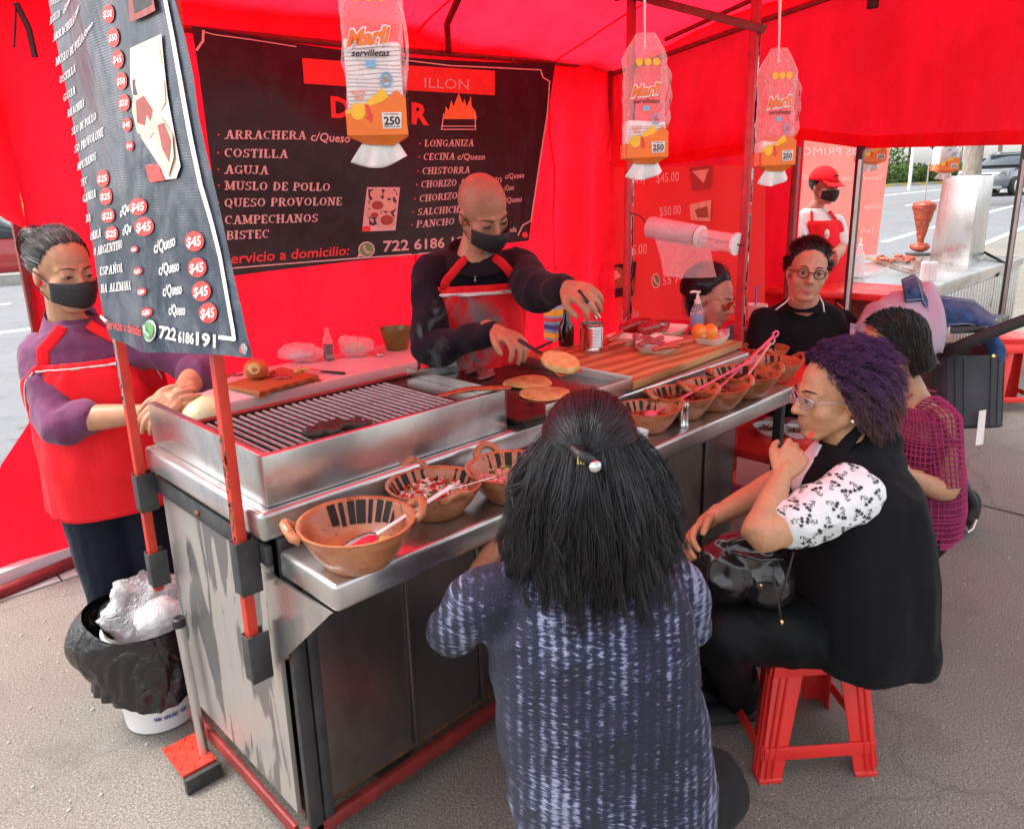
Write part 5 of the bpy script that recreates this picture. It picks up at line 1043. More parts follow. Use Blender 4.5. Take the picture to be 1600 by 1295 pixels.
for k in range(3): q.bar(clip + cdir * .023 + fl_ * (.006 + k * .005) + ZU * .006, clip + cdir * .023 + fl_ * (.006 + k * .005) - ZU * .008, .002)
q.build('clip_spring', M['kerb_yellow'], hcl)
# ---------------------------------------------------------------- woman with purple hair
pw = Fig('person', (1.3, -.85, GZ), 'smiling woman with curly purple hair in a black vest over a floral white shirt', (.55, .29, .16))
pf = nrm(-RH * .97 - FH * .12 - ZU * .08); pfh = nrm(pf * V(1, 1, 0)); pl = nrm(np.cross(ZU, pfh))
hc = pix(1300, 616, 2.1); pw.head(hc, pf, k=1.06, neck=pix(1335, 705, 2.13), nr=.058)
ptor = Loft([(pix(1340, 985, 2.17), .195, .165), (pix(1340, 940, 2.15), .2, .17), (pix(1342, 880, 2.13), .2, .17), (pix(1340, 810, 2.12), .195, .16), (pix(1338, 750, 2.11), .185, .135), (pix(1334, 712, 2.12), .12, .085), (pix(1330, 692, 2.12), .07, .066)], -pl, pfh); ptor.add(pw.B, grow=-.012)
SL, EL, WL = pix(1335, 775, 1.98), pix(1186, 838, 1.9), pix(1222, 742, 2.0); SR, ER, WR = pix(1300, 735, 2.26), pix(1222, 752, 2.24), pix(1108, 812, 2.12)
pw.B.limb([(SL, .058), (SL * .5 + EL * .5, .05), (EL, .044), (EL * .6 + WL * .4, .041), (WL, .027)], 14); pw.B.limb([(SR, .055), (ER, .044), (ER * .55 + WR * .45, .038), (WR, .025)], 14)
pw.hand(WL, nrm(pix(1262, 678, 2.07) - WL), nrm(pfh * .6 + ZU * .2 + FH * .3), FH, .5, curls=(.55, .8, 1.0, 1.2)); pw.hand(WR, nrm(pix(1062, 848, 2.04) - WR), nrm(pfh * .4 - FH * .4), -ZU, .5)
pw.finish(.0056)
q = MB(); q.limb([(pix(1262, 682, 2.045) - FH * .012, .006), (pix(1266, 674, 2.05) - FH * .012, .0045)], 8); q.build('fingernail', M['red_plastic'], pw.root, smooth=180)
q = MB(); q.limb([(SL + V(0, 0, .01), .078), (SL * .62 + EL * .38, .073), (SL * .32 + EL * .68, .066)], 18, 6)
slv = garment(pw, 'floral_sleeve', q, M['floral_white'], .005, 2, folds(.009, (15, 15, 15), 2))
q = MB(); q.limb([(SR, .072), (SR * .4 + ER * .6, .062)], 14); garment(pw, 'floral_sleeve', q, M['floral_white'], .007, 2)
# sprigs printed on the near sleeve
me = slv.data; bvh = BVHTree.FromPolygons([tuple(v) for v in getv(me)], [tuple(p.vertices) for p in me.polygons]); fv, fn_ = getv(me), getn(me); q = MB(); rg = np.random.default_rng(5); picks = []
for i in rg.permutation(len(fv)):
    if fn_[i] @ (CAM - fv[i]) < .05 * np.linalg.norm(CAM - fv[i]): continue
    if all(np.linalg.norm(fv[i] - fv[j]) > .03 for j in picks): picks.append(i)
    if len(picks) > 42: break
def on_s(p):
    h = bvh.find_nearest(Vector(p)); return A(h[0]) + A(h[1]) * .0014
for i in picks:
    n = fn_[i]; a = nrm(np.cross(n, rg.normal(size=3))); b = np.cross(n, a); c = fv[i]
    L2 = lambda x, y: on_s(c + (a * x + b * y) * 1.15)
    for w0, w1 in (((-.012, 0), (.012, .002)), ((.0, .0), (.011, .009)), ((-.002, 0), (.01, -.008))): q.add([L2(w0[0], w0[1] + .0006), L2(w0[0], w0[1] - .0006), L2(w1[0], w1[1] - .0006), L2(w1[0], w1[1] + .0006)], [(0, 1, 2, 3)])
    for x, y in ((.013, .002), (.012, .009), (.011, -.008)):
        q.add([L2(x + .0042 * (1 + .45 * math.cos(5 * t)) * math.cos(t), y + .0042 * (1 + .45 * math.cos(5 * t)) * math.sin(t)) for t in np.arange(15) * 2 * math.pi / 15], [tuple(range(15))])
    for x, y, s_ in ((-.006, .004, 1), (-.008, -.004, -1), (.001, .005, 1)): q.add([L2(x - .004, y - .004 * s_), L2(x, y - .0015), L2(x + .005, y + .003 * s_), L2(x + .001, y + .0015)], [(0, 1, 2, 3)])
tag(q.build('sprig', M['ink_black'], slv, smooth=None), kind='stuff')
q = MB(); ptor.add(q, grow=.014); Loft([(pix(1346, 1004, 2.2), .195, .172), (pix(1342, 982, 2.18), .205, .176), (pix(1340, 950, 2.165), .2, .172), (pix(1341, 910, 2.15), .19, .17)], -pl, pfh).add(q, 28, 10, .014); q.ell(pix(1343, 716, 2.13), (.128, .112, .05), (pl, pfh, ZU), 20, 10); q.limb([(pix(1368, 690, 2.13), .07), (pix(1352, 718, 2.13), .1)], 14); vest = garment(pw, 'vest', q, M['black_cloth'], .007, 3, folds(.019, (8, 8, 2.4), 4))
ptor.patch('shirt_front', M['floral_white'], pw.root, .9, 1.5, .6, .98, .019, 10, 14, .003, .003, 4)
q = MB(); c = [pix(1268, 800, 2.08), pix(1285, 740, 2.08), pix(1318, 700, 2.06), pix(1340, 672, 2.07), pix(1372, 668, 2.1)]; q.tube(c, [.012, .018, .02, .018, .012], 10, flat=.5); q.build('collar', M['black_cloth'], pw.root, smooth=180)
q = MB(); hipL, hipR = pix(1322, 985, 2.15), pix(1320, 965, 2.26); knL, knR = pix(1125, 985, 2.02), pix(1108, 962, 2.22)
for h_, k_, ft in ((hipL, knL, pix(1158, 1120, 2.42)), (hipR, knR, pix(1120, 1110, 2.52))):
    ft[2] = GZ + .1; q.limb([(h_, .11), (h_ * .5 + k_ * .5, .098), (k_, .07)], 16, 6); q.limb([(k_, .075), (k_ * .4 + ft * .6, .062), (ft, .055)], 14, 6)
    sh_ = MB(); sh_.limb([(ft - ZU * .055 - pfh * .03, .038), (ft - ZU * .06 + pfh * .13, .034)], 12, flat=.8); sh_.build('shoe', M['black_rubber'], pw.root, smooth=180)
garment(pw, 'skirt', q, M['black_shiny'], .009, 3, folds(.013, (10, 10, 10), 6))
# curly hair
rg = np.random.default_rng(31); N = 5400; d, p, nn = scalp(pw, N, rg, pad=1.0); k = 11; S = np.zeros((N, k, 3)); vol = .034 + .02 * np.clip(d[:, 2], 0, 1) + .012 * np.clip(-d[:, 0], 0, 1); cl = vn(d * 5.5, 3); cl2 = vn(d * 11, 6)
flow = np.outer(np.ones(N), -pfh * .55) - np.outer(.35 + .9 * np.clip(.55 - d[:, 2], 0, 1), ZU) + rg.normal(size=(N, 3)) * .1; t1 = np.cross(nn, flow); t1 /= np.linalg.norm(t1, axis=1, keepdims=True)
ph = cl * 7 + rg.normal(size=N) * .4; cr = rg.uniform(.005, .012, N)
for j in range(k):
    t = j / (k - 1); bend = flow * (.075 * t ** 1.5) ; S[:, j] = p + nn * (vol * (1 - (1 - t) ** 1.7) * (1 + .28 * cl + .15 * cl2) * rg.uniform(.98, 1.02, N))[:, None] + bend + t1 * (cr * np.sin(ph + t * 13) * t ** .6)[:, None] + np.cross(t1, nn) * (cr * np.cos(ph + t * 13) * t ** .6)[:, None]
mixu = np.clip(.55 + .9 * d[:, 2] - .35 * np.abs(d[:, 0] + .1) + .35 * cl, 0, 1)[:, None]; root = A([.035, .018, .02])
tip_ = mixu * A([.13, .055, .17]) + (1 - mixu) * A([.15, .085, .07]); tt = np.linspace(0, 1, k)[None, :, None]; tint = (root * (1 - tt ** .7) + tip_[:, None] * tt ** .7) * rg.uniform(.45, 1.5, (N, 1, 1))
S = clump(S, 420, p * 1.0, .55, rg, .7) + rg.normal(size=(N, 1, 3)) * .001
strands('hair', S, .0011 * rg.uniform(.7, 1.5, N), pw.root, M['hair_matte'], tint)
hair_cap(pw, 'hair_mass', (.02, .011, .016), .018)
M['frame_pink'] = mat('frame_pink', (.5, .42, .52), .2, .6, var=(5, .1)); M['gold'] = mat('gold', (.8, .6, .25), .2, 1, var=(5, .1)); glasses(pw, M['frame_pink'], M['glass_clear'], .0016, (.024, .017), z=-.002)
e = pw.Q(-.008, -.086, -.052) if (pw.Q(-.008, -.086, -.052) - CAM) @ FW < (pw.Q(-.008, .086, -.052) - CAM) @ FW else pw.Q(-.008, .086, -.052); q = MB(); q.ell(e, (.007, .007, .009), n=10, m=8); q.build('earring', M['steel_cut'], pw.root, smooth=180)
# black handbag on her lap
hb = thing('handbag', pix(1165, 900, 2.0), 'shiny black leather bucket bag with a drawstring resting on a black skirt', 'handbag'); bx = nrm(RH * .97 - ZU * .12); bc_ = pix(1160, 888, 2.02); q = MB()
for (o, r) in (((-.05, .0, -.01), (.085, .07, .085)), ((.06, .0, -.02), (.085, .075, .08)), ((.0, 0, .05), (.09, .05, .06))): q.ell(bc_ + bx * o[0] + ZU * o[2], r, (bx, FH, ZU), 16, 12)
M['leather'] = mat('leather', (.013, .011, .013), .22, var=(20, .3), bump=(160, .15, .001), spec=.7, coat=.3); me = remesh(q, .006, 4)
skin_obj('bag_body', me, M['leather'], hb, lambda v: .012 * (1 - np.abs(fbm(v * A([11, 11, 17]), 7, 2)) * 3) * .6)
q = MB(); q.tube([bc_ + bx * -.06 + ZU * .09 - FH * .05, bc_ + bx * -.01 + ZU * .125 - FH * .06, bc_ + bx * .07 + ZU * .13 - FH * .05, bc_ + bx * .12 + ZU * .1 - FH * .04], .011, 8, flat=.5); q.tube([bc_ + bx * -.05 + ZU * .075 - FH * .06, bc_ + bx * .02 + ZU * .07 - FH * .075, bc_ + bx * .08 + ZU * .075 - FH * .07], .009, 8, flat=.6); q.build('handle', M['leather'], hb, smooth=180)
q = MB(); a = bc_ + bx * .02 - FH * .085; q.tube([a, a + bx * .05 + ZU * .005, pix(1208, 900, 1.89), pix(1216, 940, 1.89), pix(1220, 965, 1.9)], .0035, 6); q.tube([pix(1240, 862, 1.9), pix(1230, 900, 1.89), pix(1218, 940, 1.888)], .003, 6); q.build('drawstring', M['black_rubber'], hb, smooth=180)
q = MB(); q.ell(pix(1221, 972, 1.9), (.006, .006, .008), n=8, m=6); q.ell(a + bx * .002, (.005, .005, .005), n=8, m=6); q.build('drawstring_bead', M['gold'], hb, smooth=180)
# ---------------------------------------------------------------- woman in crochet top
cw = Fig('person', (1.9, -.8, GZ), 'woman with a black bob in an openwork pink crochet top looking away', (.5, .26, .15)); cf = nrm(-RH * .95 + FH * .22 - ZU * .3); cfh = nrm(cf * V(1, 1, 0)); cl_ = nrm(np.cross(ZU, cfh))
hc = pix(1390, 543, 2.62); cw.head(hc, cf, k=1.0, neck=pix(1432, 632, 2.64), nr=.05); cw.mask()
ct = Loft([(pix(1432, 830, 2.72), .16, .12), (pix(1434, 780, 2.7), .17, .135), (pix(1434, 720, 2.68), .165, .13), (pix(1434, 670, 2.66), .165, .11), (pix(1434, 640, 2.64), .13, .08), (pix(1432, 622, 2.64), .065, .06)], -cl_, cfh); ct.add(cw.B, grow=-.004)
S_, E_, W_ = pix(1466, 655, 2.56), pix(1478, 764, 2.52), pix(1415, 742, 2.46); cw.B.limb([(S_, .052), (S_ * .5 + E_ * .5, .047), (E_, .042), (W_, .028)], 14); cw.hand(W_, nrm(pix(1390, 735, 2.44) - W_), ZU, FH, .6)
S2_, E2_, W2_ = pix(1385, 645, 2.78), pix(1375, 730, 2.75), pix(1340, 700, 2.6); cw.B.limb([(S2_, .05), (E2_, .04), (W2_, .027)], 12); cw.finish(.0066)
def netting(name, fn, nu, nv, th):   # worked loops: a real open mesh of yarn
    q = MB().grid(fn, nu, nv); me = mesh_from('t', q.v, q.f, []); o = bpy.data.objects.new('t', me); COL.objects.link(o); x = o.modifiers.new('w', 'WIREFRAME'); x.thickness = th; x.use_even_offset = False; me = evalmesh(o); me.materials.clear(); me.materials.append(M['crochet']); me.polygons.foreach_set('material_index', np.zeros(len(me.polygons), np.int32)); return tag(link(name, me, cw.root), kind='stuff')
netting('crochet_body', lambda u, v: ct.at(2 * math.pi * u + .4, .06 + .86 * v, .010), 58, 30, .0085)
def sl(u, v):
    w = max(0, (v - .22) / .78); i_ = max(0, (.22 - v) / .22); c = S_ * (1 - w) + E_ * .96 * w + E_ * .04 * w + i_ * ((ct.sec[4][0] - S_) * .55 + V(0, 0, .008)); d_ = nrm(nrm(E_ - S_) * (1 - .8 * i_) + nrm(S_ - ct.sec[4][0]) * .8 * i_); a = nrm(np.cross(d_, FH)); b = np.cross(d_, a); r = .07 - .014 * w - .006 * i_; return c + (a * math.cos(6.283 * u) + b * math.sin(6.283 * u)) * r
netting('crochet_sleeve', sl, 25, 17, .0085)
q = MB(); ct.add(q, 28, 12, -.001, 0, .62); garment(cw, 'camisole', q, M['crochet'], .008, 2)
q = MB(); q.tube([pix(1408, 628, 2.58), pix(1440, 606, 2.6), pix(1462, 612, 2.62)], .003, 6); q.build('strap', M['crochet'], cw.root)
q = MB(); h0 = pix(1418, 825, 2.72); q.ell(h0, (.17, .14, .12), (cl_, cfh, ZU), 20, 12)
for s_ in (-.09, .09): q.limb([(h0 + cl_ * s_, .1), (h0 + cl_ * s_ + cfh * .38 + ZU * .02, .07)], 12); q.limb([(h0 + cl_ * s_ + cfh * .38 + ZU * .02, .07), (h0 + cl_ * s_ + cfh * .36 - ZU * .4, .05)], 12)
garment(cw, 'trousers', q, M['black_cloth'], .011, 2)
q = MB(); q.box(0, .004, 0, .03, 0, .035); p_ = pix(1441, 752, 2.5); q.v = [(A(v) + p_).tolist() for v in q.v]; q.build('bracelet', M['kerb_yellow'], cw.root)
rg = np.random.default_rng(41); N = 2500; d, p, nn = scalp(cw, N, rg); k = 10; S = np.zeros((N, k, 3)); C0 = cw.Q(-.018, 0, .032); side = d[:, 1] + .05 * rg.normal(size=N); lay = rg.uniform(.3, 1, N)
for j in range(k):
    t = j / (k - 1); az = np.arctan2(side, np.maximum(-d[:, 0] * .8 - .02, .16)); zz = d[:, 2] * (1 - t) + (-1.35 - .25 * rg.normal(size=N) * .2) * t; h = np.sqrt(np.clip(1 - np.clip(zz, -.25, 1) ** 2, 0, 1)); b = min(1, t * 2.5)
    lx = d[:, 0] * (1 - b) + (-np.cos(az) * h) * b; ly = d[:, 1] * (1 - b) + np.sin(az) * h * b; g = 1.08 + .10 * lay - .06 * t
    S[:, j] = C0 + np.outer(lx * .1 * g, cw.f) + np.outer(ly * .084 * g, cw.l) + np.outer(zz * .092 * np.where(zz > 0, g, 1), cw.u)
S += rg.normal(size=(N, 1, 3)) * .0015 + np.cumsum(rg.normal(size=(N, k, 3)), 1) * .0008
strands('hair', S, .0011 * rg.uniform(.7, 1.4, N), cw.root, M['hair'], A([.014, .009, .008])[None] * rg.uniform(.5, 2.2, (N, 1))); hair_cap(cw, 'hair_mass', (.008, .006, .006), .006)
# ---------------------------------------------------------------- man with glasses
mw = Fig('person', (3.2, 0, GZ), 'man with black framed glasses in a black polo shirt smiling at the camera', (.56, .3, .19)); mf = nrm(-FH * .97 - RH * .22 - ZU * .02); ml = nrm(np.cross(ZU, mf * V(1, 1, 0)))
hc = pix(1262, 424, 3.5); mw.hl = .1; mw.head(hc, mf, u=nrm(ZU + RT * .1), k=1.13, neck=pix(1256, 478, 3.62), nr=.062, female=False); mt = Loft([(pix(1250, 640, 3.8), .21, .15), (pix(1252, 570, 3.75), .22, .15), (pix(1254, 515, 3.7), .22, .13), (pix(1256, 485, 3.66), .17, .095), (pix(1257, 468, 3.64), .075, .065)], -ml, nrm(mf * V(1, 1, 0))); mt.add(mw.B, grow=-.012)
for S_, E_ in ((pix(1196, 500, 3.66), pix(1182, 575, 3.6)), (pix(1316, 505, 3.7), pix(1328, 580, 3.62))): mw.B.limb([(S_, .055), (E_, .045), (E_ - FH * .2 + ZU * .01, .03)], 12); mw.hand(E_ - FH * .2 + ZU * .01, -FH, ml, -ZU, .4)
mw.dark.append((mw.Q(.09, 0, -.055), (.022, .024, .006), (.25, .14, .1), .5)); mw.finish(.0058, .008)
q = MB(); mt.add(q, grow=.004)
for S_, E_ in ((pix(1196, 500, 3.66), pix(1182, 575, 3.6)), (pix(1316, 505, 3.7), pix(1328, 580, 3.62))): q.limb([(S_, .075), (S_ * .3 + E_ * .7, .066)], 14)
garment(mw, 'polo_shirt', q, M['black_cloth'], .009, 3, folds(.013, (9, 9, 6), 8)); q = MB()
for pts in ([pix(1238, 460, 3.56), pix(1228, 472, 3.54), pix(1212, 484, 3.54)], [pix(1279, 460, 3.56), pix(1286, 474, 3.54), pix(1288, 488, 3.54)]): q.tube(pts, .0035, 6)
q.build('collar_piping', M['piping'], mw.root, smooth=180); q = MB(); q.tube([pix(1308, 474, 3.6), pix(1318, 482, 3.6)], .004, 6); q.build('sleeve_stripe', M['red_plastic'], mw.root)
q = MB(); cc = pix(1256, 474, 3.62); q.rings([[cc + ml * .085 * r * math.cos(t) + nrm(mf * V(1, 1, 0)) * .085 * r * math.sin(t) + ZU * z for t in np.arange(24) * 2 * math.pi / 24] for r, z in ((1.25, -.03), (1.02, .0), (.9, .022), (.93, .0))], (0, 0)); q.build('collar', M['black_cloth'], mw.root, smooth=180)
rg = np.random.default_rng(51); swept(mw, 'hair', 2100, lambda x: nrm(V(-.75, x[1] * .5, .72 if x[2] > .3 else -.2)), .11, rg, .0011, lift=.02, grey=0); hair_cap(mw, 'hair_mass', (.008, .007, .007), .011); glasses(mw, M['frame_black'], None, .0022, (.0225, .018), z=.0)
# ---------------------------------------------------------------- woman with red sunglasses
sw = Fig('person', (2.9, .5, GZ), 'dark haired woman in round red sunglasses bending behind the trays', (.5, .25, .17)); sf = nrm(RH * .72 - FH * .6 - ZU * .25); sl_ = nrm(np.cross(ZU, sf * V(1, 1, 0)))
hc = pix(1113, 466, 3.75); sw.head(hc, sf, u=nrm(ZU + RT * .15), k=1.14, neck=pix(1100, 530, 3.86), nr=.05); stt = Loft([(pix(1085, 660, 4.0), .18, .12), (pix(1090, 580, 3.95), .19, .12), (pix(1095, 545, 3.92), .17, .1), (pix(1098, 525, 3.9), .1, .07), (pix(1100, 515, 3.88), .06, .055)], -sl_, nrm(sf * V(1, 1, 0))); stt.add(sw.B, grow=-.01); sw.finish(.006)
q = MB(); stt.add(q, grow=.006)
for S_, E_ in ((pix(1052, 530, 3.85), pix(1035, 600, 3.8)), (pix(1148, 525, 3.85), pix(1150, 590, 3.75))): q.limb([(S_, .07), (E_, .055)], 12)
garment(sw, 'denim_shirt', q, M['denim_grey'], .009, 3, folds(.008, (10, 10, 8), 3)); rg = np.random.default_rng(61)
swept(sw, 'hair', 1700, lambda x: nrm(V(-.95, .0, -.15)), .2, rg, .001, lift=.026); hair_cap(sw, 'hair_mass', (.008, .006, .006), .018); N = 700; S = np.zeros((N, 10, 3)); b0 = sw.Q(-.105, .02, .03); a = rg.normal(size=(N, 2))
for j in range(10): t = j / 9; S[:, j] = b0 + np.outer(a[:, 0] * (.016 + .012 * t), sw.l) - np.outer(.02 * math.sin(t * 3) + .012 * a[:, 1], sw.f) - np.outer(.17 * t + 0 * a[:, 0], ZU)
strands('ponytail', S, .0014, sw.root, M['hair'], A(BK)[None] * rg.uniform(.6, 1.8, (N, 1)))
M['lens_red'] = mat('lens_red', (.5, .03, .03), .08, var=(4, .1), coat=.8); glasses(sw, M['gold'], M['lens_red'], .0013, (.023, .022), z=-.002)
# ---------------------------------------------------------------- the cook
kw = Fig('person', (1.2, .95, GZ), 'shaven headed cook in black mask, dark hoodie and red apron holding a spatula', (.46, .22, .13)); kf = nrm(RH * .50 - FH * .72 - ZU * .55); kfh = nrm(RH * .3 - FH * .95); kl = nrm(np.cross(ZU, kfh))
hc = pix(756, 331, 2.62); kw.head(hc, kf, u=nrm(ZU * .9 + FH * .0 - FH * .35), k=1.06, neck=pix(738, 412, 2.74), nr=.056, female=False, op=.0024)
kw.dark.append((kw.Q(-.03, 0, .07), (.11, .1, .085), (.23, .135, .105), .5)); kw.mask()
kt = Loft([(pix(726, 760, 3.18), .185, .125), (pix(728, 640, 3.06), .18, .125), (pix(730, 560, 2.99), .19, .13), (pix(733, 485, 2.90), .205, .13), (pix(736, 430, 2.83), .195, .105), (pix(737, 405, 2.80), .12, .085), (pix(738, 392, 2.78), .075, .07)], -kl, kfh); kt.add(kw.B, grow=-.012)
SR, ER, WR = pix(676, 430, 2.76), pix(672, 545, 2.70), pix(776, 518, 2.50); SL, EL, WL = pix(812, 420, 2.84), pix(842, 456, 2.62), pix(886, 449, 2.40)
for a, b, c in ((SR, ER, WR), (SL, EL, WL)): kw.B.limb([(a, .058), (b, .044), (b * .5 + c * .5, .04), (c, .027)], 14)
kw.hand(WR, nrm(pix(828, 540, 2.38) - WR), nrm(RH * .3 - FH * .8 - ZU * .1), nrm(-ZU - RH * .1), .62, 1.08, 1.1, .9); kw.hand(WL, nrm(pix(918, 462, 2.32) - WL), nrm(-FH * .8 + RH * .4 - ZU * .2), nrm(-ZU), .7, 1.08, 1.1, .9); kw.finish(.0058)
q = MB(); kt.add(q, grow=.01)
for a, b, c in ((SR, ER, WR), (SL, EL, WL)): q.limb([(a + nrm(kt.sec[4][0] - a) * .05, .076), (a, .076), (a * .5 + b * .5, .068), (b, .07), (b * .4 + c * .6, .052), (b * .1 + c * .9, .041)], 18, 6)
q.ell(pix(728, 402, 2.83), (.12, .09, .05), (kl, kfh, ZU), 18, 10)
garment(kw, 'hoodie', q, M['navy_hoodie'], .0075, 3, folds(.014, (11, 11, 8), 5))
q = MB(); cc = pix(738, 400, 2.77); q.rings([[cc + kl * r * math.cos(t) + kfh * (.92 * r * math.sin(t) + .01) + ZU * (z + .035 * -math.sin(t)) for t in np.arange(26) * 2 * math.pi / 26] for r, z in ((.118, -.03), (.108, .0), (.094, .028), (.088, .03), (.082, .01))], (0, 0)); q.build('hood', M['navy_hoodie'], kw.root, smooth=180)
q = MB(); q.limb([(pix(764, 392, 2.66), .02), (pix(772, 375, 2.66), .016)], 10); q.build('hood_lining', M['hood_grey'], kw.root, smooth=180)
kt.patch('apron', M['apron_red'], kw.root, .72, 2.35, .02, .63, .03, 28, 30, .004, .012, 3, lambda v: (.30 + .52 * v ** 2, 2.85 - .5 * v ** 2))
kt.patch('apron_piping', M['piping'], kw.root, .84, 2.34, .592, .604, .036, 24, 2, .003, .012, 3)
for th, t1 in ((1.02, .62), (2.12, .62)):
    q = MB(); pts = [kt.at(th + (1.57 - th) * .45 * (t - t1) / .3, t, .034 + .016 * math.sin(3.1 * (t - t1) / .28)) for t in np.linspace(t1, .9, 10)]; q.tube(pts, .017, 8, flat=.22, ref=kfh); q.build('apron_strap', M['apron_red'], kw.root, smooth=180)
q = MB(); z_ = kt.at(1.5, .74, .028); q.tube([z_ + ZU * .03, z_ - ZU * .02], .0035, 6); q.ell(z_ - ZU * .03, (.005, .004, .009), n=8, m=6); q.build('zipper', M['steel_cut'], kw.root)
q = MB(); h0 = pix(726, 760, 3.18)
for s_ in (-.09, .09): q.limb([(h0 + kl * s_ + ZU * .1, .11), (h0 + kl * s_ * 1.1 - ZU * .3, .075), (V(*(h0 + kl * s_ * 1.2)[:2], GZ + .06), .055)], 14)
garment(kw, 'trousers', q, M['jeans_dark'], .012, 2)
# ---------------------------------------------------------------- woman in purple shirt and red apron
lw = Fig('person', (-.02, 1.1, GZ), 'woman in purple shirt and red apron standing with folded hands behind the hanging banner', (.5, .26, .15)); lf = nrm(RH * .80 - FH * .52 - ZU * .16); lfh = nrm(RH * .52 - FH * .85); ll = nrm(np.cross(ZU, lfh))
hc = pix(100, 424, 2.34); lw.head(hc, lf, k=1.02, op=.0042, neck=pix(108, 512, 2.42), nr=.052); lw.mask()
lt = Loft([(pix(196, 880, 2.64), .17, .13), (pix(184, 780, 2.58), .19, .14), (pix(170, 700, 2.53), .18, .138), (pix(156, 625, 2.49), .175, .13), (pix(140, 572, 2.46), .185, .12), (pix(126, 532, 2.44), .165, .1), (pix(118, 510, 2.43), .08, .07), (pix(113, 497, 2.42), .06, .058)], -ll, lfh); lt.add(lw.B, grow=-.012, t0=.3)
SR, ER, WR = pix(72, 555, 2.40), pix(88, 658, 2.30), pix(232, 645, 2.28); SL, EL, WL = pix(240, 540, 2.46), pix(318, 572, 2.46), pix(280, 618, 2.30)
for a, b, c in ((SR, ER, WR), (SL, EL, WL)): lw.B.limb([(a, .055), (b, .045), (b * .6 + c * .4, .042), (c, .028)], 14)
lw.hand(WR, nrm(pix(290, 625, 2.27) - WR), nrm(ZU * .8 + FH * .3), nrm(FH), .45, .98); lw.hand(WL, nrm(pix(250, 640, 2.24) - WL), nrm(ZU * .3 - RH * .5 + FH * .3), nrm(FH * .8 - ZU * .2), .5, .98); lw.finish(.0056)
q = MB(); lt.add(q, grow=.004, t0=.27)
for a, b, c in ((SR, ER, WR), (SL, EL, WL)): q.limb([(a + nrm(lt.sec[4][0] - a) * .06, .07), (a, .075), (b, .065), (b * .72 + c * .28, .058)], 18, 6); e0, e1 = b * .74 + c * .26, b * .68 + c * .32; q.limb([(e0, .061), (e1, .058)], 16, 3)
garment(lw, 'shirt', q, M['purple_shirt'], .007, 3, folds(.013, (13, 13, 10), 7)); q = MB(); cc = pix(113, 508, 2.42)
q.rings([[cc + ll * r * math.cos(t) + lfh * r * 1.0 * math.sin(t) + ZU * (z - .03 * math.sin(t)) for t in np.arange(24) * 2 * math.pi / 24] for r, z in ((.098, -.02), (.084, .012), (.074, .04), (.07, .02))], (0, 0)); q.build('collar', M['purple_shirt'], lw.root, smooth=180)
lt.patch('apron', M['apron_red'], lw.root, 0, 0, .14, .64, .026, 34, 30, .004, .012, 5, lambda v: (-.15 + 1.0 * max(0, (v - .5) / .5) ** 1.2, 3.3 - 1.0 * max(0, (v - .5) / .5) ** 1.2))
for th0, th1 in ((.98, 1.22), (2.18, 1.95)):
    q = MB(); q.tube([lt.at(th0 + (th1 - th0) * t, .635 + .3 * t, .022 + .010 * math.sin(3.1 * t)) for t in np.linspace(0, 1, 12)], .017, 8, flat=.12, ref=lfh); q.build('apron_strap', M['apron_red'], lw.root, smooth=180)
lt.patch('apron_piping', M['piping'], lw.root, .88, 2.28, .612, .62, .033, 24, 2, .003, .012, 5); q = MB(); q.tube([lt.at(2.3 + (.62 - t) * 3.4, t, .034) for t in np.linspace(.615, .5, 8)], .0022, 5); q.build('apron_piping', M['piping'], lw.root); q = MB(); q.tube([lt.at(.84 - (.62 - t) * 3.4, t, .034) for t in np.linspace(.615, .46, 8)], .0022, 5); q.build('apron_piping', M['piping'], lw.root)
q = MB(); h0 = pix(200, 850, 2.63)
for s_ in (-.075, .075): q.limb([(h0 + ll * s_ + ZU * .15, .11), (h0 + ll * s_ - ZU * .2, .08), (V(*(h0 + ll * s_ * .9)[:2], GZ + .06), .05)], 14)
garment(lw, 'jeans', q, M['jeans_dark'], .01, 3, folds(.006, (9, 9, 9), 2))
for s_ in (-.075, .075): q = MB(); f0 = V(*(h0 + ll * s_ * .9)[:2], GZ + .045); q.limb([(f0 - lfh * .04, .042), (f0 + lfh * .14, .035)], 12, flat=.8); q.build('shoe', M['black_rubber'], lw.root, smooth=180)
rg = np.random.default_rng(71); swept(lw, 'hair', 2800, lambda x: nrm(V(-.92, .0, .22)), .3, rg, .001, (.014, .013, .014), .014, grey=.16); hair_cap(lw, 'hair_mass', (.01, .009, .01), .005); N = 900; b0 = lw.Q(-.145, 0, .055); S = np.zeros((N, 12, 3)); a = rg.uniform(0, 6.28, N); e = rg.normal(size=N)
for j in range(12): t = a + j * .42; S[:, j] = b0 + np.outer(np.cos(t) * (.042 + .004 * e), lw.l) + np.outer(np.sin(t) * (.048 + .004 * e), lw.u) - np.outer(.022 * np.cos(e * 2 + j * .1), lw.f)
q = MB(); q.ell(b0 + lw.f * .01, (.034, .042, .048), (lw.f, lw.l, lw.u), 14, 10); o = q.build('hair_bun', M['hair'], lw.root, smooth=180); at = o.data.color_attributes.new('tint', 'FLOAT_COLOR', 'POINT'); at.data.foreach_set('color', np.tile(A([.01, .009, .01, 1.0]), (len(o.data.vertices), 1)).astype(np.float32).ravel())
strands('bun_hair', S, .0013, lw.root, M['hair'], A(BK)[None] * rg.uniform(.6, 2.4, (N, 1)), tip=.8)
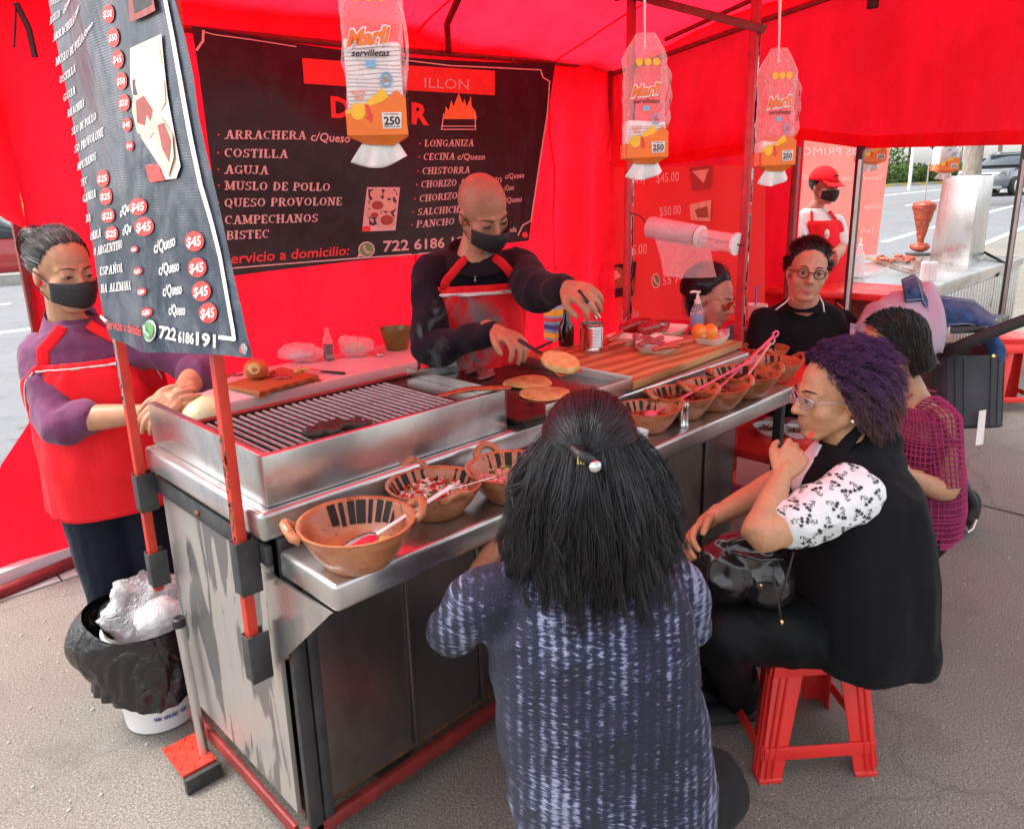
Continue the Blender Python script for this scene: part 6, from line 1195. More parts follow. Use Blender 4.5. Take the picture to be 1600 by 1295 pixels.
# ---------------------------------------------------------------- woman in red cap at the next stall
rw = Fig('person', (5.0, .85, gz(5)), 'woman in red cap, black mask and red apron at the neighbouring stall', (.5, .25, .16)); rf = nrm(RH * .42 - FH * .88 - ZU * .12); rfh = nrm(rf * V(1, 1, 0)); rl = nrm(np.cross(ZU, rfh))
hc = pix(1288, 292, 5.35); rw.head(hc, rf, k=1.0, neck=pix(1272, 328, 5.42)); rw.mask(); rt_ = Loft([(pix(1285, 520, 5.75), .18, .14), (pix(1284, 440, 5.62), .19, .15), (pix(1280, 380, 5.52), .19, .15), (pix(1276, 348, 5.46), .18, .12), (pix(1273, 332, 5.44), .12, .08), (pix(1272, 325, 5.43), .06, .06)], -rl, rfh); rt_.add(rw.B, grow=-.01)
rarms = ((pix(1246, 350, 5.42), pix(1250, 388, 5.3), pix(1290, 400, 5.1)), (pix(1304, 350, 5.5), pix(1312, 388, 5.4), pix(1300, 402, 5.1)))
for a, b, c in rarms: rw.B.limb([(a, .055), (b, .046), (c, .03)], 12); rw.hand(c, nrm(c - b), ZU, -ZU, .5)
rw.finish(.008, .006); q = MB(); rt_.add(q, grow=.006)
for a, b, c in rarms: q.limb([(a, .075), (a * .3 + b * .7, .068)], 14)
garment(rw, 'white_shirt', q, M['white_shirt'], .009, 3, folds(.008, (10, 10, 8), 6)); rt_.patch('apron', M['apron_red'], rw.root, .55, 2.0, .1, .66, .026, 20, 20, .004, .008, 5)
for th in (.75, 1.8): q = MB(); q.tube([rt_.at(th, t, .026) for t in np.linspace(.66, .86, 7)], .016, 8, flat=.2, ref=rfh); q.build('apron_strap', M['apron_red'], rw.root, smooth=180)
q = MB(); p_ = rt_.at(1.2, .5, .04); q.ell(p_, (.02, .02, .035), n=8, m=6); q.build('cloth_in_pocket', M['piping'], rw.root, smooth=180)
q = MB(); K = rw.Q; q.grid(lambda u, v: K(-.018 + .108 * math.sin(v * 1.57) * math.cos(6.283 * u), .09 * math.sin(v * 1.57) * math.sin(6.283 * u), .045 + .1 * math.cos(v * 1.57)), 28, 8); q.grid(lambda u, v: K(.07 + .085 * v * math.cos((u - .5) * 2.2) - .02 * (1 - v), (.088 - .008 * v) * math.sin((u - .5) * 2.4), .05 - .03 * v - .02 * abs(u - .5) * v), 14, 6); q.build('cap', M['apron_red'], rw.root, smooth=180, solid=.003)
q = MB(); q.tube([K(.09, -.02, .085), K(.097, 0, .088), K(.09, .02, .085)], .004, 5); q.build('cap_emblem', M['black_cloth'], rw.root); rg = np.random.default_rng(3); swept(rw, 'hair', 700, lambda x: nrm(V(-.9, 0, -.2)), .12, rg, .0016); hair_cap(rw, 'hair_mass', (.01, .008, .008), .004)
# ================================================================ bowls of salsa and garnish
M['tomato'] = mat('tomato', (.6, .035, .02), .25, var=(30, .3), coat=.3); M['onion'] = mat('onion', (.75, .72, .62), .35, var=(30, .1)); M['herb'] = mat('herb', (.1, .22, .03), .5, var=(30, .4)); M['radish'] = mat('radish', (.72, .36, .32), .35, var=(20, .25)); M['lime'] = mat('lime', (.6, .6, .2), .35, var=(20, .2))
for k, c in (('salsa_red', (.32, .035, .018)), ('salsa_dark', (.13, .03, .018)), ('salsa_brown', (.27, .085, .04)), ('salsa_black', (.07, .04, .022)), ('salsa_green', (.3, .2, .035)), ('broth', (.25, .07, .02))): M[k] = mat(k, c, .2, var=(38, .5), bump=(45, .5, .004), coat=.35)
def bowl(px, py, w, zb, label, fill, hang=0.0, deep=.42, chunks=(), ntri=26, glaze=(.2, 2.6, 6), grp='clay bowls along the front shelf', handles=True, seed=1):
    hgt = .088 * w; zb = zb + .001
    # find the centre so that the rim sits where it is seen
    c = OZ(px, py, zb + .08); R = w / 2 * dep(c) / FPX; rg = random.Random(seed); hr = rg.uniform(.66, .78); h = R * hr; c = OZ(px, py, zb + h); R = w / 2 * dep(c) / FPX; h = R * hr; c[2] = zb
    rt = thing('clay_bowl', c, label, 'bowl', grp); wp = rg.uniform(0, 6); wob = [1 + .014 * math.sin(i * .157 * 2 + wp) + rg.uniform(-.006, .006) for i in range(40)]
    prof = [(R * .02, 0), (R * .52, 0), (R * .58, .006), (R * .78, h * .42), (R * .9, h * .72), (R * .93, h * .78), (R * .93, h * .84), (R * .99, h * .95), (R * 1.0, h * .985), (R * .975, h), (R * .93, h * .97), (R * .88, h * .85), (R * .74, h * .48), (R * .52, h * .16), (R * .02, h * .1)]
    q = MB(); n = 40; q.rings([[c + V(r * wob[i] * math.cos(t), r * wob[i] * math.sin(t), z) for i, t in enumerate(np.arange(n) * 2 * math.pi / n)] for r, z in prof]); q.build('body', M['terracotta'], rt, smooth=60)
    def inner(z): return np.interp(z, [h * .16, h * .48, h * .85, h * .97], [R * .52, R * .74, R * .88, R * .93]) - .0012
    q = MB(); a0, a1, m = glaze
    m = int(m * 1.7)
    for k in range(m):
        a = a0 + (a1 - a0) * k / max(1, m - 1)
        for (f0, f1, wd) in ((.42 + .1 * rg.random(), .95, (.035, .085, .06)[k % 3] + .02 * rg.random()),):
            f0 = max(f0, deep + .02)
            if f1 < f0 + .05: continue
            z0, z1 = h * f0, h * f1; q.add([c + V(inner(z) * math.cos(a + s_), inner(z) * math.sin(a + s_), z) for z, s_ in ((z0, -wd), (z0, wd), (z1, wd * .9), (z1, -wd * .9))] , [(0, 3, 2, 1)])
    tag(q.build('glaze_stripe', M['glaze_dark'], rt, smooth=None), kind='stuff')
    if handles:
        for k, a in enumerate((hang, hang + math.pi)):
            o = V(math.cos(a), math.sin(a), 0); s_ = V(-o[1], o[0], 0); b = c + o * R * .97 + V(0, 0, h * .9); q = MB()
            q.tube([b + s_ * R * .3 - o * R * .03, b + s_ * R * .26 + o * R * .08 + ZU * R * .06, b + s_ * R * .13 + o * R * .15 + ZU * R * .17, b + o * R * .17 + ZU * R * .2, b - s_ * R * .13 + o * R * .15 + ZU * R * .17, b - s_ * R * .26 + o * R * .08 + ZU * R * .06, b - s_ * R * .3 - o * R * .03], [R * .075, R * .085, R * .08, R * .08, R * .08, R * .085, R * .075], 10); q.build('handle', M['terracotta'], rt, smooth=180)
    if fill:
        zf = h * deep; rf = float(np.interp(zf, [h * .16, h * .48, h * .85], [R * .52, R * .74, R * .88])) - .001; q = MB(); q.grid(lambda u, v: c + V(rf * v * math.cos(6.2832 * u), rf * v * math.sin(6.2832 * u), zf + .004 * float(fbm(V(u * 3, v * 4, seed), seed)) * (1 - v ** 4) + .006 * (1 - v) * .3), 28, 7); q.build('filling', M[fill], rt, smooth=180)
        for m, nn_, sz in chunks:
            q = MB()
            for _ in range(nn_):
                r_, a = rf * .9 * math.sqrt(rg.random()), rg.uniform(0, 6.283); p = c + V(r_ * math.cos(a), r_ * math.sin(a), zf + .004 + rg.uniform(0, .009)); s_ = sz * rg.uniform(.6, 1.3); e = rg.uniform(0, 3); q.obox(p, (s_, s_ * rg.uniform(.5, 1), s_ * rg.uniform(.4, .9)), (nrm(V(math.cos(e), math.sin(e), rg.uniform(-.4, .4))), nrm(V(-math.sin(e), math.cos(e), rg.uniform(-.4, .4))), ZU))
            tag(q.build('chopped_' + m, M[m], rt, smooth=None), kind='stuff')
    return c, R, h
b1 = bowl(556, 808, 188, ZS, 'clay bowl nearest the cart corner holding only a big metal spoon and a lime', None, 2.75, glaze=(.1, 1.5, 5), seed=2)
b2 = bowl(678, 752, 150, ZS, 'clay bowl of chopped tomato, onion and herbs with a thin spoon', 'radish', 1.35, .55, (('onion', 150, .0095), ('tomato', 80, .012), ('herb', 45, .009)), seed=3, glaze=(-.2, 3.6, 9))
b3 = bowl(800, 726, 150, ZS, 'clay bowl of pink radish relish half hidden by the long black hair', 'radish', 1.35, .5, (('radish', 90, .011), ('herb', 24, .008), ('lime', 14, .012)), seed=4, glaze=(-.2, 3.6, 9))
b4 = bowl(1012, 636, 100, ZS, 'clay bowl of smooth red salsa just beside the black hair', 'salsa_red', 2.6, .55, seed=5, glaze=(.3, 2.8, 6))
b5 = bowl(1066, 612, 104, ZS, 'clay bowl of dark red chilli salsa behind the metal salt shaker', 'salsa_dark', 2.6, .62, (('salsa_red', 40, .01),), seed=6)
b6 = bowl(1118, 600, 106, ZS, 'clay bowl of coarse brown red salsa with a pink ladle', 'salsa_brown', 2.6, .6, (('salsa_brown', 60, .009), ('salsa_red', 40, .009)), seed=7)
b7 = bowl(1164, 580, 108, ZS, 'dark clay bowl of roasted black chillies on the shelf', 'salsa_black', 2.6, .55, (('salsa_black', 50, .014), ('salsa_dark', 24, .014)), seed=8)
ZT = .64
b8 = bowl(1207, 562, 92, ZT, 'clay bowl of thin green salsa on the red table', 'salsa_green', 2.6, .62, (('herb', 20, .007),), seed=9)
b9 = bowl(1196, 541, 72, ZT, 'small clay bowl of brown relish behind the green salsa', 'salsa_brown', .4, .6, (('radish', 20, .01),), seed=10)
q = MB(); c, R, h = b1; s0 = c + V(-.03, -.03, h * .45); a, b = OZ(580, 840, ZS + h * .62), P(705, 760, dep(OZ(690, 768, ZS + .1)))
ld = thing('serving_spoon', a, 'big shiny metal spoon with a pale handle lying in the empty clay bowl', 'spoon'); dr = nrm(b - a); sx = nrm(np.cross(dr, ZU)); q = MB(); q.ell(a - dr * .035, (.052, .034, .012), (dr, sx, np.cross(sx, dr)), 16, 8); q.build('bowl', M['steel_cut'], ld, smooth=180); q = MB(); q.limb([(a + dr * .01, .006), (a * .5 + b * .5, .006), (b, .008)], 8, flat=.5); q.build('handle', M['piping'], ld, smooth=180)
q = MB(); q.ell(c + V(.05, -.02, h * .28), (.03, .026, .018), None, 12, 8); one('lime_half', q, M['lime'], 'pale squeezed lime lying in the empty clay bowl', 'lime', smooth=180)
def stick(name, p0, p1, m, label, cat, r=.005, ends=None):
    q = MB(); q.limb([(p0, r), (p0 * .5 + p1 * .5, r), (p1, r * 1.2)], 8, flat=.6); return one(name, q, m, label, cat, smooth=180)
c2 = b2[0] + V(.02, -.01, b2[2] * .62); stick('teaspoon', c2, P(772, 745, dep(c2) - .06), M['steel_cut'], 'thin metal spoon standing in the chopped tomato bowl', 'spoon', .003)
def ladle(p0, px, py, dd, m, label):
    p1 = P(px, py, dep(p0) + dd); rt = thing('ladle', p0, label, 'ladle', 'plastic ladles in the salsa bowls'); d = nrm(p1 - p0); q = MB(); q.ell(p0, (.026, .022, .014), (nrm(d * V(1, 1, 0)), nrm(np.cross(d, ZU)), ZU), 12, 8); q.build('bowl', m, rt, smooth=180)
    q = MB(); q.limb([(p0 + d * .01, .006), (p0 * .4 + p1 * .6, .0065), (p1 - d * .035, .008)], 8, flat=.55); s_ = nrm(np.cross(d, FW)) * .009; e = p1 - d * .035; q.tube([e, e + s_ + d * .012, e + s_ * .9 + d * .035, e + d * .045, e - s_ * .9 + d * .035, e - s_ + d * .012, e], .0042, 8); q.build('handle', m, rt, smooth=180)
ladle(b4[0] + V(.02, .0, b4[2] * .6), 1180, 560, .38, M['pink_plastic'], 'longest pink ladle lying across from the smooth red salsa')
ladle(b6[0] + V(0, 0, b6[2] * .66), 1214, 520, .3, M['pink_plastic'], 'pink ladle leaning up out of the coarse brown salsa')
ladle(b7[0] + V(0, 0, b7[2] * .62), 1208, 530, .16, M['radish'], 'pale pink ladle in the black chilli bowl')
q = MB(); c = OZ(1071, 667, ZS); q.lathe([(.019, 0), (.021, .003), (.021, .008), (.0185, .012), (.0185, .062), (.02, .066), (.02, .078), (.017, .084), (.001, .085)], c + V(0, .01, .001), 18); one('salt_shaker', q, M['steel_cut'], 'small ribbed metal salt shaker on the shelf edge', 'salt shaker', smooth=40)
q = MB(); c = OZ(1010, 680, ZS); q.ell(c + V(0, .01, .022), (.03, .026, .024), None, 14, 10); me = remesh(q, .004, 1); o = skin_obj('crumpled_napkin', me, M['paper'], None, lambda v: .009 * fbm(v * 55, 3, 2)); tag(o, 'crumpled white napkin on the shelf beside the black hair', 'napkin')
# ================================================================ griddle food and the cook's tools
def toasted():
    t = NT('tortilla'); f = t.noise(30, None, 5, .65); g = t.noise(75, None, 3); bc = t.ramp(f, [(.28, (.78, .56, .27)), (.55, (.64, .38, .13)), (.72, (.36, .15, .045))]); bc = t.mix(t.ramp(g, [(.64, 0.0), (.7, .8)]), bc, (.16, .06, .02))
    return t.done(t.pb(Base_Color=bc, Roughness=.5, Normal=t.bump(t.noise(55, None, 4), .5, .004)))
M['tortilla'] = toasted(); M['sausage'] = mat('sausage', (.5, .06, .025), .3, var=(40, .3), bump=(60, .3, .002), coat=.4); M['chorizo'] = mat('chorizo', (.3, .02, .02), .28, var=(30, .35), bump=(50, .4, .003), coat=.5); M['raw_meat'] = mat('raw_meat', (.36, .1, .1), .35, var=(40, .5), bump=(50, .5, .004))
zp = ZD + .029
def tortilla(px, py, r, label, z=zp, tilt=None, th=.006):
    c = OZ(px, py, z); q = MB(); ax = (V(1, 0, 0), V(0, 1, 0), ZU) if tilt is None else tilt; n = 28
    q.rings([[c + ax[0] * r * k * math.cos(t) * (1 + .03 * math.sin(3 * t)) + ax[1] * r * k * math.sin(t) + ax[2] * (z_ + .003 * math.sin(2 * t + px)) for t in np.arange(n) * 2 * math.pi / n] for k, z_ in ((.02, .001), (.96, .001), (1, th * .5), (.95, th + .002), (.6, th + .004), (.02, th + .003))]); return one('tortilla', q, M['tortilla'], label, 'tortilla', 'tortillas on the griddle', smooth=60)
tortilla(824, 599, .088, 'tortilla lying farther in on the griddle'); tortilla(852, 616, .086, 'tortilla lying nearest the front rim of the griddle')
rgm = random.Random(2); q = MB(); c = OZ(752, 586, zp)
for k in range(16): q.ell(c + V(rgm.uniform(-.05, .05), rgm.uniform(-.06, .06), .008), (.022, .014, .009), n=8, m=6)
me = remesh(q, .004, 1); o = skin_obj('sizzling_meat', me, M['raw_meat'], None, lambda v: .005 * fbm(v * 60, 2)); tag(o, 'red meat sizzling in smoke at the back of the griddle', 'meat')
q = MB(); c = OZ(730, 606, zp); q.lathe([(.001, .0), (.06, .0), (.058, .0015), (.001, .002)], c, 24); one('grease_patch', q, M['soot'], 'dark burnt patch of grease on the griddle', 'grease')
sp = thing('spatula', P(845, 552, 2.33), 'spatula with black handle and wide orange blade held by the cook', 'spatula'); a, b, e = P(812, 532, 2.36), P(845, 553, 2.31), P(893, 585, 2.22); dx = nrm(e - b); sx = nrm(np.cross(dx, ZU)); q = MB(); q.limb([(a, .009), (b, .008)], 8, flat=.6); q.build('handle', M['black_plastic'], sp, smooth=180)
q = MB(); up_ = np.cross(sx, dx); q.hexa([b - sx * .022, b + sx * .022, e + sx * .05, e - sx * .05, b - sx * .022 + up_ * .003, b + sx * .022 + up_ * .003, e + sx * .05 + up_ * .003, e - sx * .05 + up_ * .003]); M['blade'] = mat('blade', (.55, .13, .03), .25, .6, var=(20, .4)); q.build('blade', M['blade'], sp, bevel=.002)
q = MB(); c = b * .38 + e * .62 + up_ * .006; n = 26; q.rings([[c + dx * .062 * k * math.cos(t) + sx * .058 * k * math.sin(t) + up_ * z_ for t in np.arange(n) * 2 * math.pi / n] for k, z_ in ((.02, 0), (.96, 0), (1.02, .009), (.94, .019), (.02, .021))]); one('corn_cake', q, M['tortilla'], 'thick round corn cake lifted on the orange spatula blade', 'corn cake', smooth=50)
tg = thing('fork', P(925, 470, 2.3), "short metal fork in the cook's other hand above the open can", 'fork'); q = MB(); q.limb([(P(905, 455, 2.33), .006), (P(918, 472, 2.3), .006)], 8); q.build('handle', M['black_plastic'], tg, smooth=180); q = MB(); q.tube([P(918, 472, 2.3), P(932, 498, 2.32)], .003, 6); q.tube([P(921, 474, 2.3), P(938, 496, 2.32)], .002, 6); q.build('prong', M['steel_cut'], tg)
q = MB(); a, b, c = OZ(690, 618, ZD + BH + .004), OZ(735, 608, ZD + BH + .01), OZ(792, 606, ZD + BH + .01); q.limb([(a, .013), (b, .018), (c, .016)], 10, flat=.4); M['greasy'] = mat('greasy', (.3, .09, .03), .25, .3, var=(40, .4), coat=.4); one('greasy_scraper', q, M['greasy'], 'greasy brown scraper lying across the corner of grill and griddle', 'scraper', smooth=180)
# smoke drifting from the griddle
def smoke():
    t = NT('smoke'); n = t.noise(7, t.co((1, 1, .7), 'Object'), 6, .6, 1.6); g = t.n('ShaderNodeTexGradient', gradient_type='SPHERICAL'); mp = t.n('ShaderNodeMapping'); c = t.n('ShaderNodeTexCoord'); mp.inputs['Location'].default_value = (-1, -1, -1); mp.inputs['Scale'].default_value = (2, 2, 2); t.l(c.outputs['Generated'], mp.inputs['Vector']); t.l(mp.outputs[0], g.inputs[0])
    d = t.math('MULTIPLY', t.math('MULTIPLY', t.ramp(n, [(.52, 0.0), (.62, 1.0)]), g.outputs['Fac']), 230.0)
    v = t.n('ShaderNodeVolumePrincipled'); v.inputs['Color'].default_value = (.9, .9, .92, 1); v.inputs['Anisotropy'].default_value = .2; t.l(d, v.inputs['Density']); t.l(v.outputs[0], t.out.inputs['Volume']); return t.m
M['smoke'] = smoke(); c = OZ(728, 586, zp); q = MB(); q.ell(c + V(-.01, -.0, .165), (.19, .15, .16), n=20, m=12); o = q.build('smoke', M['smoke'], None, smooth=180); tag(o, 'thin grey smoke curling up from the griddle', 'smoke', kind='stuff')
# ================================================================ things on the wooden board
zb = .809
def can():
    c = OZ(930, 549, zb) + V(0, .02, 0); R = .0505; h = .118; rt = thing('tin_can', c, 'open ribbed tin can on the chopping board', 'tin can'); pr = [(R * .02, .001), (R * .98, .001), (R, .004), (R * .99, .012)]
    for k in range(15): z = .016 + k * .006; pr += [(R * .985, z), (R * .955, z + .003)]
    pr += [(R * .98, h - .008), (R * 1.0, h - .004), (R * 1.0, h), (R * .96, h), (R * .95, h - .01), (R * .94, .01), (R * .02, .01)]
    q = MB(); q.lathe(pr, c, 32); q.build('body', M['steel_cut'], rt, smooth=50); q = MB(); q.lathe([(.001, .07), (R * .93, .07)], c, 24, cap=(0, 0)); q.build('fat', M['onion'], rt)
can()
c = OZ(893, 541, zb) + V(0, .03, 0); rt = thing('sauce_bottle', c, 'square shouldered bottle of black sauce with a yellow cap', 'bottle'); q = MB(); n = 20
def sq(r, z, e=3.2): return [c + V(r * abs(math.cos(t)) ** (2 / e) * np.sign(math.cos(t)), r * abs(math.sin(t)) ** (2 / e) * np.sign(math.sin(t)), z) for t in np.arange(n) * 2 * math.pi / n]
q.rings([sq(.027, .0), sq(.03, .004), sq(.03, .082), sq(.024, .1, 2.5), sq(.013, .125, 2), sq(.0115, .165, 2)]); q.build('glass', M['sauce_black'], rt, smooth=50); q = MB(); q.rings([sq(.0135, .158, 2), sq(.0135, .182, 2)]); q.build('cap', M['ink_yellow'], rt)
c = OZ(885, 536, zb) + V(.06, .1, 0); rt = thing('food_carton', c, 'small blue and yellow food carton behind the black sauce bottle', 'carton'); q = MB(); q.box(c[0] - .06, c[0] + .05, c[1] - .03, c[1] + .03, zb, zb + .15); q.build('box', M['ink_blue'], rt, bevel=.002)
for z0, z1, m in ((.11, .14, 'ink_yellow'), (.085, .1, 'ink_red'), (.01, .035, 'ink_yellow'), (.05, .07, 'ink_navy')): q = MB(); q.box(c[0] - .062, c[0] + .052, c[1] - .0322, c[1] + .032, zb + z0, zb + z1); q.build('printed_band', M[m], rt)
def tray(px, py, L, Wd, rz, label, stack=1, z=zb):
    c = OZ(px, py, z); ca, sa = math.cos(rz), math.sin(rz); rt = thing('foam_tray', c, label, 'tray', 'foam meat trays on the board')
    def rr(l, w, h): return [c + V(ca * x - sa * y, sa * x + ca * y, h) for x, y in [(l * abs(math.cos(t)) ** .35 * np.sign(math.cos(t)), w * abs(math.sin(t)) ** .35 * np.sign(math.sin(t))) for t in np.arange(32) * 2 * math.pi / 32 + .05]]
    for k in range(stack):
        h0 = k * .007; q = MB(); q.rings([rr(L * .84, Wd * .8, h0), rr(L * .86, Wd * .84, h0 + .003), rr(L * .97, Wd * .97, h0 + .021), rr(L, Wd, h0 + .023), rr(L, Wd, h0 + .026), rr(L * .955, Wd * .94, h0 + .025), rr(L * .84, Wd * .8, h0 + .006)]); q.build('tray', M['foam'], rt, smooth=50)
    return c + V(0, 0, stack * .007)
rz0 = math.radians(12)
t1 = tray(1030, 546, .105, .075, rz0, 'stack of foam trays in front holding dark meat and red sausages', 3)
t2 = tray(1112, 534, .085, .06, rz0, 'foam tray holding the orange round cheese', 1); t3 = tray(1042, 521, .125, .07, rz0, 'long foam tray at the back with two fat chorizos', 1); t4 = tray(975, 536, .06, .07, rz0, 'foam tray of red sausages beside the tin can', 2); t5 = tray(1010, 534, .09, .05, rz0, 'empty looking pink foam tray between the chorizos and the front stack', 1)
def saus(pts, r, m, label, name='sausage', cat='sausage', grp='sausages in the foam trays'): q = MB(); q.limb([(A(p), r * (.8 if i in (0, len(pts) - 1) else 1)) for i, p in enumerate(pts)], 12, 5); return one(name, q, m, label, cat, grp, smooth=180)
E_ = lambda px, py, z: OZ(px, py, z)
saus([E_(1040, 540, zb + .045), E_(1055, 537, zb + .05), E_(1080, 532, zb + .047)], .0125, M['sausage'], 'long red sausage at the near edge of the front tray'); saus([E_(1022, 546, zb + .042), E_(1040, 542, zb + .042), E_(1058, 541, zb + .042)], .0115, M['sausage'], 'shorter red sausage tip beside the long one in the front tray')
saus([E_(975, 514, zb + .03), E_(992, 508, zb + .04), E_(1012, 505, zb + .035)], .035, M['chorizo'], 'fat dark chorizo farther from the can', 'chorizo', 'chorizo', 'two fat chorizos'); saus([E_(1004, 516, zb + .036), E_(1020, 512, zb + .042), E_(1038, 508, zb + .036)], .035, M['chorizo'], 'fat dark chorizo lying nearest the front tray', 'chorizo', 'chorizo', 'two fat chorizos')
saus([E_(952, 532, zb + .04), E_(962, 526, zb + .04), E_(972, 517, zb + .04)], .012, M['sausage'], 'red sausage pointing up beside the tin can'); saus([E_(952, 540, zb + .03), E_(963, 537, zb + .03), E_(976, 535, zb + .03)], .012, M['sausage'], 'red sausage lying low beside the tin can')
q = MB(); rgm = random.Random(4)
for k in range(16): q.ell(E_(1005 + rgm.uniform(-14, 34), 533 + rgm.uniform(-6, 6), zb + .04), (.02, .014, .011), n=8, m=6)
q.ell(E_(994, 526, zb + .052), (.016, .016, .018), n=10, m=8); me = remesh(q, .004, 1); o = skin_obj('meat_pile', me, M['raw_meat'], None, lambda v: .005 * fbm(v * 60, 2)); tag(o, 'pile of dark raw meat in the front foam tray', 'meat')
M['orange_skin'] = mat('orange_skin', (.8, .3, .03), .3, var=(12, .15), coat=.35, bump=(70, .1, .001)); q = MB(); c = OZ(1100, 532, zb + .01); dx = nrm(RT * V(1, 1, 0)); q.ell(c + V(0, 0, .037) - dx * .022, (.034, .038, .038), (dx, FH, ZU), 18, 12); q.ell(c + V(0, 0, .036) + dx * .024 - FH * .004, (.034, .038, .038), (dx, FH, ZU), 18, 12); me = remesh(q, .003, 2); tag(skin_obj('orange_cheese', me, M['orange_skin'], None), 'shiny orange two lobed ball on a foam tray', 'cheese')
q = MB(); q.grid(lambda u, v: E_(1096 + 44 * u, 520 + 10 * v - 8 * u, zb + .02 + .02 * math.sin(3.1 * v) * (1 - u * .3) + .004 * math.sin(u * 22)), 20, 6); one('meat_wrap', q, M['milky_film'], 'clear plastic wrap crumpled behind the orange ball', 'plastic wrap', smooth=180)
c = OZ(1085, 512, zb) + V(.02, .0, .0); rt = thing('sanitizer_bottle', c, 'clear pump bottle of blue gel behind the trays', 'pump bottle'); q = MB(); q.lathe([(.03, .0), (.034, .004), (.034, .055), (.028, .085), (.015, .112), (.013, .118)], c, 24); q.build('body', M['glass_clear'], rt, smooth=40); q = MB(); q.lathe([(.029, .004), (.031, .02), (.031, .05), (.028, .062)], c, 20); q.build('gel', M['blue_gel'], rt)
q = MB(); q.lathe([(.0155, .114), (.0155, .132), (.009, .134), (.008, .15), (.006, .152), (.006, .168)], c, 16); q.tube([c + V(0, 0, .168) + RT * .012, c + V(0, 0, .17) - RT * .03, c + V(0, 0, .164) - RT * .036], .006, 8); q.build('pump', M['white_plastic'], rt)
q = MB(); q.grid(lambda u, v: E_(972 + 26 * u, 482 + 20 * v + 5 * math.sin(u * 9), zb + .07 * (1 - v) + .015 * math.sin(u * 12 + v * 7)), 14, 10); one('plastic_bag', q, M['bag_clear'], 'crumpled clear bag at the foot of the rear red post', 'plastic bag', smooth=180)
q = MB(); a, b = OZ(838, 545, zb + .006), OZ(862, 534, zb + .006); q.limb([(a, .009), (b, .008)], 8, flat=.6); kn = thing('knife', a, 'black handled knife on the board corner beside the griddle', 'knife'); q.build('handle', M['black_plastic'], kn, smooth=180); q = MB(); q.bar(b, OZ(885, 524, zb + .006), .022, .002); q.build('blade', M['steel_cut'], kn)
# ================================================================ white table behind the cook
zt = .585; tb = thing('folding_table', (1.25, 1.8, GZ), 'white folding table behind the cook along the back wall', 'table'); f0, f1 = OZ(365, 628, zt), OZ(655, 562, zt); y0 = (f0[1] + f1[1]) / 2
q = MB(); q.box(f0[0] - .04, 2.0, y0, 2.18, zt - .055, zt); q.build('table_top', M['table_white'], tb, bevel=.012)
for x in (f0[0] + .12, 1.85):
    for sy in (y0 + .08, 2.05): q = MB(); q.bar((x, sy, GZ), (x + .02, sy, zt - .06), .03); q.build('leg', M['black_rubber'], tb)
    q = MB(); q.bar((x + .02, y0 + .4, GZ + .3), (x + .35, y0 + .4, zt - .07), .025); q.build('brace', M['black_rubber'], tb)
cb = [OZ(352, 600, zt + .03), OZ(405, 612, zt + .03), OZ(498, 586, zt + .03), OZ(440, 573, zt + .03)]
q = MB(); q.hexa([p - V(0, 0, .022) for p in cb] + cb); cbt = one('cutting_board', q, M['wood_old'], 'worn orange brown cutting board with an onion on the white table', 'cutting board', bevel=.003)
for p in (cb[1], cb[2]): q = MB(); pp = p * .92 + (cb[0] + cb[2]) / 2 * .08; q.box(pp[0] - .02, pp[0] + .02, pp[1] - .02, pp[1] + .02, zt + .001, zt + .0075); q.build('foot', M['wood_old'], cbt)
M['onion_brown'] = mat('onion_brown', (.5, .22, .07), .35, var=(16, .3), coat=.2); c = OZ(402, 592, zt + .03); on_ = thing('onion', c, 'brown onion with its pale cut face towards us on the cutting board', 'onion'); q = MB(); q.ell(c + V(0, 0, .05), (.058, .058, .05), n=20, m=14); q.build('skin', M['onion_brown'], on_, smooth=180); d_ = nrm(CAM - c - V(0, 0, .05)); d_ = nrm(d_ - RT * .15); q = MB(); q.lathe([(.001, .056), (.024, .0545), (.027, .051), (.03, .046)], c + V(0, 0, .05), 18, d_, cap=(1, 0)); q.build('cut_face', M['lime'], on_)
q = MB(); rgm = random.Random(9)
for k in range(22): q.ell(OZ(360 + rgm.uniform(-15, 95), 590 - rgm.uniform(0, 1) * 12 + rgm.uniform(-4, 4), zt + .036), (.022, .012, .008), n=8, m=5)
me = remesh(q, .005, 1); tag(skin_obj('sliced_meat', me, M['raw_meat'], None, lambda v: .006 * fbm(v * 50, 3)), 'strips of raw pink meat on the cutting board behind the onion', 'meat')
for k, (px, py) in enumerate(((465, 580), (476, 577))): q = MB(); q.ell(OZ(px, py, zt + .038), (.026, .014, .012), (nrm(V(1, .3 - k * .8, 0)), nrm(V(-.3 + k * .8, 1, 0)), ZU), 12, 8); one('lime_wedge', q, M['lime'], ('lime wedge nearest the onion on the cutting board', 'lime wedge nearest the knife on the cutting board')[k], 'lime wedge', 'lime wedges', smooth=180)
kn = thing('knife', OZ(515, 583, zt), 'black handled knife lying beside the cutting board', 'knife'); a, b, c = OZ(537, 583, zt + .008), OZ(503, 580, zt + .01), OZ(470, 574, zt + .036); q = MB(); q.limb([(a, .011), (b, .009)], 8, flat=.6); q.build('handle', M['black_plastic'], kn, smooth=180); q = MB(); q.bar(b, c, .03, .002); q.build('blade', M['steel_cut'], kn)
